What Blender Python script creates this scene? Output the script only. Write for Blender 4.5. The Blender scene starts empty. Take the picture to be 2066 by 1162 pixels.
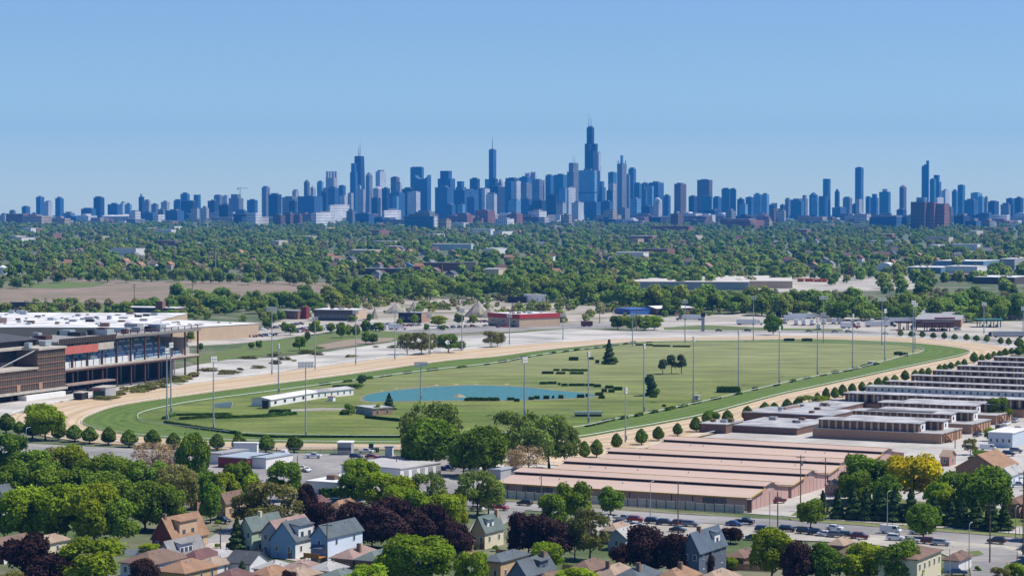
import bpy, bmesh, math, random
import numpy as np
from mathutils import Vector
from math import radians as R, sin, cos, pi, sqrt, atan2, tan
random.seed(7)
sc = bpy.context.scene
COL = sc.collection

# ---------------------------------------------------------------- camera
FP, CX, CY, HZ, CAMH = 4900.0, 1033.0, 581.0, 402.0, 88.0   # focal length and centre in photo pixels, eye level, height
TILT = math.atan((CY - HZ) / FP)
cam_d = bpy.data.cameras.new('camera'); cam = bpy.data.objects.new('camera', cam_d); COL.objects.link(cam)
cam.location = (0, 0, CAMH); cam.rotation_euler = (pi / 2 - TILT, 0, 0)
cam_d.sensor_width = 36; cam_d.lens = 36 * FP / 2066; cam_d.clip_start = 1; cam_d.clip_end = 90000
sc.camera = cam
sc.render.resolution_x = 1024; sc.render.resolution_y = 575

# ---------------------------------------------------------------- sky and sun
SUN_EL, SUN_AZ = R(57), R(86)       # azimuth clockwise from the view direction (+Y)
w = bpy.data.worlds.new('World'); sc.world = w; w.use_nodes = True
nt = w.node_tree; nt.nodes.clear()
out = nt.nodes.new('ShaderNodeOutputWorld'); bg = nt.nodes.new('ShaderNodeBackground')
sky = nt.nodes.new('ShaderNodeTexSky'); sky.sky_type = 'NISHITA'; sky.sun_disc = False
sky.sun_elevation = SUN_EL; sky.sun_rotation = SUN_AZ
sky.altitude = 100; sky.air_density = 1.0; sky.dust_density = 0.0; sky.ozone_density = 1.0
tint = nt.nodes.new('ShaderNodeMix'); tint.data_type = 'RGBA'; tint.blend_type = 'MULTIPLY'; tint.inputs[0].default_value = 1.0
tint.inputs[7].default_value = (0.59, 0.765, 1.07, 1)
tcw = nt.nodes.new('ShaderNodeTexCoord'); lift = nt.nodes.new('ShaderNodeVectorMath'); lift.operation = 'ADD'; lift.inputs[1].default_value = (0, 0, 0.002)
nt.links.new(tcw.outputs['Generated'], lift.inputs[0]); nt.links.new(lift.outputs[0], sky.inputs['Vector'])   # clear air: no yellow rim at the horizon
spw = nt.nodes.new('ShaderNodeSeparateXYZ'); nt.links.new(tcw.outputs['Generated'], spw.inputs[0])
low = nt.nodes.new('ShaderNodeMapRange'); low.interpolation_type = 'SMOOTHSTEP'; low.inputs[1].default_value = 0.0; low.inputs[2].default_value = 0.075; low.inputs[3].default_value = 1.0; low.inputs[4].default_value = 0.0
nt.links.new(spw.outputs[2], low.inputs[0])
glow = nt.nodes.new('ShaderNodeMix'); glow.data_type = 'RGBA'; glow.inputs[6].default_value = (0.51, 0.675, 0.985, 1); glow.inputs[7].default_value = (0.64, 0.86, 1.19, 1)   # pale air low over the horizon
nt.links.new(low.outputs[0], glow.inputs[0]); nt.links.new(glow.outputs[2], tint.inputs[7])
nt.links.new(sky.outputs[0], tint.inputs[6]); nt.links.new(tint.outputs[2], bg.inputs[0])
bg.inputs[1].default_value = 0.1
nt.links.new(bg.outputs[0], out.inputs[0])
sd = bpy.data.lights.new('sun', 'SUN'); sun = bpy.data.objects.new('sun', sd); COL.objects.link(sun)
sd.energy = 4.7; sd.angle = R(0.53); sd.color = (1.0, 0.95, 0.87)
sdir = Vector((sin(SUN_AZ) * cos(SUN_EL), cos(SUN_AZ) * cos(SUN_EL), sin(SUN_EL)))
sun.location = (300, 0, 600); sun.rotation_euler = sdir.to_track_quat('Z', 'Y').to_euler()
vs = sc.view_settings; vs.view_transform = 'Standard'; vs.look = 'None'; vs.exposure = 0.3; vs.gamma = 1.0
sc.cycles.use_denoising = True
sc.cycles.max_bounces = 4; sc.cycles.diffuse_bounces = 2; sc.cycles.glossy_bounces = 2
sc.cycles.transmission_bounces = 3; sc.cycles.volume_bounces = 0; sc.cycles.transparent_max_bounces = 6

# ---------------------------------------------------------------- placing
REFF = 7.4e6
def zg(Y):                                  # height of the ground: flat near by, then curving away with the earth
    return 0.0 if Y < 2000 else -(Y - 2000) ** 2 / (2 * REFF)
def ray(px, py):
    a, b = (px - CX) / FP, (CY - py) / FP
    return Vector((a, cos(TILT) + b * sin(TILT), -sin(TILT) + b * cos(TILT)))
def G(px, py, z=0.0):                       # ground point seen at a photo pixel
    d = ray(px, py); t = (z - CAMH) / d.z
    if d.y * t > 2000 and z == 0:
        for _ in range(6): t = (zg(d.y * t) - CAMH) / d.z
    return Vector((d.x * t, d.y * t, CAMH + d.z * t))
def ZA(py, Y, px=CX):                       # height seen at a photo row at distance Y
    d = ray(px, py); return CAMH + d.z * Y / d.y
def XA(px, Y, z=0.0):                       # sideways position at distance Y
    return (px - CX) / FP * (Y * cos(TILT) + (CAMH - z) * sin(TILT))
def PX(p):                                  # back to photo pixels
    dep = p[1] * cos(TILT) + (CAMH - p[2]) * sin(TILT)
    upv = p[1] * sin(TILT) + (p[2] - CAMH) * cos(TILT)
    return CX + FP * p[0] / dep, CY - FP * upv / dep
GA = R(-28)                                 # the street grid: local x runs right and towards us, local y away
U = Vector((cos(GA), sin(GA), 0)); V = Vector((-sin(GA), cos(GA), 0))
def run(c, direction, px):                  # how far from c along direction until photo column px
    k = (px - CX) / FP; dep = lambda p: p[1] * cos(TILT) + (CAMH - p[2]) * sin(TILT)
    return (k * dep(c) - c[0]) / (direction[0] - k * direction[1] * cos(TILT))

# ---------------------------------------------------------------- mesh collecting
class MB:
    def __init__(s): s.v, s.f, s.m = [], [], []
    def poly(s, pts, m=0):
        n = len(s.v); s.v += [tuple(p) for p in pts]; s.f.append(tuple(range(n, n + len(pts)))); s.m.append(m); return s
    def box(s, x0, x1, y0, y1, z0, z1, m=0, top=None):
        n = len(s.v)
        s.v += [(x0, y0, z0), (x1, y0, z0), (x1, y1, z0), (x0, y1, z0), (x0, y0, z1), (x1, y0, z1), (x1, y1, z1), (x0, y1, z1)]
        for q, mm in (((0, 3, 2, 1), m), ((4, 5, 6, 7), m if top is None else top), ((0, 1, 5, 4), m), ((1, 2, 6, 5), m), ((2, 3, 7, 6), m), ((3, 0, 4, 7), m)):
            s.f.append(tuple(n + i for i in q)); s.m.append(mm)
        return s
    def loft(s, rings, m=0, cap=True):      # rings of equal length
        n = len(s.v); k = len(rings[0])
        for r in rings: s.v += [tuple(p) for p in r]
        for j in range(len(rings) - 1):
            for i in range(k):
                a = n + j * k + i; b = n + j * k + (i + 1) % k
                s.f.append((a, b, b + k, a + k)); s.m.append(m)
        if cap:
            s.f.append(tuple(n + i for i in reversed(range(k)))); s.m.append(m)
            e = n + (len(rings) - 1) * k
            s.f.append(tuple(e + i for i in range(k))); s.m.append(m)
        return s
    def cyl(s, p0, p1, r0, r1=None, n=8, m=0, cap=True):
        r1 = r0 if r1 is None else r1
        p0, p1 = Vector(p0), Vector(p1); d = (p1 - p0).normalized()
        a = d.orthogonal().normalized(); b = d.cross(a)
        return s.loft([[p + (a * cos(2 * pi * i / n) + b * sin(2 * pi * i / n)) * r for i in range(n)] for p, r in ((p0, r0), (p1, r1))], m, cap)
    def prism(s, prof, x0, x1, m=0, ms=None, caps=(True, True), mc=None):   # prof: (y, z) outline counter-clockwise seen from +x, run along x
        n = len(s.v); k = len(prof)
        s.v += [(x0, y, z) for y, z in prof] + [(x1, y, z) for y, z in prof]
        for i in range(k):
            j = (i + 1) % k
            s.f.append((n + i, n + j, n + k + j, n + k + i)); s.m.append(ms[i] if ms else m)
        mc = m if mc is None else mc
        if caps[0]: s.f.append(tuple(n + i for i in reversed(range(k)))); s.m.append(mc)
        if caps[1]: s.f.append(tuple(n + k + i for i in range(k))); s.m.append(mc)
        return s
    def mesh(s, name, mats):
        me = bpy.data.meshes.new(name); me.from_pydata(s.v, [], s.f)
        for mt in (mats if isinstance(mats, (list, tuple)) else [mats]): me.materials.append(mt)
        me.polygons.foreach_set('material_index', s.m)
        bm = bmesh.new(); bm.from_mesh(me); bmesh.ops.recalc_face_normals(bm, faces=bm.faces); bm.to_mesh(me); bm.free()
        me.update(); return me
    def build(s, name, mats, parent=None, loc=(0, 0, 0), rz=0.0):
        return obj(name, s.mesh(name, mats), parent, loc, rz)
def obj(name, data, parent=None, loc=(0, 0, 0), rz=0.0):
    o = bpy.data.objects.new(name, data); COL.objects.link(o)
    o.location = loc; o.rotation_euler = (0, 0, rz)
    if parent is not None: o.parent = parent
    return o
def tag(o, label=None, cat=None, group=None, kind=None):
    if label: o['label'] = label
    if cat: o['category'] = cat
    if group: o['group'] = group
    if kind: o['kind'] = kind
    return o
def thing(name, loc, rz, label, cat, group=None): return tag(obj(name, None, None, loc, rz), label, cat, group)
def copy_tree(o, parent=None):
    c = o.copy(); COL.objects.link(c)
    if parent is not None: c.parent = parent
    for ch in KIDS.get(o.name, []): copy_tree(ch, c)
    return c
KIDS = {}
def kids(root, *ch): KIDS[root.name] = list(ch)
ONES = ['', 'first', 'second', 'third', 'fourth', 'fifth', 'sixth', 'seventh', 'eighth', 'ninth', 'tenth', 'eleventh', 'twelfth', 'thirteenth',
        'fourteenth', 'fifteenth', 'sixteenth', 'seventeenth', 'eighteenth', 'nineteenth']
TENS = ['', '', 'twenty', 'thirty', 'forty', 'fifty', 'sixty', 'seventy', 'eighty', 'ninety']
def nth(n):
    if n < 20: return ONES[n]
    if n > 99: return ('one hundred and ' + nth(n - 100)) if n > 100 else 'one hundredth'
    return TENS[n // 10] + '-' + ONES[n % 10] if n % 10 else TENS[n // 10][:-1] + 'ieth'

# ---------------------------------------------------------------- materials
MATS = {}
def mat(name, col, rough=0.8, var=0.15, scale=0.3, spec=0.3, metal=0.0, obj_var=0.0, coord='Object', detail=4.0, stretch=(1, 1, 1), col2=None, mix2=0.5, scale2=0.05, bump=0.0):
    if name in MATS: return MATS[name]
    m = bpy.data.materials.new(name); m.use_nodes = True; n = m.node_tree; L = n.links.new; n.nodes.clear()
    o = n.nodes.new('ShaderNodeOutputMaterial'); p = n.nodes.new('ShaderNodeBsdfPrincipled'); L(p.outputs[0], o.inputs[0])
    p.inputs['Roughness'].default_value = rough; p.inputs['Metallic'].default_value = metal; p.inputs['Specular IOR Level'].default_value = spec
    tc = n.nodes.new('ShaderNodeTexCoord'); mp = n.nodes.new('ShaderNodeMapping'); mp.inputs['Scale'].default_value = stretch
    L(tc.outputs[coord], mp.inputs[0])
    c = n.nodes.new('ShaderNodeRGB'); c.outputs[0].default_value = (*col, 1); last = c.outputs[0]
    if col2:
        t2 = n.nodes.new('ShaderNodeTexNoise'); t2.inputs['Scale'].default_value = scale2; t2.inputs['Detail'].default_value = 3
        L(mp.outputs[0], t2.inputs['Vector'])
        r2 = n.nodes.new('ShaderNodeMapRange'); r2.inputs[1].default_value = 0.5 - 0.12 + (0.5 - mix2) * 0.3; r2.inputs[2].default_value = 0.5 + 0.12 + (0.5 - mix2) * 0.3
        L(t2.outputs[0], r2.inputs[0])
        x2 = n.nodes.new('ShaderNodeMix'); x2.data_type = 'RGBA'; L(r2.outputs[0], x2.inputs[0]); L(last, x2.inputs[6]); x2.inputs[7].default_value = (*col2, 1)
        last = x2.outputs[2]
    if var > 0:
        t = n.nodes.new('ShaderNodeTexNoise'); t.inputs['Scale'].default_value = scale; t.inputs['Detail'].default_value = detail; t.inputs['Roughness'].default_value = 0.65
        L(mp.outputs[0], t.inputs['Vector'])
        r = n.nodes.new('ShaderNodeMapRange'); r.inputs[1].default_value = 0.25; r.inputs[2].default_value = 0.75
        r.inputs[3].default_value = 1 - var; r.inputs[4].default_value = 1 + var; L(t.outputs[0], r.inputs[0])
        h = n.nodes.new('ShaderNodeHueSaturation'); L(last, h.inputs['Color']); L(r.outputs[0], h.inputs['Value']); last = h.outputs[0]
        if bump:
            b = n.nodes.new('ShaderNodeBump'); b.inputs['Strength'].default_value = bump; b.inputs['Distance'].default_value = 1.0; L(t.outputs[0], b.inputs['Height']); L(b.outputs[0], p.inputs['Normal'])
    if obj_var > 0:
        oi = n.nodes.new('ShaderNodeObjectInfo'); r = n.nodes.new('ShaderNodeMapRange'); L(oi.outputs['Random'], r.inputs[0])
        r.inputs[3].default_value = 1 - obj_var; r.inputs[4].default_value = 1 + obj_var
        h = n.nodes.new('ShaderNodeHueSaturation'); L(last, h.inputs['Color']); L(r.outputs[0], h.inputs['Value'])
        r2 = n.nodes.new('ShaderNodeMapRange'); L(oi.outputs['Random'], r2.inputs[0]); r2.inputs[3].default_value = 0.5 + obj_var * 0.06; r2.inputs[4].default_value = 0.5 - obj_var * 0.06
        L(r2.outputs[0], h.inputs['Hue']); last = h.outputs[0]
    L(last, p.inputs['Base Color']); MATS[name] = m; return m
def facade(name, wall, glass, cell=(3.2, 3.6), gap=(0.45, 0.5), var=0.25, rough=0.55, patch=0.02):
    """wall with a regular grid of windows in object space (x/y run along the walls, z up)"""
    if name in MATS: return MATS[name]
    m = bpy.data.materials.new(name); m.use_nodes = True; n = m.node_tree; L = n.links.new; n.nodes.clear()
    N = n.nodes.new
    o = N('ShaderNodeOutputMaterial'); p = N('ShaderNodeBsdfPrincipled'); L(p.outputs[0], o.inputs[0])
    tc = N('ShaderNodeTexCoord'); sp = N('ShaderNodeSeparateXYZ'); L(tc.outputs['Object'], sp.inputs[0])
    ad = N('ShaderNodeMath'); ad.operation = 'ADD'; L(sp.outputs[0], ad.inputs[0]); L(sp.outputs[1], ad.inputs[1])
    def frac(sock, period, thr):
        d = N('ShaderNodeMath'); d.operation = 'DIVIDE'; L(sock, d.inputs[0]); d.inputs[1].default_value = period
        f = N('ShaderNodeMath'); f.operation = 'FRACT'; L(d.outputs[0], f.inputs[0])
        g = N('ShaderNodeMath'); g.operation = 'GREATER_THAN'; L(f.outputs[0], g.inputs[0]); g.inputs[1].default_value = thr; return g.outputs[0]
    mu = N('ShaderNodeMath'); mu.operation = 'MULTIPLY'; L(frac(ad.outputs[0], cell[0], gap[0]), mu.inputs[0]); L(frac(sp.outputs[2], cell[1], gap[1]), mu.inputs[1])
    ge = N('ShaderNodeNewGeometry'); s2 = N('ShaderNodeSeparateXYZ'); L(ge.outputs['Normal'], s2.inputs[0])
    up = N('ShaderNodeMath'); up.operation = 'LESS_THAN'; L(s2.outputs[2], up.inputs[0]); up.inputs[1].default_value = 0.5
    m2 = N('ShaderNodeMath'); m2.operation = 'MULTIPLY'; L(mu.outputs[0], m2.inputs[0]); L(up.outputs[0], m2.inputs[1])
    x = N('ShaderNodeMix'); x.data_type = 'RGBA'; L(m2.outputs[0], x.inputs[0]); x.inputs[6].default_value = (*wall, 1); x.inputs[7].default_value = (*glass, 1)
    t = N('ShaderNodeTexNoise'); t.inputs['Scale'].default_value = patch; t.inputs['Detail'].default_value = 5; t.inputs['Roughness'].default_value = 0.7
    L(tc.outputs['Object'], t.inputs['Vector'])
    r = N('ShaderNodeMapRange'); r.inputs[1].default_value = 0.3; r.inputs[2].default_value = 0.7; r.inputs[3].default_value = 1 - var; r.inputs[4].default_value = 1 + var; L(t.outputs[0], r.inputs[0])
    h = N('ShaderNodeHueSaturation'); L(x.outputs[2], h.inputs['Color']); L(r.outputs[0], h.inputs['Value']); L(h.outputs[0], p.inputs['Base Color'])
    rr = N('ShaderNodeMapRange'); L(m2.outputs[0], rr.inputs[0]); rr.inputs[3].default_value = 0.85; rr.inputs[4].default_value = rough; L(rr.outputs[0], p.inputs['Roughness'])
    MATS[name] = m; return m
# ================================================================ ground, track, roads
HAZE = 4.3e-5
ys = [-40, 200, 500] + list(range(600, 3000, 150)) + [3000 + i * 500 for i in range(22)] + [14000, 14500, 15000]
mb = MB()
for a, b in zip(ys, ys[1:]):
    for x0, x1 in ((-9800, -3000), (-3000, 0), (0, 3000), (3000, 9800)):
        mb.poly([(x0, a, zg(a)), (x1, a, zg(a)), (x1, b, zg(b)), (x0, b, zg(b))])
tag(mb.build('ground', mat('ground_mix', (0.075, 0.11, 0.035), 0.95, 0.35, 0.08, col2=(0.19, 0.175, 0.12), mix2=0.38, scale2=0.02)), kind='structure')
mb = MB()
for a, b in zip([13700, 14000, 14500], [14000, 14500, 15000]):
    mb.poly([(-9700, a, zg(a) + .5), (9700, a, zg(a) + .5), (9700, b, zg(b) + .5), (-9700, b, zg(b) + .5)])
tag(mb.build('lake_water', mat('lake', (0.03, 0.09, 0.14), 0.25, 0.1, 0.01)), kind='structure')

def smooth(pts, closed=True, k=6):          # Catmull-Rom through world points
    n = len(pts); res = []
    for i in range(n if closed else n - 1):
        p0, p1, p2, p3 = (pts[(i + d) % n] if closed else pts[max(0, min(n - 1, i + d))] for d in (-1, 0, 1, 2))
        for j in range(k):
            t = j / k
            res.append(0.5 * (2 * p1 + (p2 - p0) * t + (2 * p0 - 5 * p1 + 4 * p2 - p3) * t * t + (3 * p1 - p0 - 3 * p2 + p3) * t ** 3))
    if not closed: res.append(pts[-1])
    return res
def sheet_w(name, pts, z, m, kind='structure'):
    bm = bmesh.new(); vs_ = [bm.verts.new((p[0], p[1], z)) for p in pts]; f = bm.faces.new(vs_)
    bmesh.ops.triangulate(bm, faces=[f])
    for q in bm.faces:
        q.normal_update()
        if q.normal.z < 0: q.normal_flip()
    me = bpy.data.meshes.new(name); bm.to_mesh(me); bm.free(); me.materials.append(m)
    return tag(obj(name, me), kind=kind)
def sheet(name, px, z, m, sm=0):
    pts = [G(*p) for p in px]
    for p in pts: p.z = 0
    return sheet_w(name, smooth(pts, True, sm) if sm else pts, z, m)

M_DIRT = mat('track_sand', (0.50, 0.375, 0.235), 0.95, 0.10, 0.25, stretch=(1, 1, 1), col2=(0.56, 0.44, 0.30), scale2=0.03)
M_TURF = mat('turf', (0.098, 0.150, 0.020), 0.9, 0.25, 0.5, col2=(0.075, 0.122, 0.016), scale2=0.05)
M_INF = mat('infield', (0.150, 0.180, 0.034), 0.9, 0.30, 0.45, col2=(0.105, 0.145, 0.018), mix2=0.5, scale2=0.016)
M_CONC = mat('concrete_old', (0.50, 0.47, 0.42), 0.9, 0.22, 0.12, col2=(0.30, 0.285, 0.25), mix2=0.38, scale2=0.03)
M_ASPH = mat('asphalt', (0.30, 0.285, 0.265), 0.9, 0.2, 0.25, col2=(0.20, 0.19, 0.18), scale2=0.04)
M_ROAD = mat('road', (0.33, 0.315, 0.295), 0.9, 0.14, 0.3, col2=(0.21, 0.20, 0.195), scale2=0.03)
M_LOT = mat('lot_pale', (0.46, 0.42, 0.36), 0.9, 0.18, 0.2, col2=(0.30, 0.275, 0.23), mix2=.45, scale2=0.03)
M_GRASS = mat('verge', (0.105, 0.165, 0.022), 0.9, 0.3, 0.3, col2=(0.13, 0.14, 0.05), scale2=0.05)
M_BROWN = mat('bare_field', (0.265, 0.195, 0.145), 0.95, 0.2, 0.05, col2=(0.20, 0.165, 0.10), scale2=0.015)
M_DUST = mat('quarry_dust', (0.45, 0.39, 0.33), 0.95, 0.25, 0.08, col2=(0.21, 0.195, 0.13), mix2=0.5, scale2=0.02)

sheet('bare_field', [(0, 582), (60, 570), (140, 563), (300, 569), (520, 566), (700, 573), (705, 602), (560, 614), (300, 612), (0, 612)], 0.05, M_BROWN)
sheet('field_grass', [(20, 580), (55, 573), (120, 567), (175, 570), (225, 568), (190, 579), (120, 583)], 0.09, M_GRASS)
sheet('field_bank_grass', [(95, 622), (150, 610), (300, 614), (420, 612), (420, 640), (200, 640), (95, 636)], 0.07, M_GRASS)
sheet('quarry_yard', [(560, 650), (620, 618), (720, 603), (860, 600), (1000, 601), (1130, 612), (1290, 625), (1330, 640), (1300, 660), (1150, 664), (1000, 670), (700, 655)], 0.05, M_DUST)
sheet('commercial_lot', [(330, 700), (385, 688), (520, 664), (560, 650), (650, 640), (800, 645), (1000, 648), (1000, 668), (830, 678), (700, 664), (560, 685), (460, 695)], 0.09, M_LOT)
sheet('avenue', [(780, 668), (1000, 656), (1250, 652), (1250, 660), (1000, 668), (790, 680)], 0.13, M_ASPH)
sheet('grass_slope', [(385, 722), (470, 705), (520, 692), (600, 683), (720, 668), (790, 669), (880, 676), (880, 684), (720, 695), (640, 708), (560, 716), (480, 722), (410, 737)], 0.17, M_GRASS, 3)
sheet('reed_bed', [(640, 697), (700, 686), (760, 682), (800, 682), (790, 688), (720, 697), (650, 706)], 0.20, mat('reeds', (0.27, 0.21, 0.15), 0.95, 0.3, 0.5))
sheet('works_yard', [(1510, 592), (1535, 564), (1600, 558), (1830, 553), (1860, 584), (1700, 588)], 0.08, M_LOT)
sheet('corner_lawn', [(1055, 668), (1100, 660), (1140, 655), (1172, 655), (1150, 664), (1080, 673)], 0.12, M_GRASS)
sheet('truck_yard', [(1300, 668), (1330, 640), (1500, 633), (1700, 640), (1900, 650), (2080, 648), (2080, 690), (1900, 676), (1700, 668), (1500, 668)], 0.07, M_LOT)
sheet('roadside_grass', [(1340, 661), (1420, 656), (1560, 662), (1700, 664), (1700, 667), (1540, 667), (1340, 665)], 0.12, M_GRASS)
sheet('highway', [(1170, 668), (1400, 668), (1560, 668), (1720, 670), (1850, 673), (1960, 680), (2080, 692), (2080, 698), (1950, 686), (1850, 678), (1720, 674), (1560, 672), (1400, 672), (1170, 673)], 0.14, M_ASPH)
# racecourse: nested sheets
DIRT = [(20, 845), (60, 826), (150, 808), (230, 798), (300, 786), (500, 760), (700, 733), (900, 710), (1000, 701), (1100, 693), (1200, 687), (1300, 683), (1450, 680), (1600, 678), (1750, 679),
        (1850, 683), (1940, 690), (2020, 700), (2052, 713), (2000, 729), (1900, 755), (1800, 787), (1700, 814), (1600, 840), (1500, 862), (1400, 884), (1300, 906), (1220, 926), (1150, 940), (1000, 928), (800, 908),
        (500, 908), (300, 900), (160, 891), (60, 872)]
TURF = [(165, 853), (185, 838), (250, 818), (400, 796), (520, 780), (700, 757), (900, 729), (1003, 720), (1100, 707), (1201, 697), (1289, 690), (1400, 688), (1500, 687), (1647, 685), (1772, 689), (1848, 693), (1923, 701), (1957, 709),
        (1940, 719), (1898, 728), (1798, 749), (1672, 777), (1571, 799), (1427, 838), (1333, 857), (1240, 873), (1160, 886), (1060, 893), (900, 897), (700, 896), (500, 893), (400, 889), (300, 883), (220, 873), (180, 863)]
INF = [(277, 845), (290, 835), (340, 823), (402, 812), (500, 799), (600, 786), (717, 770), (849, 752), (1000, 735), (1075, 721), (1151, 710), (1214, 703), (1252, 697), (1327, 692), (1500, 691), (1700, 694), (1798, 696), (1850, 703), (1863, 711),
       (1823, 721), (1772, 735), (1722, 748), (1647, 762), (1546, 784), (1427, 812), (1333, 832), (1240, 850), (1176, 864), (1090, 873), (1000, 879), (850, 884), (700, 884), (600, 882), (480, 877), (400, 868), (330, 860), (290, 854)]
APRON = [(-60, 870), (-60, 780), (110, 770), (260, 765), (390, 738), (460, 726), (560, 722), (660, 710), (760, 695), (850, 682), (1000, 675), (1150, 664), (1250, 668), (1400, 672), (1560, 672), (1720, 674), (1850, 678), (1950, 686), (2080, 698),
         (2080, 712), (2052, 713), (2020, 706), (1940, 696), (1850, 688), (1600, 683), (1300, 690), (1000, 709), (700, 742), (500, 770), (300, 796), (230, 808), (100, 830), (0, 862)]
sheet('concrete_apron', APRON, 0.20, M_CONC)
oval = {}
for nm, px, z, m in (('dirt_track', DIRT, 0.24, M_DIRT), ('turf_track', TURF, 0.28, M_TURF), ('infield_grass', INF, 0.32, M_INF)):
    pts = [G(*p) for p in px]
    for p in pts: p.z = 0
    oval[nm] = smooth(pts, True, 6); sheet_w(nm, oval[nm], z, m)
POND = [(733, 803), (760, 794), (850, 784), (950, 779), (1050, 782), (1120, 789), (1195, 796), (1188, 802), (1100, 807), (1000, 809), (900, 809), (790, 811), (742, 811)]
sheet('pond_bank', [(725, 804), (756, 792), (850, 781), (950, 777), (1050, 780), (1120, 787), (1203, 796), (1192, 804), (1100, 809), (1000, 811), (900, 811), (790, 813), (735, 813)], 0.34, mat('pond_bank', (0.20, 0.18, 0.09), 0.95, 0.4, 0.6), 4)
sheet('pond_water', POND, 0.36, mat('pond', (0.060, 0.180, 0.185), 0.5, 0.25, 0.35, spec=0.22, bump=0.25), 4)
sheet('infield_path', [(580, 828), (650, 824), (700, 825), (765, 827), (765, 830), (700, 829), (650, 829), (580, 832)], 0.36, M_LOT)
def drier_far_end(m, col, y0, y1):           # the far end of the infield is drier, paler grass
    n = m.node_tree; N = n.nodes.new; p = n.nodes['Principled BSDF']; src = p.inputs['Base Color'].links[0].from_socket
    tc = N('ShaderNodeTexCoord'); sp = N('ShaderNodeSeparateXYZ'); n.links.new(tc.outputs['Object'], sp.inputs[0]); t = N('ShaderNodeTexNoise'); t.inputs['Scale'].default_value = .014; t.inputs['Detail'].default_value = 6; n.links.new(tc.outputs['Object'], t.inputs['Vector'])
    a = N('ShaderNodeMath'); a.operation = 'MULTIPLY_ADD'; n.links.new(t.outputs[0], a.inputs[0]); a.inputs[1].default_value = 420; n.links.new(sp.outputs[1], a.inputs[2])
    r = N('ShaderNodeMapRange'); n.links.new(a.outputs[0], r.inputs[0]); r.inputs[1].default_value = y0 + 210; r.inputs[2].default_value = y1 + 210
    x = N('ShaderNodeMix'); x.data_type = 'RGBA'; n.links.new(r.outputs[0], x.inputs[0]); n.links.new(src, x.inputs[6]); x.inputs[7].default_value = (*col, 1); 
    t2 = N('ShaderNodeTexNoise'); t2.inputs['Scale'].default_value = .07; t2.inputs['Detail'].default_value = 6; t2.inputs['Roughness'].default_value = .7; mp = N('ShaderNodeMapping'); mp.inputs['Scale'].default_value = (.35, 1, 1); mp.inputs['Rotation'].default_value = (0, 0, .2); n.links.new(tc.outputs['Object'], mp.inputs[0]); n.links.new(mp.outputs[0], t2.inputs['Vector'])
    r2 = N('ShaderNodeMapRange'); n.links.new(t2.outputs[0], r2.inputs[0]); r2.inputs[1].default_value = .3; r2.inputs[2].default_value = .7; r2.inputs[3].default_value = .58; r2.inputs[4].default_value = 1.38
    h = N('ShaderNodeHueSaturation'); n.links.new(x.outputs[2], h.inputs['Color']); n.links.new(r2.outputs[0], h.inputs['Value']); n.links.new(h.outputs[0], p.inputs['Base Color'])
drier_far_end(M_INF, (0.205, 0.220, 0.080), 1010, 1330)
def bands(name, inner, outer, fr, z, m):      # strips that follow the oval between two of its edges
    mb = MB(); A = [Vector(p) for p in inner]; O = [Vector(p) for p in outer]; near = [min(O, key=lambda q: (q - p).length_squared) for p in A]
    for f0, f1 in fr:
        for i in range(len(A)):
            j = (i + 1) % len(A); a, b, c, d = A[i].lerp(near[i], f0), A[j].lerp(near[j], f0), A[j].lerp(near[j], f1), A[i].lerp(near[i], f1)
            if (a - b).length > .3: mb.poly([(q.x, q.y, z) for q in (a, b, c, d)])
    return tag(mb.build(name, m), kind='structure')
bands('mowing_stripe', oval['infield_grass'], oval['turf_track'], [(.10, .2), (.32, .42), (.55, .66), (.8, .88)], 0.30, mat('turf_light', (0.108, 0.162, 0.023), 0.9, .25, .5))
bands('harrow_stripe', oval['turf_track'], oval['dirt_track'], [(.06, .1), (.2, .32), (.45, .5), (.62, .78), (.88, .92)], 0.262, mat('sand_dark', (0.44, 0.325, 0.20), 0.95, .12, .3))
# thin worn streaks across the mown infield
rs = random.Random(5); mb = MB()
for i in range(70):
    px, py = rs.uniform(420, 1780), rs.uniform(705, 872)
    c = G(px, py); L_, W_ = rs.uniform(8, 34), rs.uniform(0.5, 1.2)
    d = Vector((1, rs.uniform(-.12, .12), 0)); 
    if not (730 < px < 1230 and 770 < py < 820) and abs((px - 1033)) < 700 and G(px, py).y > 0:
        from_pts = oval['infield_grass']; x, y, ins = c.x, c.y, False
        for i1 in range(len(from_pts)):
            a, b = from_pts[i1], from_pts[i1 - 1]
            if (a.y > y) != (b.y > y) and x < (b.x - a.x) * (y - a.y) / (b.y - a.y) + a.x: ins = not ins
        if ins: mb.poly([(c.x - L_ * d.x, c.y - L_ * d.y, .345), (c.x + L_ * d.x, c.y + L_ * d.y, .345), (c.x + L_ * d.x * .8, c.y + L_ * d.y + W_, .345), (c.x - L_ * d.x * .8, c.y - L_ * d.y + W_, .345)])
tag(mb.build('worn_grass', mat('worn_grass', (0.27, 0.265, 0.10), 0.9, 0.2, 0.5)), kind='stuff')
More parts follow.
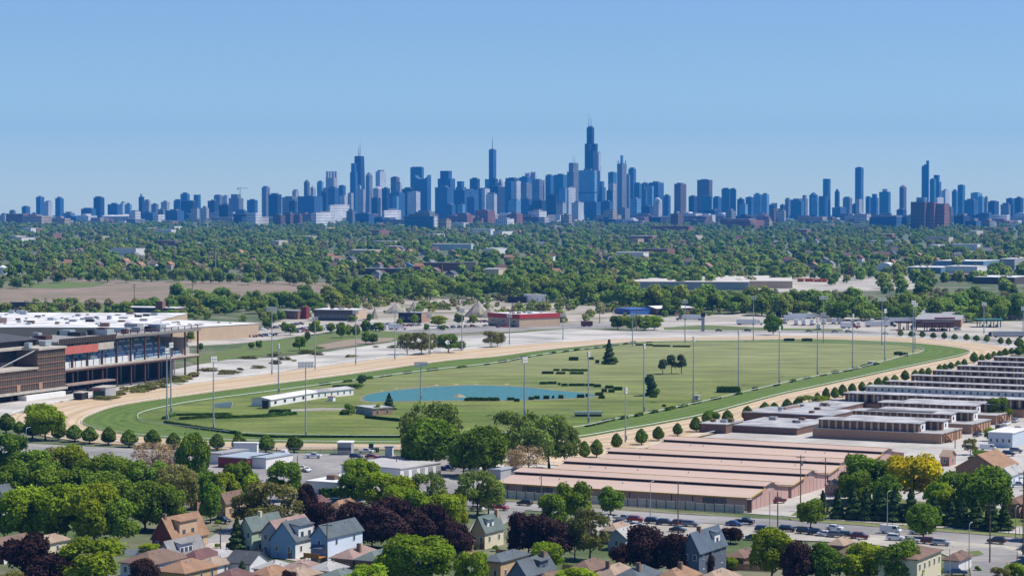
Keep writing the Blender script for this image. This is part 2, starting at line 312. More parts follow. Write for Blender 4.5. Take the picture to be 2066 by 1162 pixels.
# near side
sheet('front_lot', [(0, 884), (60, 895), (260, 905), (500, 913), (900, 920), (1000, 936), (1010, 985), (900, 1003), (690, 1012), (560, 985), (430, 955), (0, 940)], 0.10, M_ASPH)
sheet('barn_yard', [(1150, 942), (1300, 908), (1500, 864), (1700, 816), (1900, 757), (2000, 731), (2090, 716), (2420, 760), (2420, 1100), (2090, 1080), (2000, 1072), (1720, 1052), (1590, 1042), (1500, 1035), (1000, 1000), (1010, 930)], 0.10, mat('yard', (0.47, 0.44, 0.40), 0.9, 0.16, 0.15, col2=(0.36, 0.335, 0.30), scale2=0.04))
sheet('park_lawn', [(1595, 1040), (1640, 1010), (1760, 1003), (2066, 1030), (2066, 1062), (1900, 1062), (1700, 1048)], 0.14, M_GRASS)
sheet('main_road', [(690, 1003), (850, 1000), (1008, 1011), (1079, 1017), (1240, 1030), (1400, 1040), (1586, 1050), (1707, 1058), (1897, 1073), (2022, 1083), (2100, 1089), (2100, 1109), (2022, 1102), (1897, 1089), (1707, 1074), (1586, 1066), (1400, 1055), (1240, 1045), (1079, 1031), (850, 1013), (690, 1014)], 0.18, M_ROAD)
sheet('north_verge', [(1008, 1008), (1240, 1026), (1440, 1039), (1440, 1042), (1240, 1030), (1008, 1011)], 0.21, mat('dry_verge', (0.20, 0.19, 0.09), 0.95, 0.3, 0.4))
sheet('park_verge', [(1590, 1046), (1707, 1053), (1897, 1068), (2100, 1083), (2100, 1089), (1897, 1073), (1707, 1058), (1600, 1051)], 0.21, mat('verge2', (0.16, 0.18, 0.06), 0.95, 0.25, 0.4))
sheet('parking_strip', [(1185, 1042), (1240, 1046), (1400, 1056), (1586, 1067), (1707, 1075), (1897, 1090), (2100, 1109), (2100, 1170), (2000, 1160), (1900, 1118), (1750, 1098), (1560, 1088), (1400, 1085), (1200, 1072)], 0.22, M_LOT)
sheet('side_street', [(1950, 1108), (2020, 1104), (2080, 1125), (2066, 1170), (1960, 1170)], 0.26, M_ROAD)
sheet('yard_grass', [(1925, 1118), (1975, 1112), (1985, 1120), (1935, 1130)], 0.30, M_GRASS)
mb = MB()
for i in range(22):                          # lane dashes along the main road
    a, b = G(1010 + i * 50, 1019 + i * 3.62), G(1026 + i * 50, 1020.2 + i * 3.62)
    n_ = (b - a).normalized().cross(Vector((0, 0, 1))) * 0.09
    mb.poly([(*(a - n_)[:2], .24), (*(a + n_)[:2], .24), (*(b + n_)[:2], .24), (*(b - n_)[:2], .24)])
tag(mb.build('road_marking', mat('paint_yellow', (0.55, 0.42, 0.10), 0.7, 0.2, 1.0)), kind='structure')
mb = MB()
for i in range(16):                          # parking bays
    p = G(1190 + i * 30, 1044 + i * 1.9); q = p - V * 5.0
    mb.poly([(p.x - .07, p.y, .25), (p.x + .07, p.y, .25), (q.x + .07, q.y, .25), (q.x - .07, q.y, .25)])
tag(mb.build('bay_marking', mat('paint_white', (0.75, 0.74, 0.70), 0.7, 0.2, 1.0)), kind='structure')
mb = MB()
for a, b in (((1008, 1011), (1440, 1042)), ((1600, 1051), (2100, 1089))):
    p, q = G(*a), G(*b); n_ = (q - p).normalized().cross(Vector((0, 0, 1))) * 0.12
    mb.loft([[(*(e - n_)[:2], 0.2), (*(e + n_)[:2], 0.2), (*(e + n_)[:2], 0.34), (*(e - n_)[:2], 0.34)] for e in (p, q)])
tag(mb.build('kerb', M_LOT), kind='structure')
# ================================================================ tree prototypes
def leaf_mat(name, col, trans=0.3, hv=0.016, obj_var=0.2):
    m = bpy.data.materials.new(name); m.use_nodes = True; n = m.node_tree; L = n.links.new; n.nodes.clear(); N = n.nodes.new
    o = N('ShaderNodeOutputMaterial'); d = N('ShaderNodeBsdfDiffuse'); t = N('ShaderNodeBsdfTranslucent'); mx = N('ShaderNodeMixShader'); mx.inputs[0].default_value = trans
    at = N('ShaderNodeAttribute'); at.attribute_name = 'shade'; oi = N('ShaderNodeObjectInfo')
    r = N('ShaderNodeMapRange'); r.inputs[3].default_value = 0.45; r.inputs[4].default_value = 1.55; L(at.outputs['Fac'], r.inputs[0])
    r2 = N('ShaderNodeMapRange'); r2.inputs[3].default_value = 1 - obj_var; r2.inputs[4].default_value = 1 + obj_var; L(oi.outputs['Random'], r2.inputs[0])
    mu = N('ShaderNodeMath'); mu.operation = 'MULTIPLY'; L(r.outputs[0], mu.inputs[0]); L(r2.outputs[0], mu.inputs[1])
    sn = N('ShaderNodeMath'); sn.operation = 'MULTIPLY'; L(oi.outputs['Random'], sn.inputs[0]); sn.inputs[1].default_value = 57.3
    fr = N('ShaderNodeMath'); fr.operation = 'FRACT'; L(sn.outputs[0], fr.inputs[0])
    r3 = N('ShaderNodeMapRange'); r3.inputs[3].default_value = 0.5 - hv; r3.inputs[4].default_value = 0.5 + hv * 0.7; L(fr.outputs[0], r3.inputs[0])
    h = N('ShaderNodeHueSaturation'); h.inputs['Color'].default_value = (*[c_ * g_ for c_, g_ in zip(col, (2.45, 2.35, 1.7))], 1); L(mu.outputs[0], h.inputs['Value']); L(r3.outputs[0], h.inputs['Hue'])
    L(h.outputs[0], d.inputs[0]); L(h.outputs[0], t.inputs[0]); L(d.outputs[0], mx.inputs[1]); L(t.outputs[0], mx.inputs[2]); L(mx.outputs[0], o.inputs[0])
    return m
LM = {'oak': leaf_mat('leaf_oak', (0.066, 0.108, 0.017)), 'lime': leaf_mat('leaf_lime', (0.115, 0.160, 0.016), 0.4), 'purple': leaf_mat('leaf_purple', (0.027, 0.0155, 0.0195), 0.15, 0.008),
      'elm': leaf_mat('leaf_elm', (0.088, 0.092, 0.034)), 'locust': leaf_mat('leaf_locust', (0.090, 0.120, 0.034), 0.35), 'spruce': leaf_mat('leaf_spruce', (0.030, 0.050, 0.024), 0.1), 'pear': leaf_mat('leaf_pear', (0.054, 0.084, 0.016), 0.2, 0.015, .3),
      'yellow': leaf_mat('leaf_yellow', (0.24, 0.20, 0.012), 0.35), 'bare': leaf_mat('leaf_bare', (0.15, 0.118, 0.085), 0.2), 'pine': leaf_mat('leaf_pine', (0.030, 0.046, 0.028), 0.1), 'hedge': leaf_mat('leaf_hedge', (0.026, 0.050, 0.012), 0.1),
      'far': leaf_mat('leaf_far', (0.084, 0.130, 0.033), 0.35, 0.018, 0.24), 'far_olive': leaf_mat('leaf_far_olive', (0.110, 0.138, 0.037), 0.35, 0.018, 0.24), 'far_brown': leaf_mat('leaf_far_brown', (0.118, 0.114, 0.070), 0.25, 0.015, 0.25)}
BARK = mat('bark', (0.085, 0.065, 0.048), 0.95, 0.3, 1.5); BARKG = mat('bark_grey', (0.16, 0.14, 0.12), 0.95, 0.3, 1.5)
def quads_mesh(name, P, N_, S, shade, m, asp=1.0, rng=None):
    n = len(P); T = rng.normal(size=(n, 3)); T -= (T * N_).sum(1)[:, None] * N_; T /= np.linalg.norm(T, axis=1)[:, None] + 1e-9
    B = np.cross(N_, T); T = T * S[:, None]; B = B * (S * asp)[:, None]
    co = np.stack([P - T - B, P + T - B * .7, P + T * .8 + B, P - T * .7 + B * .9], 1).reshape(-1, 3)
    me = bpy.data.meshes.new(name); me.vertices.add(4 * n); me.vertices.foreach_set('co', co.ravel().astype(np.float32))
    me.loops.add(4 * n); me.loops.foreach_set('vertex_index', np.arange(4 * n, dtype=np.int32))
    me.polygons.add(n); me.polygons.foreach_set('loop_start', np.arange(0, 4 * n, 4, dtype=np.int32))
    a = me.attributes.new('shade', 'FLOAT', 'FACE'); a.data.foreach_set('value', shade.astype(np.float32))
    me.materials.append(m); me.update(calc_edges=True); return me
def crown(name, m, H, R_, base, n, size, seed, nl=9, flat=0.8, shape='round', up=0.35, spread=0.62, lob=0.46, jit=0.55, lift=0.0):
    """leaves on the skins of many overlapping lobes; local origin at the trunk's foot"""
    rng = np.random.default_rng(seed); cz = (H + base) / 2; hz = (H - base) / 2
    if shape in ('cone', 'drop'):
        z = rng.random(n * 2) ** (1.35 if shape == 'cone' else 1.0)
        if shape == 'cone': rad = R_ * (1 - z) ** 0.9 * (0.80 + 0.2 * np.sin(z * 34 + rng.normal(size=n * 2) * .35)) + 0.12
        else: rad = R_ * np.sin(np.pi * np.clip(z, 0, 1) ** 0.72) ** 0.62 * (1 - 0.12 * z)
        th = rng.random(n * 2) * 2 * np.pi; rr = rad * (1 - 0.45 * rng.random(n * 2) ** 2) * (1 + 0.09 * np.sin(th * 3 + z * 9 + seed) + 0.06 * np.sin(th * 7 - z * 13))
        P = np.stack([rr * np.cos(th), rr * np.sin(th), base + z * (H - base)], 1)
        D = np.stack([np.cos(th), np.sin(th), np.full(n * 2, 0.35)], 1); P, D = P[:n], D[:n]
        sh = 0.5 + 0.2 * np.sin(th[:n] * 4 + z[:n] * 20)
    else:
        C = []; 
        for i in range(nl):
            d = rng.normal(size=3); d /= np.linalg.norm(d); d[2] = (d[2] * .9 if abs(d[2]) > .2 or i % 2 else -.55) if i else 0.72
            C.append(np.array([d[0] * R_ * spread, d[1] * R_ * spread, cz + d[2] * hz * 0.72]))
        C = np.array(C); LR = lob * R_ * rng.uniform(0.75, 1.25, nl); LR[0] *= 1.15
        lz = LR * flat * min(1.3, hz / R_ + .25)
        w_ = LR ** 2 / (LR ** 2).sum(); k = rng.choice(nl, n * 3, p=w_)
        D = rng.normal(size=(n * 3, 3)); D /= np.linalg.norm(D, axis=1)[:, None]; D[:, 2] = np.where(D[:, 2] < -0.6, -D[:, 2] * up, D[:, 2]); D /= np.linalg.norm(D, axis=1)[:, None]
        rf = 1.08 - 0.42 * rng.random(n * 3) ** 1.6
        bump = 1 + 0.16 * np.sin(D[:, 0] * 7 + k * 2) * np.sin(D[:, 1] * 6 + k) + 0.10 * np.sin(D[:, 2] * 13 + D[:, 0] * 9 + k * 5)
        P = C[k] + D * (LR[k] * rf * bump)[:, None] * np.array([1, 1, 1]); P[:, 2] = C[k][:, 2] + D[:, 2] * lz[k] * rf * bump
        keep = np.ones(n * 3, bool)
        for i in range(nl):
            q = (P - C[i]) / np.array([LR[i], LR[i], lz[i]]); keep &= (np.linalg.norm(q, axis=1) > 0.72) | (k == i)
        keep &= P[:, 2] > base * 0.75
        P, D, k = P[keep][:n], D[keep][:n], k[keep][:n]
        sh = 0.5 + 0.16 * np.sin(k * 2.4 + seed) + 0.10 * np.sin(P[:, 0] * 1.3 + seed) * np.sin(P[:, 1] * 1.1) 
    n2 = len(P); sh = np.clip(sh + rng.normal(size=n2) * 0.12, 0, 1)
    N_ = D + rng.normal(size=(n2, 3)) * jit; N_[:, 2] += lift; N_ /= np.linalg.norm(N_, axis=1)[:, None]
    return quads_mesh(name, P, N_, size * rng.uniform(0.6, 1.35, n2), sh, m, 0.8, rng)
def trunk(name, H, base, R_, r, m, seed, limbs=7, top=0.75):
    rg = random.Random(seed); b = MB(); zt = base + (H - base) * top
    pts = [Vector((0, 0, 0)), Vector((rg.uniform(-.2, .2), rg.uniform(-.2, .2), base)), Vector((rg.uniform(-.5, .5), rg.uniform(-.5, .5), zt))]
    b.cyl(pts[0], pts[1], r * 1.15, r * .8, 7); b.cyl(pts[1], pts[2], r * .8, r * .2, 6)
    for i in range(limbs):
        t = rg.uniform(0.0, .6); s = pts[1].lerp(pts[2], t); a = rg.uniform(0, 2 * pi); l = R_ * rg.uniform(.55, .95) * (1 - t * .5)
        e = s + Vector((cos(a) * l, sin(a) * l, (H - base) * rg.uniform(.15, .4))); mid = s.lerp(e, .5) + Vector((0, 0, -.06 * l))
        b.cyl(s, mid, r * .42, r * .28, 5); b.cyl(mid, e, r * .28, r * .08, 5)
    return b.mesh(name, m)
# kind: (height, crown radius, crown base, leaves, leaf size, options, bark)
SPEC = {'oak': (14, 6.2, 1.3, 9500, 0.27, dict(nl=22, lob=.33, spread=.70), BARK, 4), 'lime': (14, 6.4, 1.2, 9000, 0.28, dict(nl=24, lob=.32, spread=.72), BARK, 4), 'purple': (13, 6.4, 0.9, 9500, 0.27, dict(nl=20, lob=.38, spread=.62), BARK, 3),
        'elm': (13, 6.2, 1.6, 5000, 0.24, dict(nl=24, lob=.28, spread=.78), BARKG, 3), 'locust': (14, 6.4, 1.8, 5200, 0.25, dict(nl=24, lob=.28, spread=.78), BARK, 3), 'spruce': (13, 3.4, 0.8, 4200, 0.30, dict(shape='cone'), BARK, 2),
        'pear': (7, 2.2, 1.1, 2600, 0.20, dict(shape='drop'), BARK, 3), 'yellow': (14, 6.4, 1.6, 9000, 0.27, dict(nl=22, lob=.33, spread=.7), BARK, 1), 'bare': (13, 6, 2, 2600, 0.18, dict(nl=22, lob=.3, spread=.8), BARKG, 2),
        'pine': (10, 3.4, 2.6, 1700, 0.28, dict(nl=8, lob=.45, spread=.55), BARK, 2), 'bush': (3, 2.2, 0.2, 1200, 0.2, dict(nl=6), BARK, 2)}
PROTO = {}
for k_, (H, Rr, b_, n_, s_, op, bk, nv) in SPEC.items():
    PROTO[k_] = []
    for j in range(nv):
        PROTO[k_].append((crown('crown', LM.get(k_, LM['oak']), H, Rr, b_, n_, s_, 12 * j + len(k_) * 7, **op),
                          trunk('trunk', H, b_, Rr, H * .022 + .05, bk, j + 3, 16 if k_ == 'bare' else (9 if k_ in ('elm', 'locust') else (0 if k_ in ('spruce', 'pear') else 6)), .9 if k_ in ('spruce',) else .75), H, Rr))
NAME = {'oak': 'broadleaf_tree', 'lime': 'broadleaf_tree', 'purple': 'purple_maple', 'elm': 'elm_tree', 'locust': 'locust_tree', 'spruce': 'spruce_tree', 'pear': 'pear_tree', 'yellow': 'yellow_tree', 'bare': 'budding_tree', 'pine': 'pine_tree', 'bush': 'bush',
        'belt': 'belt_tree', 'belt_olive': 'belt_tree', 'belt_brown': 'belt_tree'}
for k_, m_ in (('belt', 'far'), ('belt_olive', 'far_olive'), ('belt_brown', 'far_brown')):
    PROTO[k_] = [(crown('crown', LM[m_], 13, 5.5 + .5 * j, 0.5 + j * .2, 1900 if k_ != 'belt_brown' else 1100, 0.50, 90 + j, nl=14, lob=.40, spread=.7, jit=.4, lift=.35), trunk('trunk', 13, 1.6, 5.5, .3, BARK, j, 4), 13, 5.8) for j in range(4 if k_ == 'belt' else 2)]
rt = random.Random(21)
def tree(kind, loc, h, wdt, label, group=None, cat='tree'):
    cr, tr, H, Rr = rt.choice(PROTO[kind])
    t = thing(NAME[kind], loc, rt.uniform(0, 6.28), label, cat, group)
    k_ = rt.uniform(.9, 1.1); t.scale = (wdt * k_ / (2 * Rr), wdt * rt.uniform(.88, 1.12) / (2 * Rr), h * rt.uniform(.94, 1.05) / H)
    obj('crown', cr, t); obj('trunk', tr, t); return t
def tree_px(kind, px, ytop, ybase, wpx, label, group=None, cat='tree'):
    g = G(px, ybase); h = ZA(ytop, g.y) - g.z; return tree(kind, g, max(h, .8), wpx * g.y / FP, label, group, cat)
# ================================================================ far city
FM = {'dk': facade('face_dark', (0.022, 0.040, 0.075), (0.012, 0.028, 0.06), cell=(9, 12)), 'bl': facade('face_blue', (0.055, 0.125, 0.24), (0.03, 0.085, 0.19), cell=(11, 13), gap=(0.3, 0.3)), 'tl': facade('face_teal', (0.055, 0.175, 0.25), (0.035, 0.12, 0.20), cell=(11, 13), gap=(0.3, 0.3)),  # dark and blue faces also carry reflected sky and haze in their colour
      'lb': facade('face_pale_blue', (0.19, 0.36, 0.50), (0.13, 0.28, 0.42), cell=(11, 13), gap=(0.3, 0.3)), 'cr': facade('face_cream', (0.50, 0.46, 0.42), (0.12, 0.13, 0.16), cell=(7.5, 9.5), gap=(.5, .55)), 'wh': facade('face_white', (0.66, 0.65, 0.64), (0.18, 0.20, 0.24), cell=(7.5, 9.5), gap=(.5, .55)),
      'gy': facade('face_grey', (0.22, 0.22, 0.23), (0.06, 0.07, 0.09), cell=(7.5, 9.5), gap=(.5, .55)), 'br': facade('face_brown', (0.16, 0.10, 0.085), (0.04, 0.045, 0.06), cell=(7.5, 9.5), gap=(.5, .55)), 'rd': facade('face_red_brick', (0.27, 0.115, 0.085), (0.07, 0.06, 0.06), cell=(7.5, 9.5), gap=(.5, .55)),
      'tn': facade('face_tan', (0.42, 0.33, 0.24), (0.10, 0.09, 0.09), cell=(7.5, 9.5), gap=(.5, .55))}
ROOFM = mat('roof_membrane', (0.30, 0.30, 0.30), 0.9, 0.15, 0.1); ROOFW = mat('roof_white', (0.70, 0.69, 0.67), 0.8, 0.16, 0.12, col2=(0.48, 0.465, 0.45), mix2=.4, scale2=0.04); STEEL = mat('mast_steel', (0.45, 0.46, 0.48), 0.5, 0.1, 0.5)
ZR = {1: (0, 380, 3.973), 2: (500, 280, 3.973), 3: (900, 220, 3.973), 4: (1300, 300, 4.919), 5: (1646, 300, 4.919)}
CW = {'dk': 'dark', 'bl': 'blue glass', 'tl': 'teal glass', 'lb': 'pale blue glass', 'cr': 'cream', 'wh': 'white', 'gy': 'grey', 'br': 'brown', 'rd': 'red brick', 'tn': 'tan'}
SKY = []      # (centre px, object, descriptor, landmark phrase or None)
rk = random.Random(3)
def tower(reg, xl, xr, yt, m='bl', D=11800, xs=None, feat=None, land=None, desc=None, name='office_tower', cat='tower', kind2=None):
    ox, oy, k = ZR[reg]; xs = xl + (xr - xl) * rk.uniform(.58, .74) if xs is None else xs
    pl, ps, pr, pt = ox + xl / k, ox + xs / k, ox + xr / k, oy + yt / k
    D = D + rk.uniform(-120, 120); z0 = zg(D); c = Vector((XA(ps, D), D, z0)); h = ZA(pt, D) - z0
    a = max(6, abs(run(c, -U, pl))); b = max(6, min(140, abs(run(c, V, pr))))
    mb = MB(); parts = []
    if feat == 'round':
        r = (a + b) / 3.2; mb.loft([[(-a / 2 + r * cos(2 * pi * i / 20), b / 2 + r * sin(2 * pi * i / 20), z) for i in range(20)] for z in (0, h)])
    elif feat == 'taper':
        mb.loft([[(-a / 2 + sx * a / 2 * s, b / 2 + sy * b / 2 * s, z) for sx, sy in ((-1, -1), (1, -1), (1, 1), (-1, 1))] for s, z in ((1.42, 0), (1.04, h))])
    elif feat == 'step':
        mb.box(-a, 0, 0, b, 0, h * .84); parts.append(('upper_tower', [(-a * .85, -a * .2, b * .12, b * .88, h * .84, h)]))
    elif feat == 'chamfer':
        mb.box(-a, 0, 0, b, 0, h * .93); mb.loft([[(-a / 2 + sx * a / 2 * s, b / 2 + sy * b / 2 * s, z) for sx, sy in ((-1, -1), (1, -1), (1, 1), (-1, 1))] for s, z in ((.98, h * .93), (.55, h * .975), (.3, h))])
    elif feat == 'dome':
        mb.box(-a, 0, 0, b, 0, h * .9); mb.loft([[(-a / 2 + a * .5 * s * cos(2 * pi * i / 14), b / 2 + b * .5 * s * sin(2 * pi * i / 14), z) for i in range(14)] for s, z in ((.96, h * .9), (.8, h * .95), (.45, h * .99), (.15, h))])
    elif feat == 'slope':
        mb.prism([(0, 0), (b, 0), (b, h), (0, h * .86)], -a, 0)
    elif feat == 'turrets':
        mb.box(-a, 0, 0, b, 0, h * .86)
        for tx in (-.97, -.27):
            for ty in (.02, .7): parts.append(('turret', [(a * tx, a * (tx + .24), b * ty, b * (ty + .27), h * .86, h)]))
    elif feat == 'teeth':
        mb.box(-a, 0, 0, b, 0, h * .93)
        for tx in (-.95, -.62, -.29): parts.append(('roof_block', [(a * tx, a * (tx + .22), b * .3, b * .8, h * .93, h)]))
    else: mb.box(-a, 0, 0, b, 0, h)
    o = mb.build(name, FM[m], None, c, GA)
    if feat is None and h > 25:
        hh = rk.uniform(3, 8); x0 = rk.uniform(.1, .3); parts.append(('roof_plant', [(-a * (1 - x0), -a * x0, b * .25, b * .75, h, h + hh)]))
    for nm, bl in parts:
        q = MB()
        for bx in bl: q.box(*bx)
        q.build(nm, FM['cr' if nm == 'turret' else ('gy' if nm == 'roof_plant' else m)], o)
    if feat == 'cap': MB().box(-a * .7, -a * .2, b * .2, b * .8, h, h + 14).build('roof_plant', FM['wh'], o)
    sz = ('very tall' if h > 240 else 'tall' if h > 150 else 'mid-height' if h > 85 else 'low') + (' slim' if a < 32 else ' broad' if a > 60 else '')
    shp = {'round': 'round tower', 'taper': 'tapering tower', 'step': 'stepped tower', 'chamfer': 'tower with a pointed top', 'dome': 'dome-topped tower', 'slope': 'slope-roofed block', 'turrets': 'four-turreted tower', 'teeth': 'notched block', 'cap': 'capped tower'}.get(feat, 'tower' if h > 1.3 * a else 'block')
    SKY.append(((pl + pr) / 2, o, desc or f'{sz} {CW[m]} {shp}', land, cat)); return o, a, b, h
# --- left cluster
for r in [(0, 62, 212, 'cr', 9300, 38), (75, 128, 180, 'gy', 10500), (174, 243, 148, 'bl', 11300, 210), (289, 356, 70, 'bl', 12600, 322), (352, 421, 110, 'wh', 12500, 388), (443, 512, 80, 'bl', 12400, 482),
          (750, 838, 75, 'dk', 12000, 805), (650, 770, 165, 'bl', 10800), (863, 972, 128, 'bl', 11500), (965, 1010, 118, 'wh', 12000, 985), (1000, 1058, 130, 'lb', 11900), (1035, 1127, 185, 'wh', 9000, 1085), (1152, 1208, 100, 'cr', 12200), (1212, 1272, 128, 'gy', 12000), (1290, 1360, 110, 'cr', 12300),
          (1392, 1462, 98, 'bl', 11900), (1447, 1522, 45, 'tl', 12300), (1548, 1615, 52, 'tl', 12300, None, 'round'), (1450, 1585, 105, 'dk', 11200), (1265, 1325, 170, 'gy', 9100), (1325, 1475, 178, 'bl', 9500), (1530, 1600, 165, 'cr', 9900), (1608, 1676, 158, 'cr', 9900),
          (1715, 1785, 58, 'gy', 11900), (1783, 1837, 62, 'wh', 12000), (1835, 1952, 48, 'gy', 11600, None, 'step'), (1665, 1760, 100, 'dk', 11000), (1755, 1855, 135, 'dk', 9300), (1885, 1992, 180, 'bl', 9500), (1980, 2066, 95, 'bl', 11800), (1112, 1158, 68, 'dk', 12200, 1140, 'cap'),
          (505, 600, 198, 'gy', 10500), (250, 300, 205, 'gy', 11000)]:
    tower(1, r[0], r[1], r[2], r[3], r[4], r[5] if len(r) > 5 else None, r[6] if len(r) > 6 else None)
# --- north centre
for r in [(112, 178, 390, 'gy', 12000, 148), (165, 272, 448, 'dk', 10800), (357, 410, 418, 'cr', 12000, 385), (450, 497, 330, 'br', 12600, 478, 'chamfer'), (502, 546, 375, 'cr', 12700, 525, 'chamfer'), (555, 608, 345, 'lb', 12600), (590, 650, 392, 'dk', 11300, None, 'slope'), (645, 728, 395, 'bl', 11200), (728, 786, 376, 'bl', 12300),
          (880, 912, 370, 'cr', 11600, None, 'chamfer'), (1003, 1075, 382, 'cr', 11600, None, 'chamfer'), (1075, 1140, 398, 'dk', 11400), (1145, 1217, 310, 'br', 12500, 1190), (1185, 1235, 360, 'cr', 12200), (1235, 1335, 402, 'dk', 11200), (1280, 1383, 425, 'wh', 10700, 1350), (1135, 1260, 435, 'bl', 11000),
          (735, 800, 458, 'wh', 10900), (800, 848, 437, 'cr', 11000), (900, 942, 410, 'cr', 11200), (990, 1065, 475, 'dk', 10400), (1500, 1650, 390, 'bl', 11000, 1600), (1665, 1750, 342, 'bl', 12300, None, 'step'), (1780, 1860, 322, 'dk', 12200), (1640, 1850, 410, 'bl', 11500), (1875, 1940, 402, 'wh', 10800, 1900),
          (1908, 1998, 445, 'wh', 10400, 1975), (1950, 2005, 322, 'dk', 12000), (1755, 1840, 470, 'bl', 10600), (1590, 1665, 515, 'bl', 10000, None, 'dome'), (1680, 1742, 528, 'lb', 9900), (1160, 1210, 465, 'lb', 10600), (275, 400, 470, 'gy', 10600), (400, 600, 462, 'bl', 10200), (330, 395, 500, 'dk', 9900),
          (1025, 1110, 262, 'wh', 12700, 1060)]:
    tower(2, r[0], r[1], r[2], r[3], r[4], r[5] if len(r) > 5 else None, r[6] if len(r) > 6 else None)
tower(2, 625, 720, 262, 'cr', 12500, 690, 'turrets', 'four-turreted tower', 'pale tower with four turrets on its roof')
tower(2, 945, 1000, 270, 'gy', 12300, 975, 'chamfer')
tower(2, 820, 882, 198, 'bl', 12000, 862, 'step', None, 'blue glass tower touching the tapered twin-mast tower')
tower(2, 1522, 1662, 258, 'bl', 11300, 1625, 'step', None, 'broad blue stepped glass tower right of the curved-notch block')
# tapered dark tower with two masts
o, a, b, h = tower(2, 858, 932, 140, 'dk', 12600, 905, 'taper', 'twin-mast tower', 'black tapering tower carrying two tall white masts')
for fx, yt in ((-.62, 62), (-.36, 30)):
    MB().cyl((a * fx, b / 2, h), (a * fx, b / 2, h + (140 - yt) / 3.973 / FP * 12600), 2.6, 0.7, 6).build('antenna', STEEL, o)
# broad block with a curved notch in its top
o, a, b, h = tower(2, 1303, 1412, 230, 'tl', 11500, 1395)
n_ = 14; D = 11200; ox, oy, k = ZR[2]; c = Vector((XA(ox + 1440 / k, D), D, zg(D))); hh = ZA(oy + 290 / k, D) - c.z; aw = abs(run(c, -U, ox + 1340 / k))
mb = MB(); prof = [(-aw, 0), (0, 0), (0, hh)] + [(-aw / 2 + aw / 2 * cos(pi * i / n_), hh - aw * .30 * sin(pi * i / n_)) for i in range(1, n_)] + [(-aw, hh)]
m0 = len(mb.v); kk = len(prof); mb.v += [(x, 0, z) for x, z in prof] + [(x, 34, z) for x, z in prof]
for i in range(kk):
    j = (i + 1) % kk; mb.f.append((m0 + i, m0 + j, m0 + kk + j, m0 + kk + i)); mb.m.append(0)
mb.f.append(tuple(range(m0, m0 + kk))); mb.m.append(0); mb.f.append(tuple(range(m0 + 2 * kk - 1, m0 + kk - 1, -1))); mb.m.append(0)
o = mb.build('office_tower', FM['bl'], None, c, GA); SKY.append((500 + 1395 / k, o, 'blue glass block with a curved notch in its roofline', 'curved-notch block', 'tower'))
# silver tower with a spire on a lower wing
o, a, b, h = tower(2, 1932, 1992, 88, 'bl', 12300, 1968, None, 'spired silver tower', 'slim blue glass tower with a thin spire on top')
MB().cyl((-a / 2, b / 2, h), (-a / 2, b / 2, h + 66), 3, .6, 6).build('spire', STEEL, o)
MB().box(-a * 1.95, -a * .05, b * .1, b * .95, 0, h * .57).build('lower_wing', FM['lb'], o)
# --- loop
for r in [(190, 270, 560, 'dk', 12300), (362, 415, 560, 'dk', 12000), (415, 460, 558, 'cr', 12300, None, 'dome'), (475, 590, 555, 'dk', 12200), (470, 545, 585, 'bl', 11500), (545, 600, 580, 'wh', 11400, 565), (585, 690, 548, 'bl', 12300), (690, 790, 570, 'gy', 11900, 748), (598, 688, 600, 'gy', 11300, 645),
          (795, 864, 535, 'bl', 11900), (862, 978, 528, 'tl', 11800, 940), (805, 887, 690, 'dk', 9900, 880), (905, 976, 640, 'lb', 10900), (975, 1038, 632, 'wh', 10600, 978), (1005, 1103, 750, 'wh', 10000, 1060), (885, 960, 755, 'cr', 9900), (1208, 1280, 580, 'bl', 11900, None, 'step'), (1298, 1368, 508, 'tl', 12300),
          (1300, 1364, 600, 'cr', 12000), (1440, 1475, 530, 'gy', 12000), (1460, 1522, 480, 'bl', 12500, 1500), (1505, 1567, 600, 'tl', 11700), (1622, 1664, 620, 'lb', 11200), (1567, 1625, 596, 'dk', 11900), (1625, 1745, 590, 'bl', 11700, 1700), (1828, 1925, 600, 'br', 10500, 1880), (1943, 2012, 700, 'dk', 11000),
          (1660, 1730, 710, 'wh', 11000, None, 'dome'), (1740, 1800, 695, 'bl', 10900), (1285, 1330, 655, 'dk', 11600), (1110, 1240, 745, 'bl', 10500), (1235, 1340, 742, 'bl', 10500), (1380, 1470, 795, 'gy', 9900), (1475, 1562, 720, 'lb', 10900), (1222, 1243, 352, 'wh', 12900, 1224), (260, 345, 640, 'bl', 10900), (345, 470, 625, 'dk', 10900),
          (500, 600, 735, 'lb', 10400), (595, 690, 725, 'bl', 10500), (690, 800, 735, 'dk', 10400), (1565, 1660, 780, 'dk', 10300), (1660, 1720, 760, 'cr', 9800), (55, 190, 650, 'bl', 11200)]:
    tower(3, r[0], r[1], r[2], r[3], r[4], r[5] if len(r) > 5 else None, r[6] if len(r) > 6 else None)
tower(3, 627, 683, 512, 'wh', 12700, 668, 'teeth'); tower(3, 672, 725, 505, 'cr', 12500, 712, 'teeth')
o, a, b, h = tower(3, 968, 1078, 432, 'gy', 11700, 1022, 'step', None, 'grey twin-crowned tower left of the black stepped tower')
for fx in (.35, .62): MB().cyl((-a * fx, b / 2, h), (-a * fx, b / 2, h + 36), 1.2, .4, 5).build('antenna', STEEL, o)
o, a, b, h = tower(3, 1062, 1210, 492, 'lb', 10700, 1190, None, 'arched pale glass tower', 'pale blue glass tower on a dark banded base before the black tower')
MB().box(-a - .4, .4, -.6, b + .6, h * .545, h * .565).build('dark_band', FM['dk'], o)
